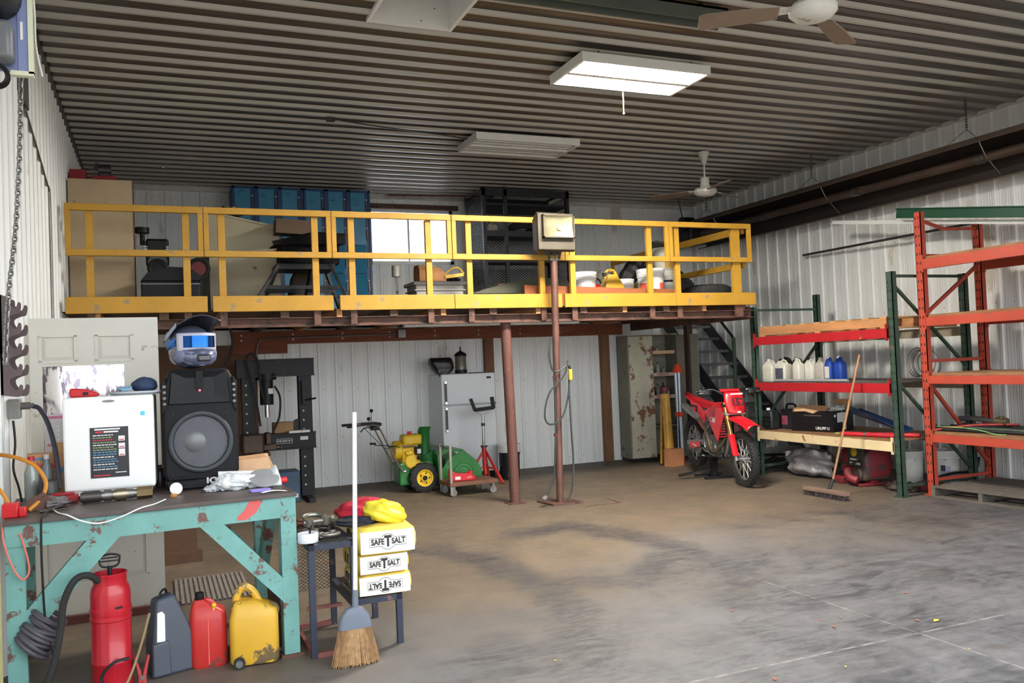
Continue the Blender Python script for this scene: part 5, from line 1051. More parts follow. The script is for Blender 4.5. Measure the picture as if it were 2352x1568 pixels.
# tripods leaning at the cabinet
tp = thing('survey_tripod', 'silver survey tripod with orange head and feet leaning at the cabinet', 'tripod', (7.50, 11.30, 0))
m_oran = M('orange_plastic', (214,66,34), .5)
obj('head', MB().loft([[(x*.09,y*.09,1.42) for x, y in arc(0,0,1,0,330,11)],[(x*.035,y*.035,1.55) for x, y in arc(0,0,1,0,330,11)]]), m_oran, tp)
for i, a in enumerate((-100, 20, 140)):
    c, s = math.cos(R(a)), math.sin(R(a))
    l_ = obj('leg', MB().cyl((.03*c,.03*s,.76),(.035*c,.035*s,1.43),.022,n=10).cyl((.045*c-.012*s,.045*s+.012*c,.06),(.03*c-.012*s,.03*s+.012*c,.80),.009,n=8).cyl((.045*c+.012*s,.045*s-.012*c,.06),(.03*c+.012*s,.03*s-.012*c,.80),.009,n=8), M('silver_tube', (176,182,196), .3, .6), tp)
    obj('clamp', MB().cb((.032*c,.032*s,.77),(.06,.06,.07)), m_oran, l_, bevel=.006); obj('foot', MB().cyl((.05*c,.05*s,0),(.046*c,.046*s,.10),.02,.032,n=10), m_oran, l_)
wt = thing('wood_tripod', 'yellow wooden survey tripod folded, standing at the cabinet', 'tripod', (7.27, 11.34, 0))
obj('head', MB().cyl((0,0,1.14),(0,0,1.20),.085,n=16).cyl((0,0,1.06),(0,0,1.14),.05,n=14), M('dark_red_metal', (96,34,34), .5), wt)
for i, a in enumerate((-110, 10, 130)):
    c, s = math.cos(R(a)), math.sin(R(a)); l_ = obj('leg', MB().bar((.085*c,.085*s,.02),(.035*c,.035*s,1.10),.11,.03,up=(c,s,0)), M('ochre_varnish', (186,136,44), .55, 0, .15, 5, wear_or_refl=((120,90,50), .2, 8)), wt, smooth=0); obj('leg_rail', MB().bar((.102*c,.102*s,.02),(.052*c,.052*s,1.08),.03,.02,up=(c,s,0)), M('yellow_varnish', (214,166,50), .5), l_, smooth=0)
tag(obj('tan_carton', MB().box(-.14,-.08,0,.12,.08,.26), M('tan_carton', (168,112,74), .8, 0, .12, 6), smooth=0, loc=(7.28,11.16,0), rot=(0,0,R(12))), 'small tan carton at the foot of the wooden tripod', 'box')

# ------------------------------------------------------------------ pallet racks on the right
m_gr = M('green_rack_paint', (46,68,56), .5, 0, .18, 5, wear_or_refl=((90,84,70), .15, 8)); m_rb = M('red_beam_paint', (164,26,34), .45, 0, .1, 5, wear_or_refl=((196,150,120), .07, 14)); m_crm = M('cream_beam_paint', (222,200,156), .5, 0, .08, 5, wear_or_refl=((160,80,50), .14, 9))
m_or = M('orange_rack_paint', (170,66,48), .5, 0, .10, 4, wear_or_refl=((120,76,62), .12, 7)); m_hole = M('dark_slot', (22,20,20), .9)
m_plank = M('grey_brown_plank', (136,98,66), .8, 0, .25, 4, stretch=(4,.6,4)); m_plg = M('weathered_plank', (92,84,76), .85, 0, .2, 4, stretch=(4,.6,4))
def upright(par, o, x, y, h, mat, w_=.08):
    u = obj('upright', L3(MB().box(x,y-w_/2,.012,x+.012,y+w_/2,h).box(x,y-w_/2,.012,x+.07,y-w_/2+.006,h).box(x,y+w_/2-.006,.012,x+.07,y+w_/2,h), o), mat, par, smooth=0)
    b = MB(); z = .14
    while z < h-.05:
        for s in (-1, 1): b.box(x-.0015,y+s*.02-.006,z,x+.001,y+s*.02+.006,z+.03)
        z += .102
    obj('slots', L3(b, o), m_hole, u, smooth=0, kind='stuff')
    obj('foot', L3(MB().box(x-.03,y-.07,0,x+.10,y+.07,.012), o), mat, par, smooth=0); return u
def beam(par, o, x, y0, y1, z0, z1, mat, name='beam'):
    b = obj(name, L3(MB().box(x,y0,z0,x+.045,y1,z1), o), mat, par, smooth=0, bevel=.003)
    for y in (y0, y1): obj('connector', L3(MB().box(x-.004,y-.02 if y == y1 else y,z0-.03,x+.02,y if y == y1 else y+.02,z1+.05), o), mat, b, smooth=0)
    return b
GO = (8.2, 8.37, 0); YA, YB_ = 7.17, 9.58
gr = thing('green_pallet_rack', 'dark green pallet rack bay with red and cream beams beside the stair', 'pallet rack', GO)
for x, y, h in ((7.60,YA,2.52),(8.72,YA,2.50),(7.60,YB_,2.30),(8.72,YB_,2.47)): upright(gr, GO, x, y, h, m_gr)
for y, zs_ in ((YA, ((.12,.12),(2.38,1.42),(2.47,2.47),(1.28,.22))), (YB_, ((.12,.12),(.64,1.78),(2.26,2.26)))):
    for z0, z1 in zs_: obj('frame_brace', L3(MB().bar((7.65,y,z0),(8.74,y,z1),.028,.032), GO), m_gr, gr, smooth=0)
for z0, z1, m_ in ((1.775,1.885,m_rb),(1.155,1.265,m_rb),(.50,.61,m_crm)):
    beam(gr, GO, 7.575, YA+.045, YB_-.045, z0, z1, m_); beam(gr, GO, 8.76, YA+.045, YB_-.045, z0, z1, M('pale_rear_beam', (150,140,120), .6))
for k in range(8): obj('deck_board', L3(MB().box(7.63+k*.143,YA+.05,.611,7.63+k*.143+.135,YB_-.05,.622), GO), m_plank, gr, smooth=0)
obj('deck_sheet', L3(MB().box(7.63,YA+.05,1.266,8.75,YB_-.05,1.274), GO), M('dark_deck', (78,70,64), .7, 0, .2, 6), gr, smooth=0)
OO = (8.4, 5.85, 0); YC, YD = 4.62, 7.07
og = thing('orange_pallet_rack', 'tall orange pallet rack bay with plank decks at the right edge', 'pallet rack', OO)
for x, y, h in ((7.96,YD,3.18),(8.88,YD,3.09),(7.96,YC,3.18),(8.88,YC,3.09)): upright(og, OO, x, y, h, m_or, .09)
for y in (YC, YD):
    for z0, z1 in ((.17,.17),(1.26,.28),(1.50,1.50),(2.69,2.69),(2.02,2.60)): obj('frame_brace', L3(MB().bar((8.01,y,z0),(8.90,y,z1),.03,.036), OO), m_or, og, smooth=0)
    obj('frame_brace', L3(MB().tube([(8.01,y,3.09),(8.38,y,3.0),(8.90,y,3.02)], .02, 6), OO), m_or, og)
for z0, z1 in ((2.527,2.64),(1.889,1.99),(1.246,1.337),(.598,.685)):
    beam(og, OO, 7.94, YC+.05, YD-.05, z0, z1, m_or); beam(og, OO, 8.91, YC+.05, YD-.05, z0, z1, m_or)
    for k in range(7): obj('deck_plank', L3(MB().box(7.985+k*.132,YC+.05,z1+.001,7.985+k*.132+.125,YD-.06,z1+.03), OO), m_plank, og, smooth=0)
# pallet on the green rack
def pallet(lab, loc, rz, L, W, mat, matb, h=.12, nb=7):
    t = thing('wood_pallet', lab, 'pallet', loc, rz, 'wooden pallets')
    for k in range(nb): obj('deck_board', MB().box(0,k*(W-.1)/(nb-1),h-.018,L,k*(W-.1)/(nb-1)+.1,h), mat, t, smooth=0)
    for k in range(3): obj('stringer', MB().box(k*(L-.045)/2,.005,.018,k*(L-.045)/2+.045,W-.005,h-.018), matb, t, smooth=0)
    for k in range(3): obj('bottom_board', MB().box(0,k*(W-.1)/2,0,L,k*(W-.1)/2+.1,.018), mat, t, smooth=0)
    return t
pallet('pale timber pallet lying on the top level of the green rack', (7.62, 7.25, 1.887), 0, 1.10, 2.20, M('pale_pallet', (186,140,92), .8, 0, .2, 5, stretch=(.8,4,4)), m_wood, .135, 9)
pallet('weathered grey pallet lying on the floor under the orange rack', (7.86, 6.98, 0), R(-86), 1.15, 1.05, m_plg, m_plg, .125, 7)
# long stock lying on top of the orange rack
tag(obj('green_beam', MB().bar((8.60,4.80,2.81),(8.60,7.92,3.335),.05,.112).bar((8.60,4.79,2.868),(8.60,7.91,3.393),.09,.015), M('dark_green_beam', (22,70,50), .45), smooth=0, bevel=.004), 'long dark green steel beam lying over the orange rack', 'beam')
tag(obj('white_trim_bar', MB().prism([(0,0),(.04,0),(.04,.05),(.03,.05),(.03,.012),(0,.012)], 'xz', 0, 4.25), m_white, smooth=0, loc=(8.70,4.98,2.72), rot=(R(9.4),0,0)), 'long white metal trim bar sloping beneath the green beam', 'trim bar')
tag(obj('steel_angle_bar', MB().bar((8.98,7.0,3.10),(9.22,10.32,3.14),.03,.03), m_dksteel, smooth=0), 'thin dark steel angle bar reaching out along the right wall', 'bar')
# jugs
def jug(lab, loc, w_, d, h, mat, cap, rz=0, label=None):
    t = thing('plastic_jug', lab, 'jug', loc, rz, 'chemical jugs on the green rack')
    def s(z, k, dx=0): return [(x*k*(.7 if k < .6 else 1)+0, y*k+dx, z) for x, y in rrect(-d/2,-w_/2,d/2,w_/2,.025,3)]
    obj('body', MB().loft([s(0,.92), s(.012,1), s(h*.66,1), s(h*.76,.88,.0), s(h*.86,.5,w_*.16), s(h*.93,.3,w_*.2)]), mat, t, smooth=50)
    obj('handle', MB().tube(bez([(0,w_*.20,h*.88),(0,0,h*.95),(0,-w_*.25,h*.90),(0,-w_*.40,h*.74)], 5), .012, 8), mat, t)
    obj('cap', MB().lathe([(.022,0),(.024,.004),(.024,.028),(.02,.03)], 14, Matrix.Translation((0,w_*.2,h*.92))), cap, t)
    if label: obj('label_sheet', MB().box(-d/2-.002,-w_*.34,h*.12,-d/2+.001,w_*.34,h*.60), label, t, smooth=0)
    return t
m_jw = M('white_jug', (200,198,186), .45, 0, .05, 6); m_jd = M('dark_jug', (44,44,40), .45); m_jg = M('grey_jug', (176,170,162), .45, 0, .15, 8); m_jb = M('blue_jug', (30,66,150), .42)
ZL = 1.2745
jug('large white jug with a faded label nearest the left upright', (7.76, 9.42, ZL), .21, .15, .30, m_jw, m_jw, 0, M('faded_label', (196,200,180), .6))
jug('large white jug with a black and blue label', (7.76, 9.17, ZL), .22, .15, .30, m_jw, m_black, 0, M('dark_label', (70,72,84), .6, 0, .4, 20))
jug('black jug behind the white jugs at the left upright', (8.05, 9.42, ZL), .2, .14, .32, m_jd, m_black)
jug('black-green jug right of the labelled white jug', (7.95, 9.10, ZL), .20, .14, .31, m_jd, m_jd)
jug('slim white bottle-shaped jug standing on green tape', (7.74, 8.86, ZL+.032), .13, .11, .27, m_jw, m_jw, 0)
jug('white jug with side handle right of the slim white one', (7.86, 8.76, ZL), .16, .13, .30, m_jw, m_black)
jug('dirty grey-white jug left of the blue jugs', (7.90, 8.60, ZL), .15, .13, .30, m_jg, m_jg)
jug('narrow blue jug with white label', (7.90, 8.465, ZL), .11, .10, .31, m_jb, m_white, 0, m_whited)
jug('plain blue jug at the right end of the row', (7.95, 8.34, ZL), .13, .12, .31, m_jb, m_white)
tag(obj('green_tape_roll', MB().lathe([(.062,0),(.065,.003),(.065,.028),(.062,.031),(.02,.031)], 24), M('lime_green_tape', (120,200,80), .5), loc=(7.74,8.86,ZL)), 'lime green tape roll beneath the slim white jug', 'tape')
tag(obj('grey_pipe_length', MB().cyl((7.655,9.20,ZL+.018),(7.69,7.95,ZL+.018),.018,n=12), M('grey_pvc', (150,150,150), .45)), 'grey plastic pipe lying at the front edge of the middle shelf', 'pipe')
wc = MB()
for k in range(5): wc.ring((8.66-.03*k,7.62+.015*k,1.452+.006*k), .165+.012*math.sin(k*2), .006, (1,.15*math.sin(k),.1*math.cos(k)), 32, 5)
tag(obj('wire_coil', wc, M('grey_wire', (110,108,104), .5, .4)), 'coil of grey wire leaning behind the green rack shelf', 'wire coil')
# lower shelf
ZS = .6225
bk = thing('black_product_box', 'large black printed carton with torn open top on the lower shelf', 'box', (7.90, 8.46, ZS), R(-90+14))
obj('carton', MB().box(-.61,0,0,.0,.02,.27).box(-.61,.44,0,0,.46,.27).box(-.61,.02,0,-.59,.44,.27).box(-.02,.02,0,0,.44,.27).box(-.61,.02,0,0,.44,.01), M('glossy_black_card', (20,20,24), .3, 0, .1, 6), bk, smooth=0)
obj('torn_edge', MB().prism([(-.59,.255),(-.40,.262),(-.28,.235),(-.20,.27),(-.42,.30),(-.52,.28)], 'xz', -.003, 0), m_cardl, bk, smooth=0)
obj('flap', MB().box(-.26,.44,.27,.0,.446,.40), m_card, bk, smooth=0); obj('inner_flap', MB().add([(-.6,.02,.27),(-.1,.02,.27),(-.12,.10,.33),(-.56,.10,.33)],[(0,1,2,3)]), m_card, bk, smooth=0, solid=.004)
obj('logo', text_mb('URUPP U', .05, face_T((-.15,-.002,.045), (1,0,0), (0,0,1)), .001, .001), m_white, bk, smooth=0, label='white printed lettering'); obj('print_bar', MB().box(-.42,-.002,.20,-.16,0,.215), m_steel, bk, smooth=0)
obj('shipping_label', MB().box(.0,.10,.12,.002,.30,.24).box(.0,.22,.02,.0025,.29,.12), m_white, bk, smooth=0); obj('barcode', MB().box(0,.03,.19,.002,.07,.22), m_white, bk, smooth=0)
tag(obj('white_fittings', soft('f', (0,0,.0), (.14,.10,.05), None, .3, 4, 31), m_whited, loc=(8.12,8.62,ZS+.27)), 'pale fittings heaped inside the black carton', 'fittings')
bj = thing('battery_pack', 'black battery pack with a red and blue label on the lower shelf', 'battery pack', (7.97, 9.30, ZS), R(0))
obj('case', MB().box(-.09,-.115,0,.09,.115,.27), M('black_case', (34,34,38), .5), bj, bevel=.015); obj('label_sheet', MB().box(-.093,-.02,.06,-.089,.09,.18), M('red_blue_label', (150,70,90), .5, 0, .5, 9), bj, smooth=0); obj('handle', MB().tube(bez([(0,-.10,.27),(0,-.07,.33),(0,.07,.33),(0,.10,.27)], 4), .014, 8), m_black, bj)
bj2 = thing('black_jerry_can', 'black jerry can with white cap behind the bike handlebar', 'jerry can', (7.73, 9.43, ZS))
obj('body', MB().box(-.08,-.09,0,.08,.09,.26), M('black_can', (30,34,36), .4), bj2, bevel=.03); obj('ribs', MB().box(-.086,-.08,.04,-.078,.08,.06).box(-.086,-.08,.10,-.078,.08,.12).box(-.086,-.08,.16,-.078,.08,.18), m_blackm, bj2, smooth=0); obj('cap', MB().cyl((0,.05,.26),(0,.05,.29),.025), m_white, bj2)
tag(obj('blue_chute', MB().grid(lambda u, v: (-.04+.22*v, .80*(u-.5), .07+.27*u*(.9-.25*v)+.05*math.cos(v*6.28)*(.4+.6*u)), 14, 14), M('blue_plastic_sheet', (40,66,108), .45, 0, .1, 4), loc=(7.98,7.85,ZS+.0), solid=.008), 'blue plastic chute leaning on the lower shelf', 'chute')
for i, (a, b, lab) in enumerate([((7.66,8.10,ZS+.028),(7.86,7.32,ZS+.028),'red umbrella-like tube with green tip at the shelf front'),((7.72,7.86,ZS+.028),(8.05,7.26,ZS+.028),'plain red tube behind the green-tipped one')]):
    t = thing('red_tube', lab, 'tube', a, group='red tubes on the lower shelf'); d = Vector(b)-Vector(a)
    obj('sleeve', MB().tube([d*0, d*.08, d*.5, d], [.010,.024,.027,.024], 10), M('red_fabric', (184,28,44), .55), t); obj('band', MB().tube([d*.40, d*.44], .029, 10), m_steel, t); obj('tip', MB().tube([d*-.08, d*0], [.004,.010], 8), M('lime_tip', (150,190,70), .5) if i == 0 else m_steel, t)
# under the rack
m_slv = M('silver_tarp', (150,146,146), .4, .2, .2, 8, bump=.6, bscale=10)
tag(obj('silver_bag', soft('b', (0,0,.17), (.22,.38,.20), None, .16, 3.2, 41, nu=36, nv=20, flat=.25), m_slv, loc=(8.05,9.05,0), smooth=70), 'crumpled silver-grey tarp bundle under the green rack', 'tarp')
tag(obj('silver_sack', soft('b', (0,0,.22), (.22,.24,.26), None, .14, 3.2, 43, nu=30, nv=18, flat=.2), m_slv, loc=(8.48,8.62,0), smooth=70), 'upright silver sack behind the tarp bundle under the rack', 'sack')
gn = thing('red_machine', 'worn red engine machine with black front panel under the green rack', 'machine', (8.12, 8.16, 0), R(-8))
m_rm = M('scuffed_red', (120,30,38), .55, 0, .25, 6, wear_or_refl=((70,52,48), .32, 7))
obj('cover', MB().loft([[(x*s,y*s2,z) for x, y in rrect(-.22,-.25,.22,.25,.08,4)] for z, s, s2 in ((.10,.9,.95),(.25,1,1),(.40,.95,.95),(.46,.75,.8))]), m_rm, gn, smooth=50)
fp = obj('front_panel', MB().box(-.25,-.26,.22,-.225,.02,.47), M('panel_dark', (50,46,44), .5, 0, .3, 9), gn, smooth=0); obj('badge_disc', MB().cyl((-.256,-.11,.41),(-.25,-.11,.41),.055,n=20), M('olive_yellow', (176,150,40), .5), fp)
obj('panel_print', MB().box(-.252,-.20,.31,-.25,-.03,.33).box(-.252,-.22,.26,-.25,-.02,.285), m_whited, fp, smooth=0)
obj('engine', MB().box(-.20,-.22,.06,.15,.16,.22).cyl((-.24,-.10,.14),(-.12,-.10,.14),.10,n=18), M('grimy_casting', (84,70,62), .6, .3, .3, 9), gn, bevel=.02)
obj('exhaust_elbow', MB().tube(bez([(-.22,.02,.20),(-.30,-.04,.16),(-.32,-.12,.10),(-.28,-.20,.07)], 6), .05, 12), m_rm, gn)
obj('skid', MB().box(-.30,.08,0,-.20,.26,.09).box(-.30,-.26,0,.15,-.22,.04).box(-.30,.22,0,.15,.26,.04).box(-.10,-.22,.02,.0,.22,.06), m_rm, gn, bevel=.01)
obj('hose', MB().tube(bez([(-.24,.20,.42),(-.30,.1,.30),(-.30,-.1,.26),(-.24,-.24,.36),(-.1,-.28,.48)], 6), .014, 8), m_rubber, gn)
pail('white pail with wire handle between green and orange uprights', (8.37, 7.72, 0), .15, .42, m_whited, m_whited, R(30))
pail('white pail with a lilac label behind the orange upright', (8.70, 7.50, 0), .165, .42, m_whited, m_white, 0, [(.04,.24,-160,-120,M('lilac_label', (170,168,200), .6)),(.18,.25,-158,-140,m_black)])
tag(obj('dark_scrap', soft('s', (0,0,.03), (.12,.2,.07), None, .3, 5, 51, flat=.4), M('dark_rubble', (62,52,46), .9, 0, .3, 20), loc=(7.98,7.50,0)), 'heap of dark scrap on the floor behind the green upright', 'scrap')
tag(obj('red_scrap', MB().box(-.14,-.09,0,.14,.09,.10).cyl((-.1,-.1,.06),(.1,-.1,.06),.04), m_rm, bevel=.015, loc=(8.25,7.36,0), rot=(0,0,R(20))), 'low red metal block between the two racks', 'metal block')
tag(obj('black_bent_rod', MB().tube(bez([(8.20,7.26,.14),(8.5,7.24,.18),(8.84,7.22,.19),(8.90,7.20,.34)], 5), .016, 6), m_blackm), 'black bent rod low behind the orange upright', 'rod')
fp_ = thing('black_frame_parts', 'tangle of black metal frame parts under the left end of the green rack', 'frame parts', (8.05, 10.0, 0))
for k, (a, b) in enumerate((((-.22,-.3,.10),(.25,.02,.14)),((-.2,-.1,.05),(.3,-.28,.18)),((-.15,.05,.03),(-.1,-.35,.22)),((.05,.08,.04),(.2,-.33,.08)),((-.25,-.2,.24),(.25,-.12,.20)))): obj('frame_bar', MB().bar(a, b, .04, .03), m_blackm, fp_, smooth=0)
obj('base_plate', MB().box(-.25,-.32,0,.28,.10,.035), m_dksteel, fp_, smooth=0)
# bundle on the orange rack's lowest level
zb = .7165
for i, (p, r, m_, lab, cat) in enumerate([
  ([(8.030,7.05,zb+.02),(8.110,6.4,zb+.02),(8.150,5.6,zb+.02)],.018,m_blackm,'black steel bar at the front of the loaded orange shelf','bar'),
  ([(8.190,7.1,zb+.025),(8.230,6.4,zb+.03),(8.260,5.5,zb+.025)],.024,M('dark_green_bar', (40,54,44), .5),'dark green bar in the middle of the loaded orange shelf','bar'),
  ([(8.360,7.1,zb+.025),(8.370,6.2,zb+.025),(8.410,5.4,zb+.025)],.024,m_blackm,'black steel bar at the back of the loaded orange shelf','bar'),
  ([(8.510,7.1,zb+.03),(8.530,6.2,zb+.03),(8.560,5.3,zb+.03)],.028,m_dksteel,'dark pipe lying behind the bars on the orange shelf','pipe'),
  ([(7.980,7.02,zb+.012),(8.230,6.72,zb+.064),(8.490,6.35,zb+.075)],.012,M('dull_red_bar', (150,44,48), .5),'dull red bar lying crosswise on the bundle','bar'),
  ([(8.560,7.15,zb+.10),(8.530,6.9,zb+.11),(8.470,6.6,zb+.09)],.03,M('grey_foam_hose', (78,76,76), .8),'grey foam hose lying on the bundle','hose'),
  ([(8.060,7.1,zb+.045),(8.050,6.8,zb+.052),(8.010,6.5,zb+.045),(7.980,6.25,zb+.012),(8.010,6.15,zb+.01)],.004,M('green_wire', (130,200,120), .5),'bright green wire draped over the loaded orange shelf','wire')]):
    tag(obj('steel_bar' if cat == 'bar' else cat+'_length', MB().tube(bez(p, 6), r, 8), m_), lab, cat, 'long stock on the orange rack')
tag(obj('pipe_fitting', MB().cyl((0,-.07,.05),(0,.07,.05),.045,n=14).cyl((0,.0,.05),(.0,.0,.11),.03,n=12), M('olive_brass', (96,82,60), .5, .4), loc=(8.430,6.52,zb+.05), bevel=.005), 'brassy pipe fitting at the back of the orange shelf', 'fitting')
# push broom
pbm = thing('push_broom', 'wide push broom with wooden handle leaning on the green rack', 'broom', (6.96, 7.62, 0))
obj('block', MB().box(-.045,-.33,.055,.045,.33,.095), M('dusty_pink_wood', (116,92,80), .8, 0, .15, 6), pbm, smooth=0, bevel=.006)
bb = MB()
for k in range(400):
    x, y = RND.uniform(-.042,.042), RND.uniform(-.32,.32); bb.bar((x,y,.056),(x*1.25+RND.uniform(-.006,.006),y+RND.uniform(-.008,.008),.001),.004,.004)
obj('bristles', bb, M('dark_bristle', (70,62,62), .9), pbm, smooth=0, kind='stuff')
obj('ferrule', MB().cyl((.03,-.02,.09),(.10,-.02,.20),.019,n=12), m_black, pbm); obj('handle', MB().cyl((.09,-.02,.18),(.585,-.02,1.60),.0135,n=12), M('worn_handle_wood', (150,108,76), .65, 0, .2, 6, stretch=(2,2,.4)), pbm)

# ------------------------------------------------------------------ dirt bike
bkx, bky = 6.95, 9.57
mc = thing('dirt_bike', 'red motocross bike with number plate, rear wheel raised on a stand', 'motorcycle', (bkx, bky, 0), math.atan2(-1.45, -.30))
def LF(b):  # rear of the bike is lifted on its stand
    b.v = [(x, y, z+.05*(1-x/.74)) for x, y, z in b.v]; return b
m_brd = M('bike_red_plastic', (206,22,36), .32, 0, .05, 5, coat=.3); m_bwh = M('bike_white_print', (225,222,220), .4); m_alu = M('bike_aluminium', (160,160,162), .35, .8, .12, 8); m_gold = M('gold_fork_tube', (190,164,96), .3, .85, .08, 6); m_bkp = M('bike_black_plastic', (26,26,28), .45); m_eng = M('bike_engine_cast', (112,110,106), .45, .6, .25, 12)
def mc_wheel(cx, cz, r, w_, nm):
    T = Matrix.Translation((cx,0,cz)) @ Matrix.Rotation(R(90),4,'X')
    t_ = obj('tyre', LF(MB().lathe([(r*.76,-w_*.38),(r*.86,-w_*.5),(r*.95,-w_*.42),(r*.985,-w_*.2),(r*.985,w_*.2),(r*.95,w_*.42),(r*.86,w_*.5),(r*.76,w_*.38),(r*.74,0)], 44, T, False, False)), m_rubber, mc)
    kn = MB()
    for k in range(44):
        for j, yy in enumerate((-.36,-.12,.12,.36)):
            a = 2*PI*(k+.5*(j % 2))/44; kn.cb((0,0,0),(r*.075,w_*.2,.022), Matrix.Translation((cx,0,cz)) @ Matrix.Rotation(a,4,'Y') @ Matrix.Translation((0,yy*w_,r*(.992-.10*abs(yy)))) @ Matrix.Rotation(R(-70*yy),4,'X'))
    obj('knobs', LF(kn), m_rubber, t_, smooth=0, kind='stuff')
    obj('rim', LF(MB().lathe([(r*.76,-w_*.2),(r*.79,-w_*.25),(r*.76,-w_*.12),(r*.74,0),(r*.76,w_*.12),(r*.79,w_*.25),(r*.76,w_*.2),(r*.70,0)], 44, T, False, False)), m_alu, mc)
    sp_ = MB()
    for k in range(24):
        a = 2*PI*k/24; s = 1 if k % 2 else -1; a2 = a+(.35 if (k//2) % 2 else -.35)
        sp_.tube([(cx+.045*math.cos(a2),s*.03,cz+.045*math.sin(a2)),(cx+r*.75*math.cos(a),s*.006,cz+r*.75*math.sin(a))], .0028, 4)
    obj('spokes', LF(sp_), M('bright_spoke', (225,225,225), .35, .2), mc, kind='stuff')
    obj('hub', LF(MB().cyl((cx,-.05,cz),(cx,.05,cz),.04,n=16).cyl((cx,-.115,cz),(cx,.115,cz),.014,n=12)), m_alu, mc)
    obj('brake_disc', LF(MB().lathe([(.075,0),(.125,0),(.125,.004),(.075,.004)], 28, Matrix.Translation((cx,.055 if cx > 0 else -.055,cz)) @ Matrix.Rotation(R(90),4,'X'), False, False)), m_steel, mc)
mc_wheel(.74, .347, .347, .10, 'f'); mc_wheel(-.74, .335, .335, .11, 'r')
AX = Vector((.74,0,.345)); TC = Vector((.475,0,.98)); fd = TC-AX
for s in (-1, 1):
    o_ = Vector((0,s*.105,0))
    obj('fork_lower', LF(MB().tube([AX+o_-fd*.03, AX+o_+fd*.10, AX+o_+fd*.42], [.026,.028,.024], 12)), m_alu, mc)
    obj('fork_tube', LF(MB().tube([AX+o_+fd*.40, AX+o_+fd*1.06], .029, 14)), m_gold, mc)
    obj('fork_guard', LF(MB().loft([[tuple(AX+o_+fd*t+Vector((.035+.02*k,s*.012+q*.04,.0)))  for k, q in ((-.6,-1),(.6,-.9),(1.0,0),(.6,.9),(-.6,1))] for t in (.08,.2,.40,.48)])), m_brd, mc, smooth=40)
for t in (.86, 1.02): obj('triple_clamp', LF(MB().cb(AX+fd*t, (.08,.29,.04))), m_bkp if t > .9 else m_alu, mc, bevel=.012)
# fender, number plate
obj('front_fender', LF(MB().grid(lambda u, v: (.30+.78*u, (v-.5)*(.15+.10*math.sin(min(1,u*1.4)*PI*.75)), .835+.055*math.sin(u*2.4)-.06*u*u-.10*(2*v-1)**2*(.35+.3*u)), 18, 8)), m_brd, mc, solid=.005)
npz = obj('number_plate', LF(MB().grid(lambda u, v: (.585+.05*(1-v)-.045*(2*u-1)**2-.05*v, (u-.5)*(.22+.06*math.sin(v*3.0)), .90+.27*v), 10, 8)), m_brd, mc, solid=.006)
pf = face_T((.645,.0,1.045), (0,1,0), (-.28,0,.96))
obj('plate_number', LF(text_mb('157', .13, pf, .004, .004)), m_bkp, npz, smooth=0, label='dark racing number')
obj('plate_band', LF(MB().cb((.605,0,1.15),(.01,.17,.018)).cb((.66,0,.925),(.01,.05,.02))), m_bwh, npz, smooth=0)
# bars
obj('handlebar', LF(MB().tube(bez([(.30,.41,1.165),(.36,.22,1.19),(.42,.10,1.13),(.43,0,1.12),(.42,-.10,1.13),(.36,-.22,1.19),(.30,-.41,1.165)], 6), .012, 8)), m_bkp, mc)
obj('crossbar_pad', LF(MB().cyl((.405,-.13,1.175),(.405,.13,1.175),.022,n=12)), m_brd, mc)
for s in (-1, 1):
    obj('grip', LF(MB().cyl((.335,s*.29,1.178),(.30,s*.42,1.163),.019,n=10)), m_bkp, mc); obj('lever', LF(MB().tube([(.37,s*.25,1.18),(.42,s*.30,1.165),(.40,s*.42,1.15)], .007, 6)), m_alu, mc)
    obj('hand_guard', LF(MB().grid(lambda u, v, s=s: (.43-.05*abs(u-.3), s*(.25+.18*u), 1.115+.085*v), 6, 3)), m_bkp, mc, solid=.004)
# frame, tank, seat
obj('frame', LF(MB().tube(bez([(.44,0,.95),(.36,0,.72),(.28,0,.42),(.20,0,.30)],4), .03, 10).tube(bez([(.42,-.07,.90),(.1,-.11,.74),(-.15,-.12,.55),(-.18,-.11,.36),(.0,-.10,.29),(.2,-.06,.29)],4), .022, 8).tube(bez([(.42,.07,.90),(.1,.11,.74),(-.15,.12,.55),(-.18,.11,.36),(.0,.10,.29),(.2,.06,.29)],4), .022, 8)), m_alu, mc)
obj('subframe', LF(MB().tube([(-.02,-.09,.76),(-.62,-.06,.90)], .012, 6).tube([(-.02,.09,.76),(-.62,.06,.90)], .012, 6).tube([(-.15,-.1,.52),(-.55,-.06,.88)], .011, 6).tube([(-.15,.1,.52),(-.55,.06,.88)], .011, 6)), m_alu, mc)
st_ = [(.28,.055,1.0),(.12,.075,.985),(-.1,.08,.955),(-.35,.085,.955),(-.58,.07,.975),(-.66,.05,.98)]
obj('seat', LF(MB().loft([[(x,-w_,z-.07),(x,-w_*.9,z-.01),(x,-w_*.4,z+.01),(x,w_*.4,z+.01),(x,w_*.9,z-.01),(x,w_,z-.07)] for x, w_, z in st_])), M('bike_red_seat', (176,18,32), .6, 0, .1, 10), mc, smooth=50)
obj('tank', LF(MB().loft([[(x,-w_,z0),(x,-w_,z1-.03),(x,-w_*.5,z1),(x,w_*.5,z1),(x,w_,z1-.03),(x,w_,z0)] for x, w_, z0, z1 in ((.38,.07,.80,.98),(.22,.11,.74,1.0),(.02,.09,.76,.97))])), m_brd, mc, smooth=50)
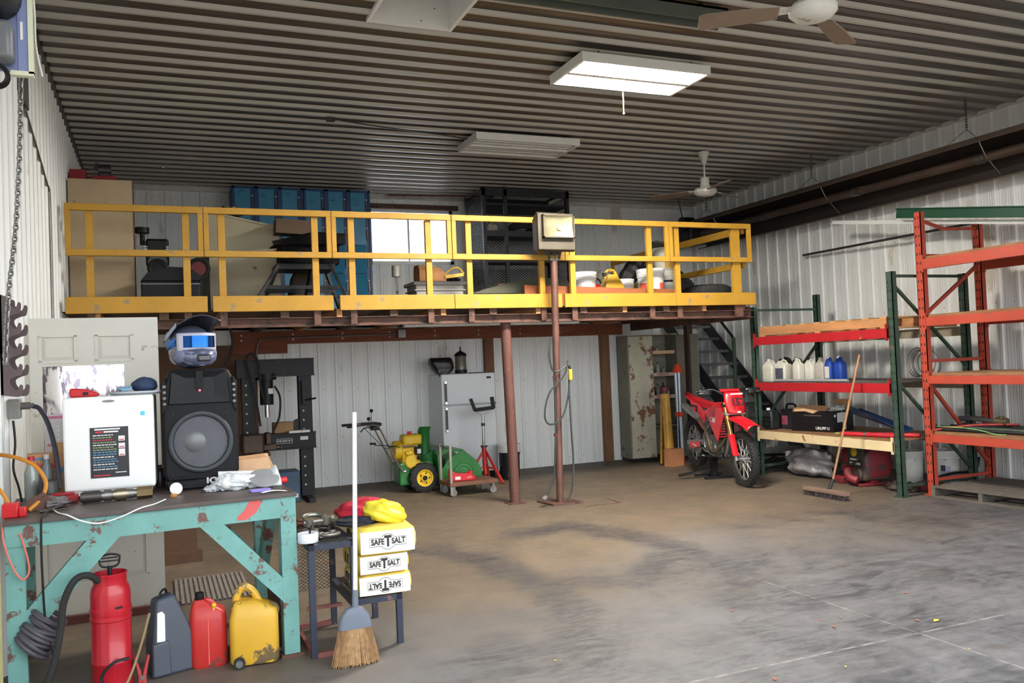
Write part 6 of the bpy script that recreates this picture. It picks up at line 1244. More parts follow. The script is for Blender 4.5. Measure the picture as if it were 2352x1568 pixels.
for s in (-1, 1):
    sh_ = obj('shroud', LF(MB().prism([(.50,.86),(.42,.96),(.10,.93),(-.10,.86),(.08,.70),(.22,.55),(.30,.50),(.36,.62)], 'xz', s*.135, s*.145)), m_brd, mc, bevel=.003)
    obj('shroud_print', LF(text_mb('CRF', .09, face_T((.17,s*.148,.77) , (-s*-1 if s > 0 else 1,0,0) if False else ((1,0,0) if s < 0 else (-1,0,0)), (0,0,1)), .002, .001)), m_bwh, sh_, smooth=0)
    ra = obj('radiator', LF(MB().box(.30,min(s*.06,s*.14),.56,.36,max(s*.06,s*.14),.86)), m_dksteel, mc, smooth=0)
    lv = MB()
    for k in range(8): lv.box(.36,min(s*.055,s*.15),.57+k*.036,.385,max(s*.055,s*.15),.578+k*.036)
    obj('louvre', LF(lv), m_brd, ra, smooth=0)
    sp_ = obj('side_panel', LF(MB().prism([(-.12,.84),(-.34,.93),(-.62,.94),(-.56,.82),(-.40,.68),(-.20,.58)], 'xz', s*.115, s*.123)), m_brd, mc, bevel=.003)
    obj('side_number_field', LF(MB().prism([(-.36,.90),(-.60,.90),(-.56,.76),(-.42,.66)], 'xz', s*.124, s*.128)), m_bkp, sp_, smooth=0)
    obj('side_number', LF(MB().prism([(-.42,.87),(-.55,.87),(-.54,.79),(-.45,.74)], 'xz', s*.129, s*.131)), M('bike_orange_red', (224,40,44), .4), sp_, smooth=0)
obj('rear_fender', LF(MB().grid(lambda u, v: (-.45-.55*u, (v-.5)*(.20-.07*u), .93+.10*u-.05*(2*v-1)**2), 12, 6)), m_brd, mc, solid=.005)
# engine, exhaust, swingarm, shock
en = obj('engine_case', LF(MB().loft([[(x,-w_,z0),(x,-w_,z1),(x,w_,z1),(x,w_,z0)] for x, w_, z0, z1 in ((.24,.06,.34,.50),(.16,.11,.29,.56),(-.04,.12,.29,.55),(-.16,.09,.34,.48))])), m_eng, mc, bevel=.02)
obj('clutch_cover', LF(MB().lathe([(.095,0),(.09,.022),(.05,.03),(.0001,.031)], 26, Matrix.Translation((-.03,-.12,.41)) @ Matrix.Rotation(R(90),4,'X'))), m_eng, en); obj('ignition_cover', LF(MB().lathe([(.075,0),(.07,.018),(.0001,.022)], 22, Matrix.Translation((.10,-.112,.38)) @ Matrix.Rotation(R(90),4,'X'))), m_eng, en)
obj('cylinder_head', LF(MB().loft([[(x,-.075,z),(x+.13,-.075,z),(x+.13,.075,z),(x,.075,z)] for x, z in ((.08,.54),(.11,.66),(.13,.74))])), m_eng, mc, bevel=.01)
obj('exhaust_header', LF(MB().tube(bez([(.27,0,.66),(.33,-.04,.58),(.30,-.10,.46),(.20,-.15,.36),(.10,-.165,.42),(-.05,-.15,.60),(-.25,-.13,.72)], 6), .024, 10)), M('heat_stained_pipe', (128,112,96), .35, .8, .2, 8), mc)
obj('silencer', LF(MB().tube([(-.28,-.14,.73),(-.36,-.15,.76),(-.78,-.15,.86),(-.82,-.15,.87)], [.03,.05,.055,.03], 14)), m_alu, mc)
for s in (-1, 1): obj('swingarm', LF(MB().loft([[(x,s*y-.018,z-h_),(x,s*y+.018,z-h_),(x,s*y+.018,z+h_),(x,s*y-.018,z+h_)] for x, y, z, h_ in ((-.14,.07,.42,.035),(-.40,.10,.39,.04),(-.78,.11,.335,.03))])), m_alu, mc, smooth=0, bevel=.006)
obj('chain_guide', LF(MB().prism([(-.30,.31),(-.62,.28),(-.66,.36),(-.34,.41)], 'xz', -.145, -.135)), m_brd, mc, bevel=.004); obj('guide_print', LF(text_mb('Crosse', .05, face_T((-.47,-.147,.345), (1,0,0), (0,0,1)), .001)), m_bwh, mc, smooth=0)
obj('shock', LF(MB().cyl((-.16,0,.46),(-.05,0,.80),.035,n=12)), m_bkp, mc); obj('foot_peg', LF(MB().box(-.22,-.24,.34,-.16,-.10,.36)), m_dksteel, mc, smooth=0); obj('foot_peg', LF(MB().box(-.22,.10,.34,-.16,.24,.36)), m_dksteel, mc, smooth=0)
obj('brake_pedal', LF(MB().tube([(-.18,-.15,.34),(-.02,-.17,.32),(.06,-.18,.34)], .009, 6)), m_alu, mc)
obj('skid_plate', LF(MB().box(-.12,-.10,.265,.22,.10,.285)), m_bkp, mc, smooth=0)
# lift stand below the bike
ls = thing('bike_stand', 'black lever lift stand under the dirt bike', 'stand', (7.0, 9.78, 0), math.atan2(-1.45,-.30))
obj('top_pad', MB().box(-.17,-.14,.285,.17,.14,.32), m_bkp, ls, bevel=.01); obj('pad_logo', MB().box(-.06,-.143,.297,.04,-.14,.312), m_bwh, ls, smooth=0)
obj('column', MB().loft([[(-.10,-.06,.285),(.10,-.06,.285),(.10,.06,.285),(-.10,.06,.285)],[(-.05,-.04,.20),(.05,-.04,.20),(.05,.04,.20),(-.05,.04,.20)],[(-.05,-.04,.03),(.05,-.04,.03),(.05,.04,.03),(-.05,.04,.03)]]), m_blackm, ls, bevel=.008)
obj('base_bar', MB().box(-.20,-.20,0,-.14,.20,.03).box(.14,-.20,0,.20,.20,.03).box(-.16,-.03,0,.16,.03,.03), m_blackm, ls, smooth=0); obj('foot_lever', MB().bar((.02,-.06,.12),(.0,-.50,.05),.04,.03), m_blackm, ls, smooth=0)

# ------------------------------------------------------------------ things stored on the mezzanine
ZD2 = ZD+.001
cab = thing('plywood_cabinet', 'tall tan plywood cabinet at the left end of the mezzanine', 'cabinet', (-.82, 10.2, ZD2))
m_tan = M('tan_plywood', (186,164,132), .65, 0, .07, 3, wear_or_refl=((120,96,76), .06, 7))
obj('front', MB().box(0,0,0,.635,.02,1.50), m_tan, cab, smooth=0); obj('side', MB().box(.615,.02,0,.64,.55,1.50), m_tan, cab, smooth=0); obj('side', MB().box(0,.02,0,.02,.55,1.50), m_tan, cab, smooth=0); obj('top', MB().box(0,.02,1.48,.615,.55,1.50), m_tan, cab, smooth=0); obj('back', MB().box(.02,.53,0,.615,.55,1.48), m_tan, cab, smooth=0)
obj('corner_strip', MB().box(.635,-.005,0,.648,.02,1.50), m_dkwood, cab, smooth=0)
tag(obj('red_carton', MB().box(-.09,-.12,0,.07,.12,.13), M('dark_red_carton', (140,24,34), .6), smooth=0, bevel=.004, loc=(-.72,10.45,ZD2+1.501)), 'dark red carton on top of the tan plywood cabinet', 'box')
rt = thing('red_tool_case', 'flat red case holding a dark motor on the tan cabinet', 'case', (-.47, 10.42, ZD2+1.501))
obj('case', MB().box(-.12,-.14,0,.13,.14,.06), M('dark_red_carton', (140,24,34), .6), rt, bevel=.008); obj('motor', MB().cyl((-.06,0,.15),(.07,0,.15),.065,n=16).box(-.05,-.06,.06,.06,.06,.10).cyl((-.08,0,.15),(-.06,0,.22),.03), m_dksteel, rt)
# black chest with small engine
ck = thing('black_chest', 'glossy black curved chest behind the left guard rail', 'chest', (-.12, 9.62, ZD2))
obj('chest_body', MB().box(0,0,0,.58,.42,.34), M('gloss_black', (8,8,9), .4, 0, .1, 5, spec=.2), ck, bevel=.012)
obj('lid', MB().prism([(0,.34),(.58,.34),(.58,.40),(.50,.46),(.42,.48),(.20,.47),(.06,.42)], 'xz', .02, .40), M('gloss_black', (14,15,17), .35), ck, smooth=50); obj('seam', MB().box(0,-.003,.30,.58,.0,.306), m_steel, ck, smooth=0)
se = thing('small_engine', 'small black engine on a wheeled cart behind the black chest', 'engine', (-.05, 10.25, ZD2))
obj('cart_frame', MB().box(-.10,-.12,.16,.62,.12,.20).box(-.08,-.12,.0,-.04,.12,.16).box(.56,-.12,.0,.60,.12,.16), m_blackm, se, smooth=0)
obj('block', MB().box(-.02,-.10,.56,.22,.10,.86).box(.0,-.12,.20,.20,.12,.56), m_blackm, se, bevel=.03); obj('air_filter', MB().cyl((-.05,0,.93),(-.05,0,.99),.075,n=18).cyl((-.05,0,.80),(-.05,0,.93),.025), m_blackm, se)
fn = MB()
for k in range(5): fn.box(-.03,-.106,.76-k*.025,.0,-.10,.772-k*.025).box(.19,-.106,.76-k*.025,.22,-.10,.772-k*.025)
obj('cooling_fins', fn, m_whited, se, smooth=0, kind='stuff')
obj('flywheel', MB().cyl((.10,-.16,.58),(.10,-.12,.58),.10,n=22), M('dark_grey_metal', (70,72,76), .4, .5), se)
for x, m_ in ((.10, m_blackm), (.52, M('red_rim', (110,30,34), .5))):
    w_ = obj('wheel', MB().ring((x,-.16,.52), .10 if x > .3 else .085, .025, (0,1,0), 22, 8), m_rubber, se); obj('disc', MB().cyl((x,-.17,.52),(x,-.15,.52),.08,n=18), m_, w_)
obj('link_bar', MB().bar((.10,-.14,.52),(.56,-.14,.50),.03,.05).bar((.54,-.1,.20),(.54,-.1,.50),.03,.03), m_blackm, se, smooth=0)
# cream sloped cabinet
cc = thing('sloped_cabinet', 'cream steel cabinet with sloping top and a grey side face', 'cabinet', (.60, 10.35, ZD2), R(0))
m_cc = M('stained_cream_steel', (186,176,150), .55, 0, .08, 3, wear_or_refl=((110,104,100), .14, 3.5))
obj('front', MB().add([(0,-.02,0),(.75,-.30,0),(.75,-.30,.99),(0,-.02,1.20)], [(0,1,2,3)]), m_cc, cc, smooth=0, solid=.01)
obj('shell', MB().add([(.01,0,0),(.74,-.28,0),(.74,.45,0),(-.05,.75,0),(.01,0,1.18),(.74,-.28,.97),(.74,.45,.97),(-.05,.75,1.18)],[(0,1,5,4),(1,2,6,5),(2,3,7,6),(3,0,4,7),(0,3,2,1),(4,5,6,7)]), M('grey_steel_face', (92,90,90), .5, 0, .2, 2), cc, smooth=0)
obj('top_edge', MB().bar((0,-.02,1.205),(.76,-.305,.995),.03,.02), m_cc, cc, smooth=0)
tag(obj('dark_clutter', soft('k', (0,0,.04), (.14,.10,.06), None, .35, 5, 61), m_dksteel, loc=(.86,10.55,ZD2+1.20)), 'dark oily machine part on the sloping cabinet top', 'machine part')
# black stool with table top
sl = thing('drafting_table', 'black table with splayed legs and square tray before the blue lockers', 'table', (1.55, 9.70, ZD2))
obj('table_top', MB().loft([[(-.33,-.16,.72),(.46,-.16,.74),(.46,.3,.78),(-.33,.3,.74)],[(-.35,-.16,.76),(.10,-.18,.87),(.46,-.16,.86),(.46,.3,.88)],]), M('dull_black', (13,13,14), .8, spec=.15), sl, smooth=0)
obj('box_seat', MB().box(-.25,-.10,.52,.40,.28,.74), M('dull_black', (13,13,14), .8, spec=.15), sl, bevel=.02)
for a, b in (((-.28,-.12,.50),(-.60,-.18,.0)),((.28,-.12,.52),(.50,-.18,.0)),((-.25,.28,.50),(-.45,.34,0)),((.30,.28,.52),(.48,.34,0))): obj('leg', MB().bar(a, b, .035, .035), m_blackm, sl, smooth=0)
obj('rung', MB().bar((-.44,-.15,.26),(.40,-.15,.25),.03,.04), m_blackm, sl, smooth=0); obj('rung', MB().bar((-.40,.3,.26),(.40,.3,.25),.03,.04), m_blackm, sl, smooth=0)
obj('apron', MB().box(-.30,-.13,.46,.34,.28,.52), m_blackm, sl, smooth=0); obj('centre_strut', MB().bar((.10,-.05,.50),(.0,-.10,.02),.06,.05), m_blackm, sl, smooth=0)
tag(obj('brown_sack', MB().loft([[(x*s,y*s,z) for x, y in rrect(-.16,-.12,.16,.12,.06,4)] for z, s in ((0,1.0),(.2,1.05),(.42,.8),(.5,.55))]), M('brown_cloth', (70,58,48), .85, 0, .2, 6), loc=(1.62,10.24,ZD2), smooth=60), 'brown cloth sack behind the black table', 'sack')
tag(obj('brown_parcel', MB().box(-.2,-.12,0,.2,.12,.16), M('dull_brown_box', (84,66,50), .8), loc=(1.48,9.90,ZD2+.885), rot=(0,R(3),0)), 'dull brown parcel on top of the black table', 'parcel')
# blue lockers: two units of three columns
m_lb = M('locker_frame_blue', (22,66,118), .45, 0, .08, 3); m_ld = M('locker_door_blue', (58,140,180), .45, 0, .06, 3)
for u, (xu, lab) in enumerate(((1.085,'left blue steel locker unit of three columns with marker scribbles'),(2.10,'right blue steel locker unit of three columns beside the window'))):
    t = thing('locker_unit', lab, 'locker', (xu, 12.85, ZD2), group='blue locker units'); W_ = 1.005; Hh = 2.06; cw = W_/3
    obj('carcass', MB().box(0,.02,0,W_,.50,Hh), m_lb, t, smooth=0)
    fr = MB()
    for k in range(4): fr.box(max(0,k*cw-.03),0,0,min(W_,k*cw+.03),.02,Hh)
    fr.box(0,0,Hh-.03,W_,.02,Hh).box(0,0,0,W_,.02,.06); obj('front_frame', fr, m_lb, t, smooth=0)
    tiers = [.06,.42,.78,1.22,1.66,2.03]
    for c in range(3):
        for k in range(5):
            ajar = (u == 1 and c in (1, 2) and k in (1, 2))
            x0, x1_ = c*cw+.032, (c+1)*cw-.085; T = Matrix.Translation((x0,.0,0)) @ Matrix.Rotation(R(-28) if ajar else 0,4,'Z')
            d_ = obj('door', MB().box(0,-.004,tiers[k]+.006,x1_-x0,.012,tiers[k+1]-.006, T=T), m_ld, t, smooth=0)
            if k >= 1:
                obj('latch', MB().box(x1_+.012,-.012,tiers[k]+.10,x1_+.042,.002,tiers[k]+.22), m_dksteel, d_, smooth=0)
                obj('number_tag', MB().box(x1_+.012,-.006,tiers[k]+.25,x1_+.04,.0,tiers[k]+.265), m_whited, d_, smooth=0)
            if k == 4:
                sc_ = MB(); rr = random.Random(u*10+c)
                for q in range(3 if c != 1 else 5):
                    z = tiers[k]+.13+rr.random()*.2; x = x0+rr.uniform(.02,.06); sc_.tube([(x+i*.018, -.0055, z+rr.uniform(-.008,.012)+i*.003) for i in range(rr.randint(4,7))], .0022, 3)
                obj('marker_scribble', sc_, m_black, d_, smooth=0, kind='stuff')
# mixer hanging rod, pan
mx = thing('stirrer', 'grey stirrer with cylinder head standing in a round pan', 'stirrer', (2.62, 9.80, ZD2))
obj('pan', MB().lathe([(.13,.0),(.135,.01),(.14,.09),(.15,.10),(.15,.13),(.13,.13),(.12,.03)], 24), M('pale_grey_metal', (150,148,142), .5, .3), mx); obj('rod', MB().cyl((.04,0,.03),(.03,0,.42),.008,n=8).ball((.035,0,.22),.016), m_steel, mx); obj('cylinder', MB().cyl((.03,0,.40),(.03,0,.53),.052,n=18), M('pale_grey_metal', (150,148,142), .5, .3), mx)
# tote with boxes
tt = thing('grey_tote', 'grey plastic tote filled with cartons before the window', 'tote', (3.14, 9.85, ZD2))
m_tot = M('grey_tote_plastic', (138,134,130), .5)
obj('tub', MB().loft([[(-.28,-.18,0),(.28,-.18,0),(.28,.18,0),(-.28,.18,0)],[(-.30,-.20,.30),(.30,-.20,.30),(.30,.20,.30),(-.30,.20,.30)]]), m_tot, tt, smooth=0, bevel=.01); obj('rim', MB().box(-.33,-.225,.29,.33,.225,.33).box(-.32,-.21,.22,.32,.21,.235), m_tot, tt, smooth=0, bevel=.006)
tag(obj('brown_carton', MB().loft([[(-.17,-.13,0),(.16,-.13,0),(.16,.13,0),(-.17,.13,0)],[(-.17,-.13,.15),(.16,-.13,.10),(.16,.13,.10),(-.17,.13,.15)],[(-.16,-.05,.21),(.10,-.05,.18),(.10,.13,.19),(-.16,.13,.22)]]), M('carton_brown', (150,104,64), .8, 0, .12, 5), smooth=0, loc=(3.08,9.84,ZD2+.331)), 'brown carton with slanted top sitting in the grey tote', 'box')
tag(obj('yellow_tool', MB().bar((0,0,.06),(.24,.02,.09),.05,.04).tube(bez([(.0,0,.08),(.08,0,.15),(.18,0,.17),(.26,.02,.10)],5), .008, 6), M('yellow_black', (190,150,40), .5, 0, .3, 14), loc=(3.22,9.72,ZD2+.331)), 'yellow tool with a cable loop beside the brown carton', 'tool')
tag(obj('black_cloth_bundle', soft('b', (0,0,.02), (.13,.10,.07), None, .25, 4, 71), m_blackm, loc=(3.36,9.92,ZD2+.335)), 'black bundle at the right end of the grey tote', 'bundle')
# mesh cage
cg = thing('mesh_cage', 'tall black steel shelving cage with expanded metal sides', 'cage', (4.72, 12.25, ZD2))
m_cg = M('cage_black', (30,32,36), .5, 0, .15, 5)
for x, y, h in ((0,0,2.06),(1.44,0,2.05),(0,.75,2.06),(1.44,.75,2.05),(.36,0,2.09)): obj('corner_post', MB().box(x,y,0,x+.055,y+.055,h), m_cg, cg, smooth=0)
obj('top_frame', MB().box(0,0,1.94,1.495,.03,2.05).box(0,.775,1.94,1.495,.805,2.05).box(0,0,2.03,.03,.805,2.06).box(1.465,0,2.03,1.495,.805,2.06), m_cg, cg, smooth=0)
for z in (.45, .95, 1.36): obj('shelf', MB().box(.02,.02,z,1.47,.79,z+.03).box(.02,.01,z-.05,1.47,.02,z+.04), m_cg, cg, smooth=0)
obj('floor_tray', MB().box(.02,.02,.08,1.47,.79,.11), m_cg, cg, smooth=0); obj('top_sheet', MB().box(.02,.02,1.80,1.47,.79,1.83), m_cg, cg, smooth=0)
obj('back_mesh', exp_metal(.02,.1,1.47,1.95,.79,.06,.045,.007, True), m_cg, cg, smooth=0, kind='stuff')
for x in (.0, 1.47):
    mb_ = exp_metal(.02,.1,.79,1.95,0,.06,.045,.007, True); mb_.v = [(x+y, xx, z) for xx, y, z in mb_.v]; obj('side_mesh', mb_, m_cg, cg, smooth=0, kind='stuff')
tag(obj('pale_parcel', soft('p', (0,0,.06), (.10,.08,.07), None, .15, 3, 81), M('cream_rag', (186,176,160), .8), loc=(5.0,12.6,ZD2+.981+.45)), 'pale rag bundle on the upper cage shelf', 'bundle')
tag(obj('carton_in_cage', MB().box(-.13,-.1,0,.13,.1,.10), m_card, smooth=0, loc=(5.12,12.5,ZD2+.481)), 'small brown carton on the lower cage shelf', 'box')
tag(obj('spare_tyre', MB().ring((0,0,.07), .2, .06, (0,.3,1), 26, 8), m_rubber, loc=(5.5,12.62,ZD2+1.40)), 'dark tyre lying on the top cage shelf', 'tyre')
pd_ = thing('paddle', 'grey paddle blade with a red band sticking out of the cage top', 'paddle', (6.15, 12.75, 4.41)); obj('blade', MB().ball((.18,0,0),.2,(1,.35,.12)), M('dark_grey_blade', (96,94,96), .4), pd_); obj('band', MB().cb((.10,0,.0),(.08,.10,.05)), m_red, pd_, bevel=.006); obj('shaft', MB().cyl((-.9,0,-.01),(.0,0,0),.016), m_dksteel, pd_)
# canopy and plank
tag(obj('curved_canopy', MB().prism([(3.52,0),(3.72,.06),(4.0,.13),(4.28,.185),(4.5,.195),(4.7,.175),(4.88,.12),(4.9,.0)], 'xz', 9.62, 9.92), M('dark_olive_canvas', (66,66,52), .7, 0, .15, 5), loc=(0,0,ZD2+.18), smooth=30), 'dark olive curved canopy lying behind the guard rail', 'canopy')
tag(obj('canopy_trestle', MB().box(3.7,9.66,0,4.85,9.70,.18).box(3.7,9.84,0,4.85,9.88,.18).box(3.7,9.70,0,3.74,9.84,.10).box(4.81,9.70,0,4.85,9.84,.10), m_dkwood, loc=(0,0,ZD2), smooth=0), 'timber trestle rails under the olive canopy', 'trestle')
tag(obj('long_plank', MB().add([(4.14,9.44,0),(6.35,9.44,0),(6.35,9.48,0),(4.14,9.48,0),(4.14,9.44,.265),(6.35,9.44,.20),(6.35,9.48,.20),(4.14,9.48,.265)],[(0,3,2,1),(4,5,6,7),(0,1,5,4),(1,2,6,5),(2,3,7,6),(3,0,4,7)]), M('orange_plank', (150,86,48), .75, 0, .2, 4, stretch=(.5,4,4)), smooth=0, loc=(0,0,ZD2)), 'long orange-brown plank on edge behind the guard rail', 'plank')
# pails and cans at the right end
ZP = ZD2
pail('plain white pail right of the floodlight on the mezzanine', (5.10, 9.74, ZP), .165, .45, m_white, m_white)
csaw = thing('red_chainsaw', 'red and grey chainsaw lying beside the plain white pail', 'chainsaw', (5.38, 10.0, ZP)); obj('body', MB().box(-.10,-.08,.10,.09,.08,.32), m_red, csaw, bevel=.03); obj('bar', MB().bar((-.05,0,.30),(.14,0,.50),.02,.05), m_steel, csaw, smooth=0); obj('base', MB().box(-.10,-.08,0,.12,.08,.12), m_dksteel, csaw, bevel=.01); obj('handle', MB().tube(bez([(-.08,-.06,.30),(-.04,-.06,.40),(.06,-.06,.38),(.10,-.06,.28)],4), .012, 8), m_black, csaw)
yj = thing('yellow_fuel_can', 'yellow fuel can with dirty handle on the mezzanine', 'fuel can', (5.50, 9.72, ZP)); obj('body', MB().loft(can_secs(.28,.22,[(0,.9,.9,0),(.02,1,1,0),(.26,1,1,0),(.34,.75,.8,.0),(.42,.45,.6,-.02)])), m_yc, yj, smooth=45); obj('handle', MB().tube(bez([(-.10,0,.38),(-.06,0,.47),(.04,0,.47),(.10,0,.36)],5), .02, 8), m_yc, yj); obj('cap', MB().cyl((-.09,0,.40),(-.10,0,.45),.03), m_black, yj)
pail('small white paint pail with a dark green label on the mezzanine', (5.75, 9.82, ZP), .125, .37, m_whited, m_white, 0, [(.06,.20,-150,-60,M('dark_green_label', (30,70,56), .5)),(.03,.06,-150,-60,M('yellow_label', (200,180,50), .5))])
pail('large white pail with orange-red print on the mezzanine', (6.07, 9.68, ZP), .18, .49, m_white, m_white, 0, [(.20,.30,-175,-140,M('orange_print', (208,84,60), .5)),(.20,.30,-80,-40,M('orange_print', (208,84,60), .5))])
pail('off-white pail with black smears under another pail', (6.42, 9.88, ZP), .16, .49, m_jw, m_jw, 0, [(.33,.36,-130,-80,m_black)])
pail('off-white pail stacked on top of the smeared pail', (6.42, 9.88, ZP+.495), .16, .40, m_jw, M('black_rim', (40,38,36), .5), 0, [(.22,.32,-70,-40,m_black),(.02,.14,-120,-50,M('amber_fill', (190,150,70), .5))])
tag(obj('corrugated_duct', MB().tube(bez([(5.80,10.15,ZP+.0),(5.98,10.15,ZP+.40),(6.2,10.15,ZP+.62),(6.34,10.15,ZP+.40),(6.36,10.15,ZP+.0)],6), [.12+.012*(i % 2) for i in range(25)], 12), m_black, smooth=0), 'black corrugated duct arching behind the pails', 'duct')
def tyre(lab, loc, r, w_, tilt=0):
    t = thing('tyre', lab, 'tyre', loc, group='spare tyres on the mezzanine', rot=(tilt,0,0)); o_ = obj('carcass', MB().lathe([(r*.6,0),(r*.8,-.0+.005),(r*.95,.03),(r,w_*.25),(r,w_*.75),(r*.95,w_-.03),(r*.8,w_-.005),(r*.6,w_),(r*.58,w_*.5)], 36, capb=False, capt=False), m_rubber, t)
    k_ = MB()
    for i in range(44):
        a = 2*PI*i/44
        for j in range(3): k_.cb((0,0,0),(.018,r*.07,w_*.2), Matrix.Rotation(a+j*.07,4,'Z') @ Matrix.Translation((r,0,w_*(.25+.25*j))))
    obj('tread_blocks', k_, m_rubber, o_, smooth=0, kind='stuff'); return t
tyre('wide tyre lying flat at the right end of the mezzanine', (7.04,9.80,ZP), .32, .29); tyre('second tyre lying behind the wide tyre on the mezzanine', (6.98,10.55,ZP), .30, .45)
# ------------------------------------------------------------------ ceiling
def fixture(lab, loc, lit):
    t = thing('high_bay_light', lab, 'light fixture', loc, group='six-tube ceiling light fixtures')
    hs = obj('housing', MB().box(-.69,-.34,.06,.69,.34,.075).box(-.69,-.34,-.01,.69,-.32,.06).box(-.69,.32,-.01,.69,.34,.06).box(-.69,-.32,-.01,-.66,.32,.06).box(.66,-.32,-.01,.69,.32,.06).box(-.66,-.03,-.014,.66,.03,.06), m_white, t, smooth=0)
    m_ = M('lit_tube', (255,255,250), .3, emit=(1,.95,.84,115.0)) if lit else M('unlit_tube2', (190,190,188), .3)
    for k in range(6): obj('tube', MB().cyl((-.64,-.265+k*.106,.015),(.64,-.265+k*.106,.015),.014,n=10), m_, t)
    rf = MB()
    for k in range(6): rf.prism([(-.265+k*.106-.048,.0),(-.265+k*.106-.02,.05),(-.265+k*.106+.02,.05),(-.265+k*.106+.048,.0),(-.265+k*.106+.044,.0),(-.265+k*.106+.018,.047),(-.265+k*.106-.018,.047),(-.265+k*.106-.044,.0)], 'yz', -.64, .64)
    obj('reflector', rf, M('reflector_white', (225,225,222), .2, .3), t, smooth=0, kind='stuff')
    for x in (-.5, .5):
        for y in (-.3, .3): obj('hanger', MB().cyl((x,y,.075),(x,y,.11),.006,n=6), m_dksteel, t)
    return t
fx1 = fixture('lit six-tube ceiling light fixture with a pull cord', (4.285, 7.04, 4.355), True)
obj('pull_cord', MB().tube(bez([(.12,.345,-.0),(.122,.345,-.12),(.12,.345,-.22)],4), .005, 6).ball((.12,.345,-.23), .011), M('cream_cord', (220,210,180), .6), fx1)
fixture('unlit six-tube ceiling light fixture above the window', (4.275, 9.75, 4.355), False)
tag(obj('ceiling_conduit', MB().tube(bez([(1.87,9.36,4.44),(2.4,9.50,4.435),(3.0,9.62,4.435),(3.35,9.68,4.43),(3.58,9.72,4.42)],5), .009, 6).cb((1.85,9.35,4.43),(.09,.06,.04)), m_dksteel), 'thin conduit with a small box running to the unlit ceiling light', 'conduit')
def fan(lab, loc, angs, drop):
    t = thing('ceiling_fan', lab, 'ceiling fan', loc, group='white ceiling fans'); m_ = m_whited
    obj('canopy', MB().lathe([(.03,drop-.16),(.045,drop-.10),(.075,drop-.02),(.08,drop)], 18), m_, t); obj('downrod', MB().cyl((0,0,.14),(0,0,drop-.14),.014,n=10), m_, t)
    obj('motor', MB().lathe([(.04,.19),(.06,.185),(.06,.10),(.07,.06),(.13,.045),(.155,.015),(.155,-.015),(.12,-.05),(.06,-.065),(.0001,-.07)], 28), m_, t)
    for a in angs:
        T = Matrix.Rotation(R(a),4,'Z') @ Matrix.Rotation(R(14),4,'X')
        b = obj('blade', MB().loft([[(x,-w_,z-.004),(x,w_,z-.004),(x,w_,z+.004),(x,-w_,z+.004)] for x, w_, z in ((.22,.06,0),(.45,.078,-.005),(.70,.082,-.015),(.74,.07,-.018))], T=T), M('dusty_fan_blade', (128,110,94), .6, 0, .12, 4), t); obj('blade_iron', MB().bar((.12,0,.02),(.26,0,.0),.05,.012).__class__().add([tuple(T @ Vector(p)) for p in ((.11,-.03,.012),(.30,-.04,.006),(.30,.04,.006),(.11,.03,.012),(.11,-.03,.022),(.30,-.04,.014),(.30,.04,.014),(.11,.03,.022))], [(0,3,2,1),(4,5,6,7),(0,1,5,4),(1,2,6,5),(2,3,7,6),(3,0,4,7)]), m_, b, smooth=0)
    return t
fan('near white ceiling fan with dusty blades at the top edge', (4.05, 4.33, 3.90), (30, 150, 270), .57)
fan('far white ceiling fan hanging above the right end of the mezzanine', (6.99, 9.66, 3.90), (15, 135, 255), .54)
tk_ = thing('door_track', 'grey-green steel door track crossing just below the ceiling', 'track', (3.6, 5.63, 4.32)); obj('channel', MB().box(-2.0,-.08,0,.72,-.06,.12).box(-2.0,.06,0,.72,.08,.12).box(-2.0,-.08,.10,.72,.08,.12), M('grey_green_steel', (92,98,92), .5, .3), tk_, smooth=0)
for x in (-1.6, -.4, .5): obj('hanger', MB().box(x,-.01,.12,x+.03,.01,.17), m_dksteel, tk_, smooth=0)
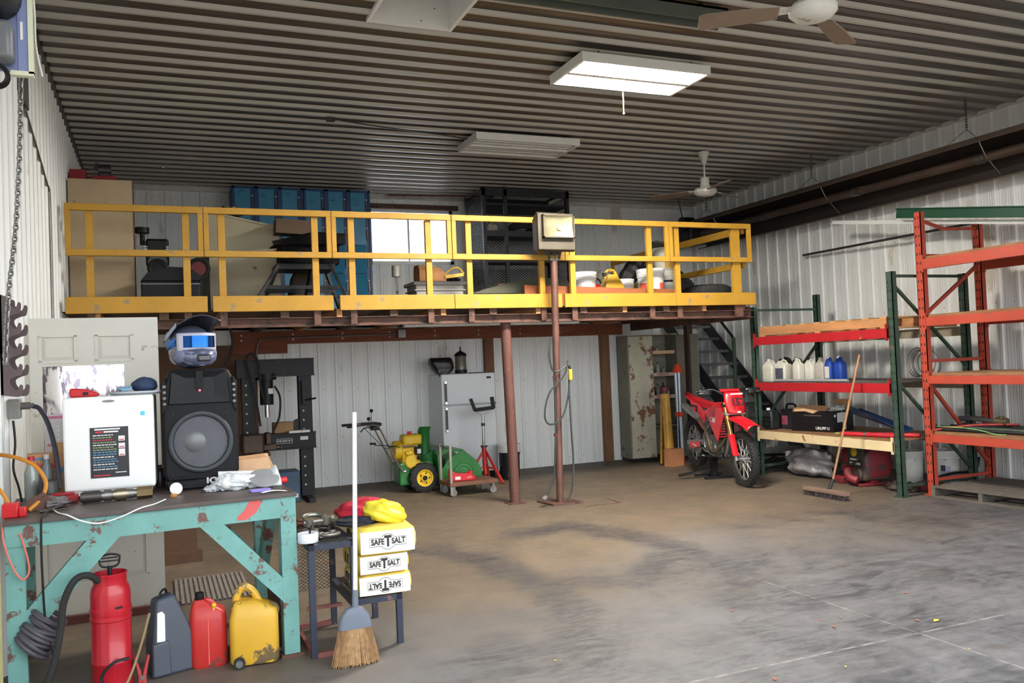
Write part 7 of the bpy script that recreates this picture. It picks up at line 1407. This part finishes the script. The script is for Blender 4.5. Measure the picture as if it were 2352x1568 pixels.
# radiant tube heater on chains
ht = thing('tube_heater', 'long brown radiant tube heater hung on chains along the right wall', 'heater', (8.85, 8.8, 3.85)); HO = (8.85, 8.8, 3.85)
m_ht = M('heater_brown', (84,72,62), .5, .3, .2, 5); m_hd = M('heater_dark', (46,38,34), .6, .2, .2, 5)
def plate(p, y0=5.0, y1=12.7): return MB().prism(p, 'xz', y0, y1)
obj('reflector', L3(plate([(8.60,3.99),(8.62,4.0),(9.10,3.93),(9.18,3.60),(9.165,3.595),(9.09,3.915),(8.63,3.985)]), HO), m_hd, ht, smooth=0)
obj('front_rim', L3(plate([(8.585,3.94),(8.60,3.935),(8.615,4.0),(8.60,4.0)]), HO), m_ht, ht, smooth=0); obj('rear_skirt', L3(plate([(8.98,3.56),(9.18,3.60),(9.18,3.615),(8.98,3.575)]), HO), m_ht, ht, smooth=0)
for i, (a, b) in enumerate(((5.0,6.9),(6.9,8.8),(8.8,10.7),(10.7,12.4))): obj('burner_tube', L3(MB().cyl((8.84,a+.02,3.80),(8.84,b-.02,3.80),.055,n=14), HO), M('tube_rust', (72,56,48), .6, .3, .25, 4), ht)
for y in (6.9, 8.8, 10.7): obj('coupling', L3(MB().cyl((8.84,y-.07,3.80),(8.84,y+.07,3.80),.065,n=14), HO), m_dksteel, ht)
for y in (6.9, 9.4, 11.9):
    obj('hanger_chain', L3(chain_mb([(8.62,y,4.45),(8.62,y,4.12)], .04, .004, .012), HO), m_dksteel, ht); obj('hanger_wire', L3(MB().tube([(8.62,y,4.12),(8.62,y+.28,4.0)], .004, 5).tube([(8.62,y,4.12),(8.90,y,3.97)], .004, 5).tube(bez([(8.66,y-.1,3.99),(8.76,y-.1,3.82),(8.85,y-.1,3.73),(9.0,y-.1,3.60)],4), .007, 6), HO), m_steel, ht)
obj('burner_box', L3(MB().box(8.62,12.42,3.62,9.02,12.9,3.97), HO), m_blackm, ht, bevel=.05); obj('fan_housing', L3(MB().cyl((8.58,12.6,3.98),(8.80,12.6,3.98),.13,n=20), HO), m_blackm, ht); obj('flue', L3(MB().tube(bez([(8.7,12.7,4.0),(8.66,12.7,4.2),(8.62,12.72,4.46)],4), .008, 6), HO), m_blackm, ht)
tag(obj('brown_rod', MB().bar((3.45,13.1,4.395),(5.2,12.95,4.415),.04,.035), m_rust, smooth=0), 'long brown rod lying high above the window towards the cage', 'rod')
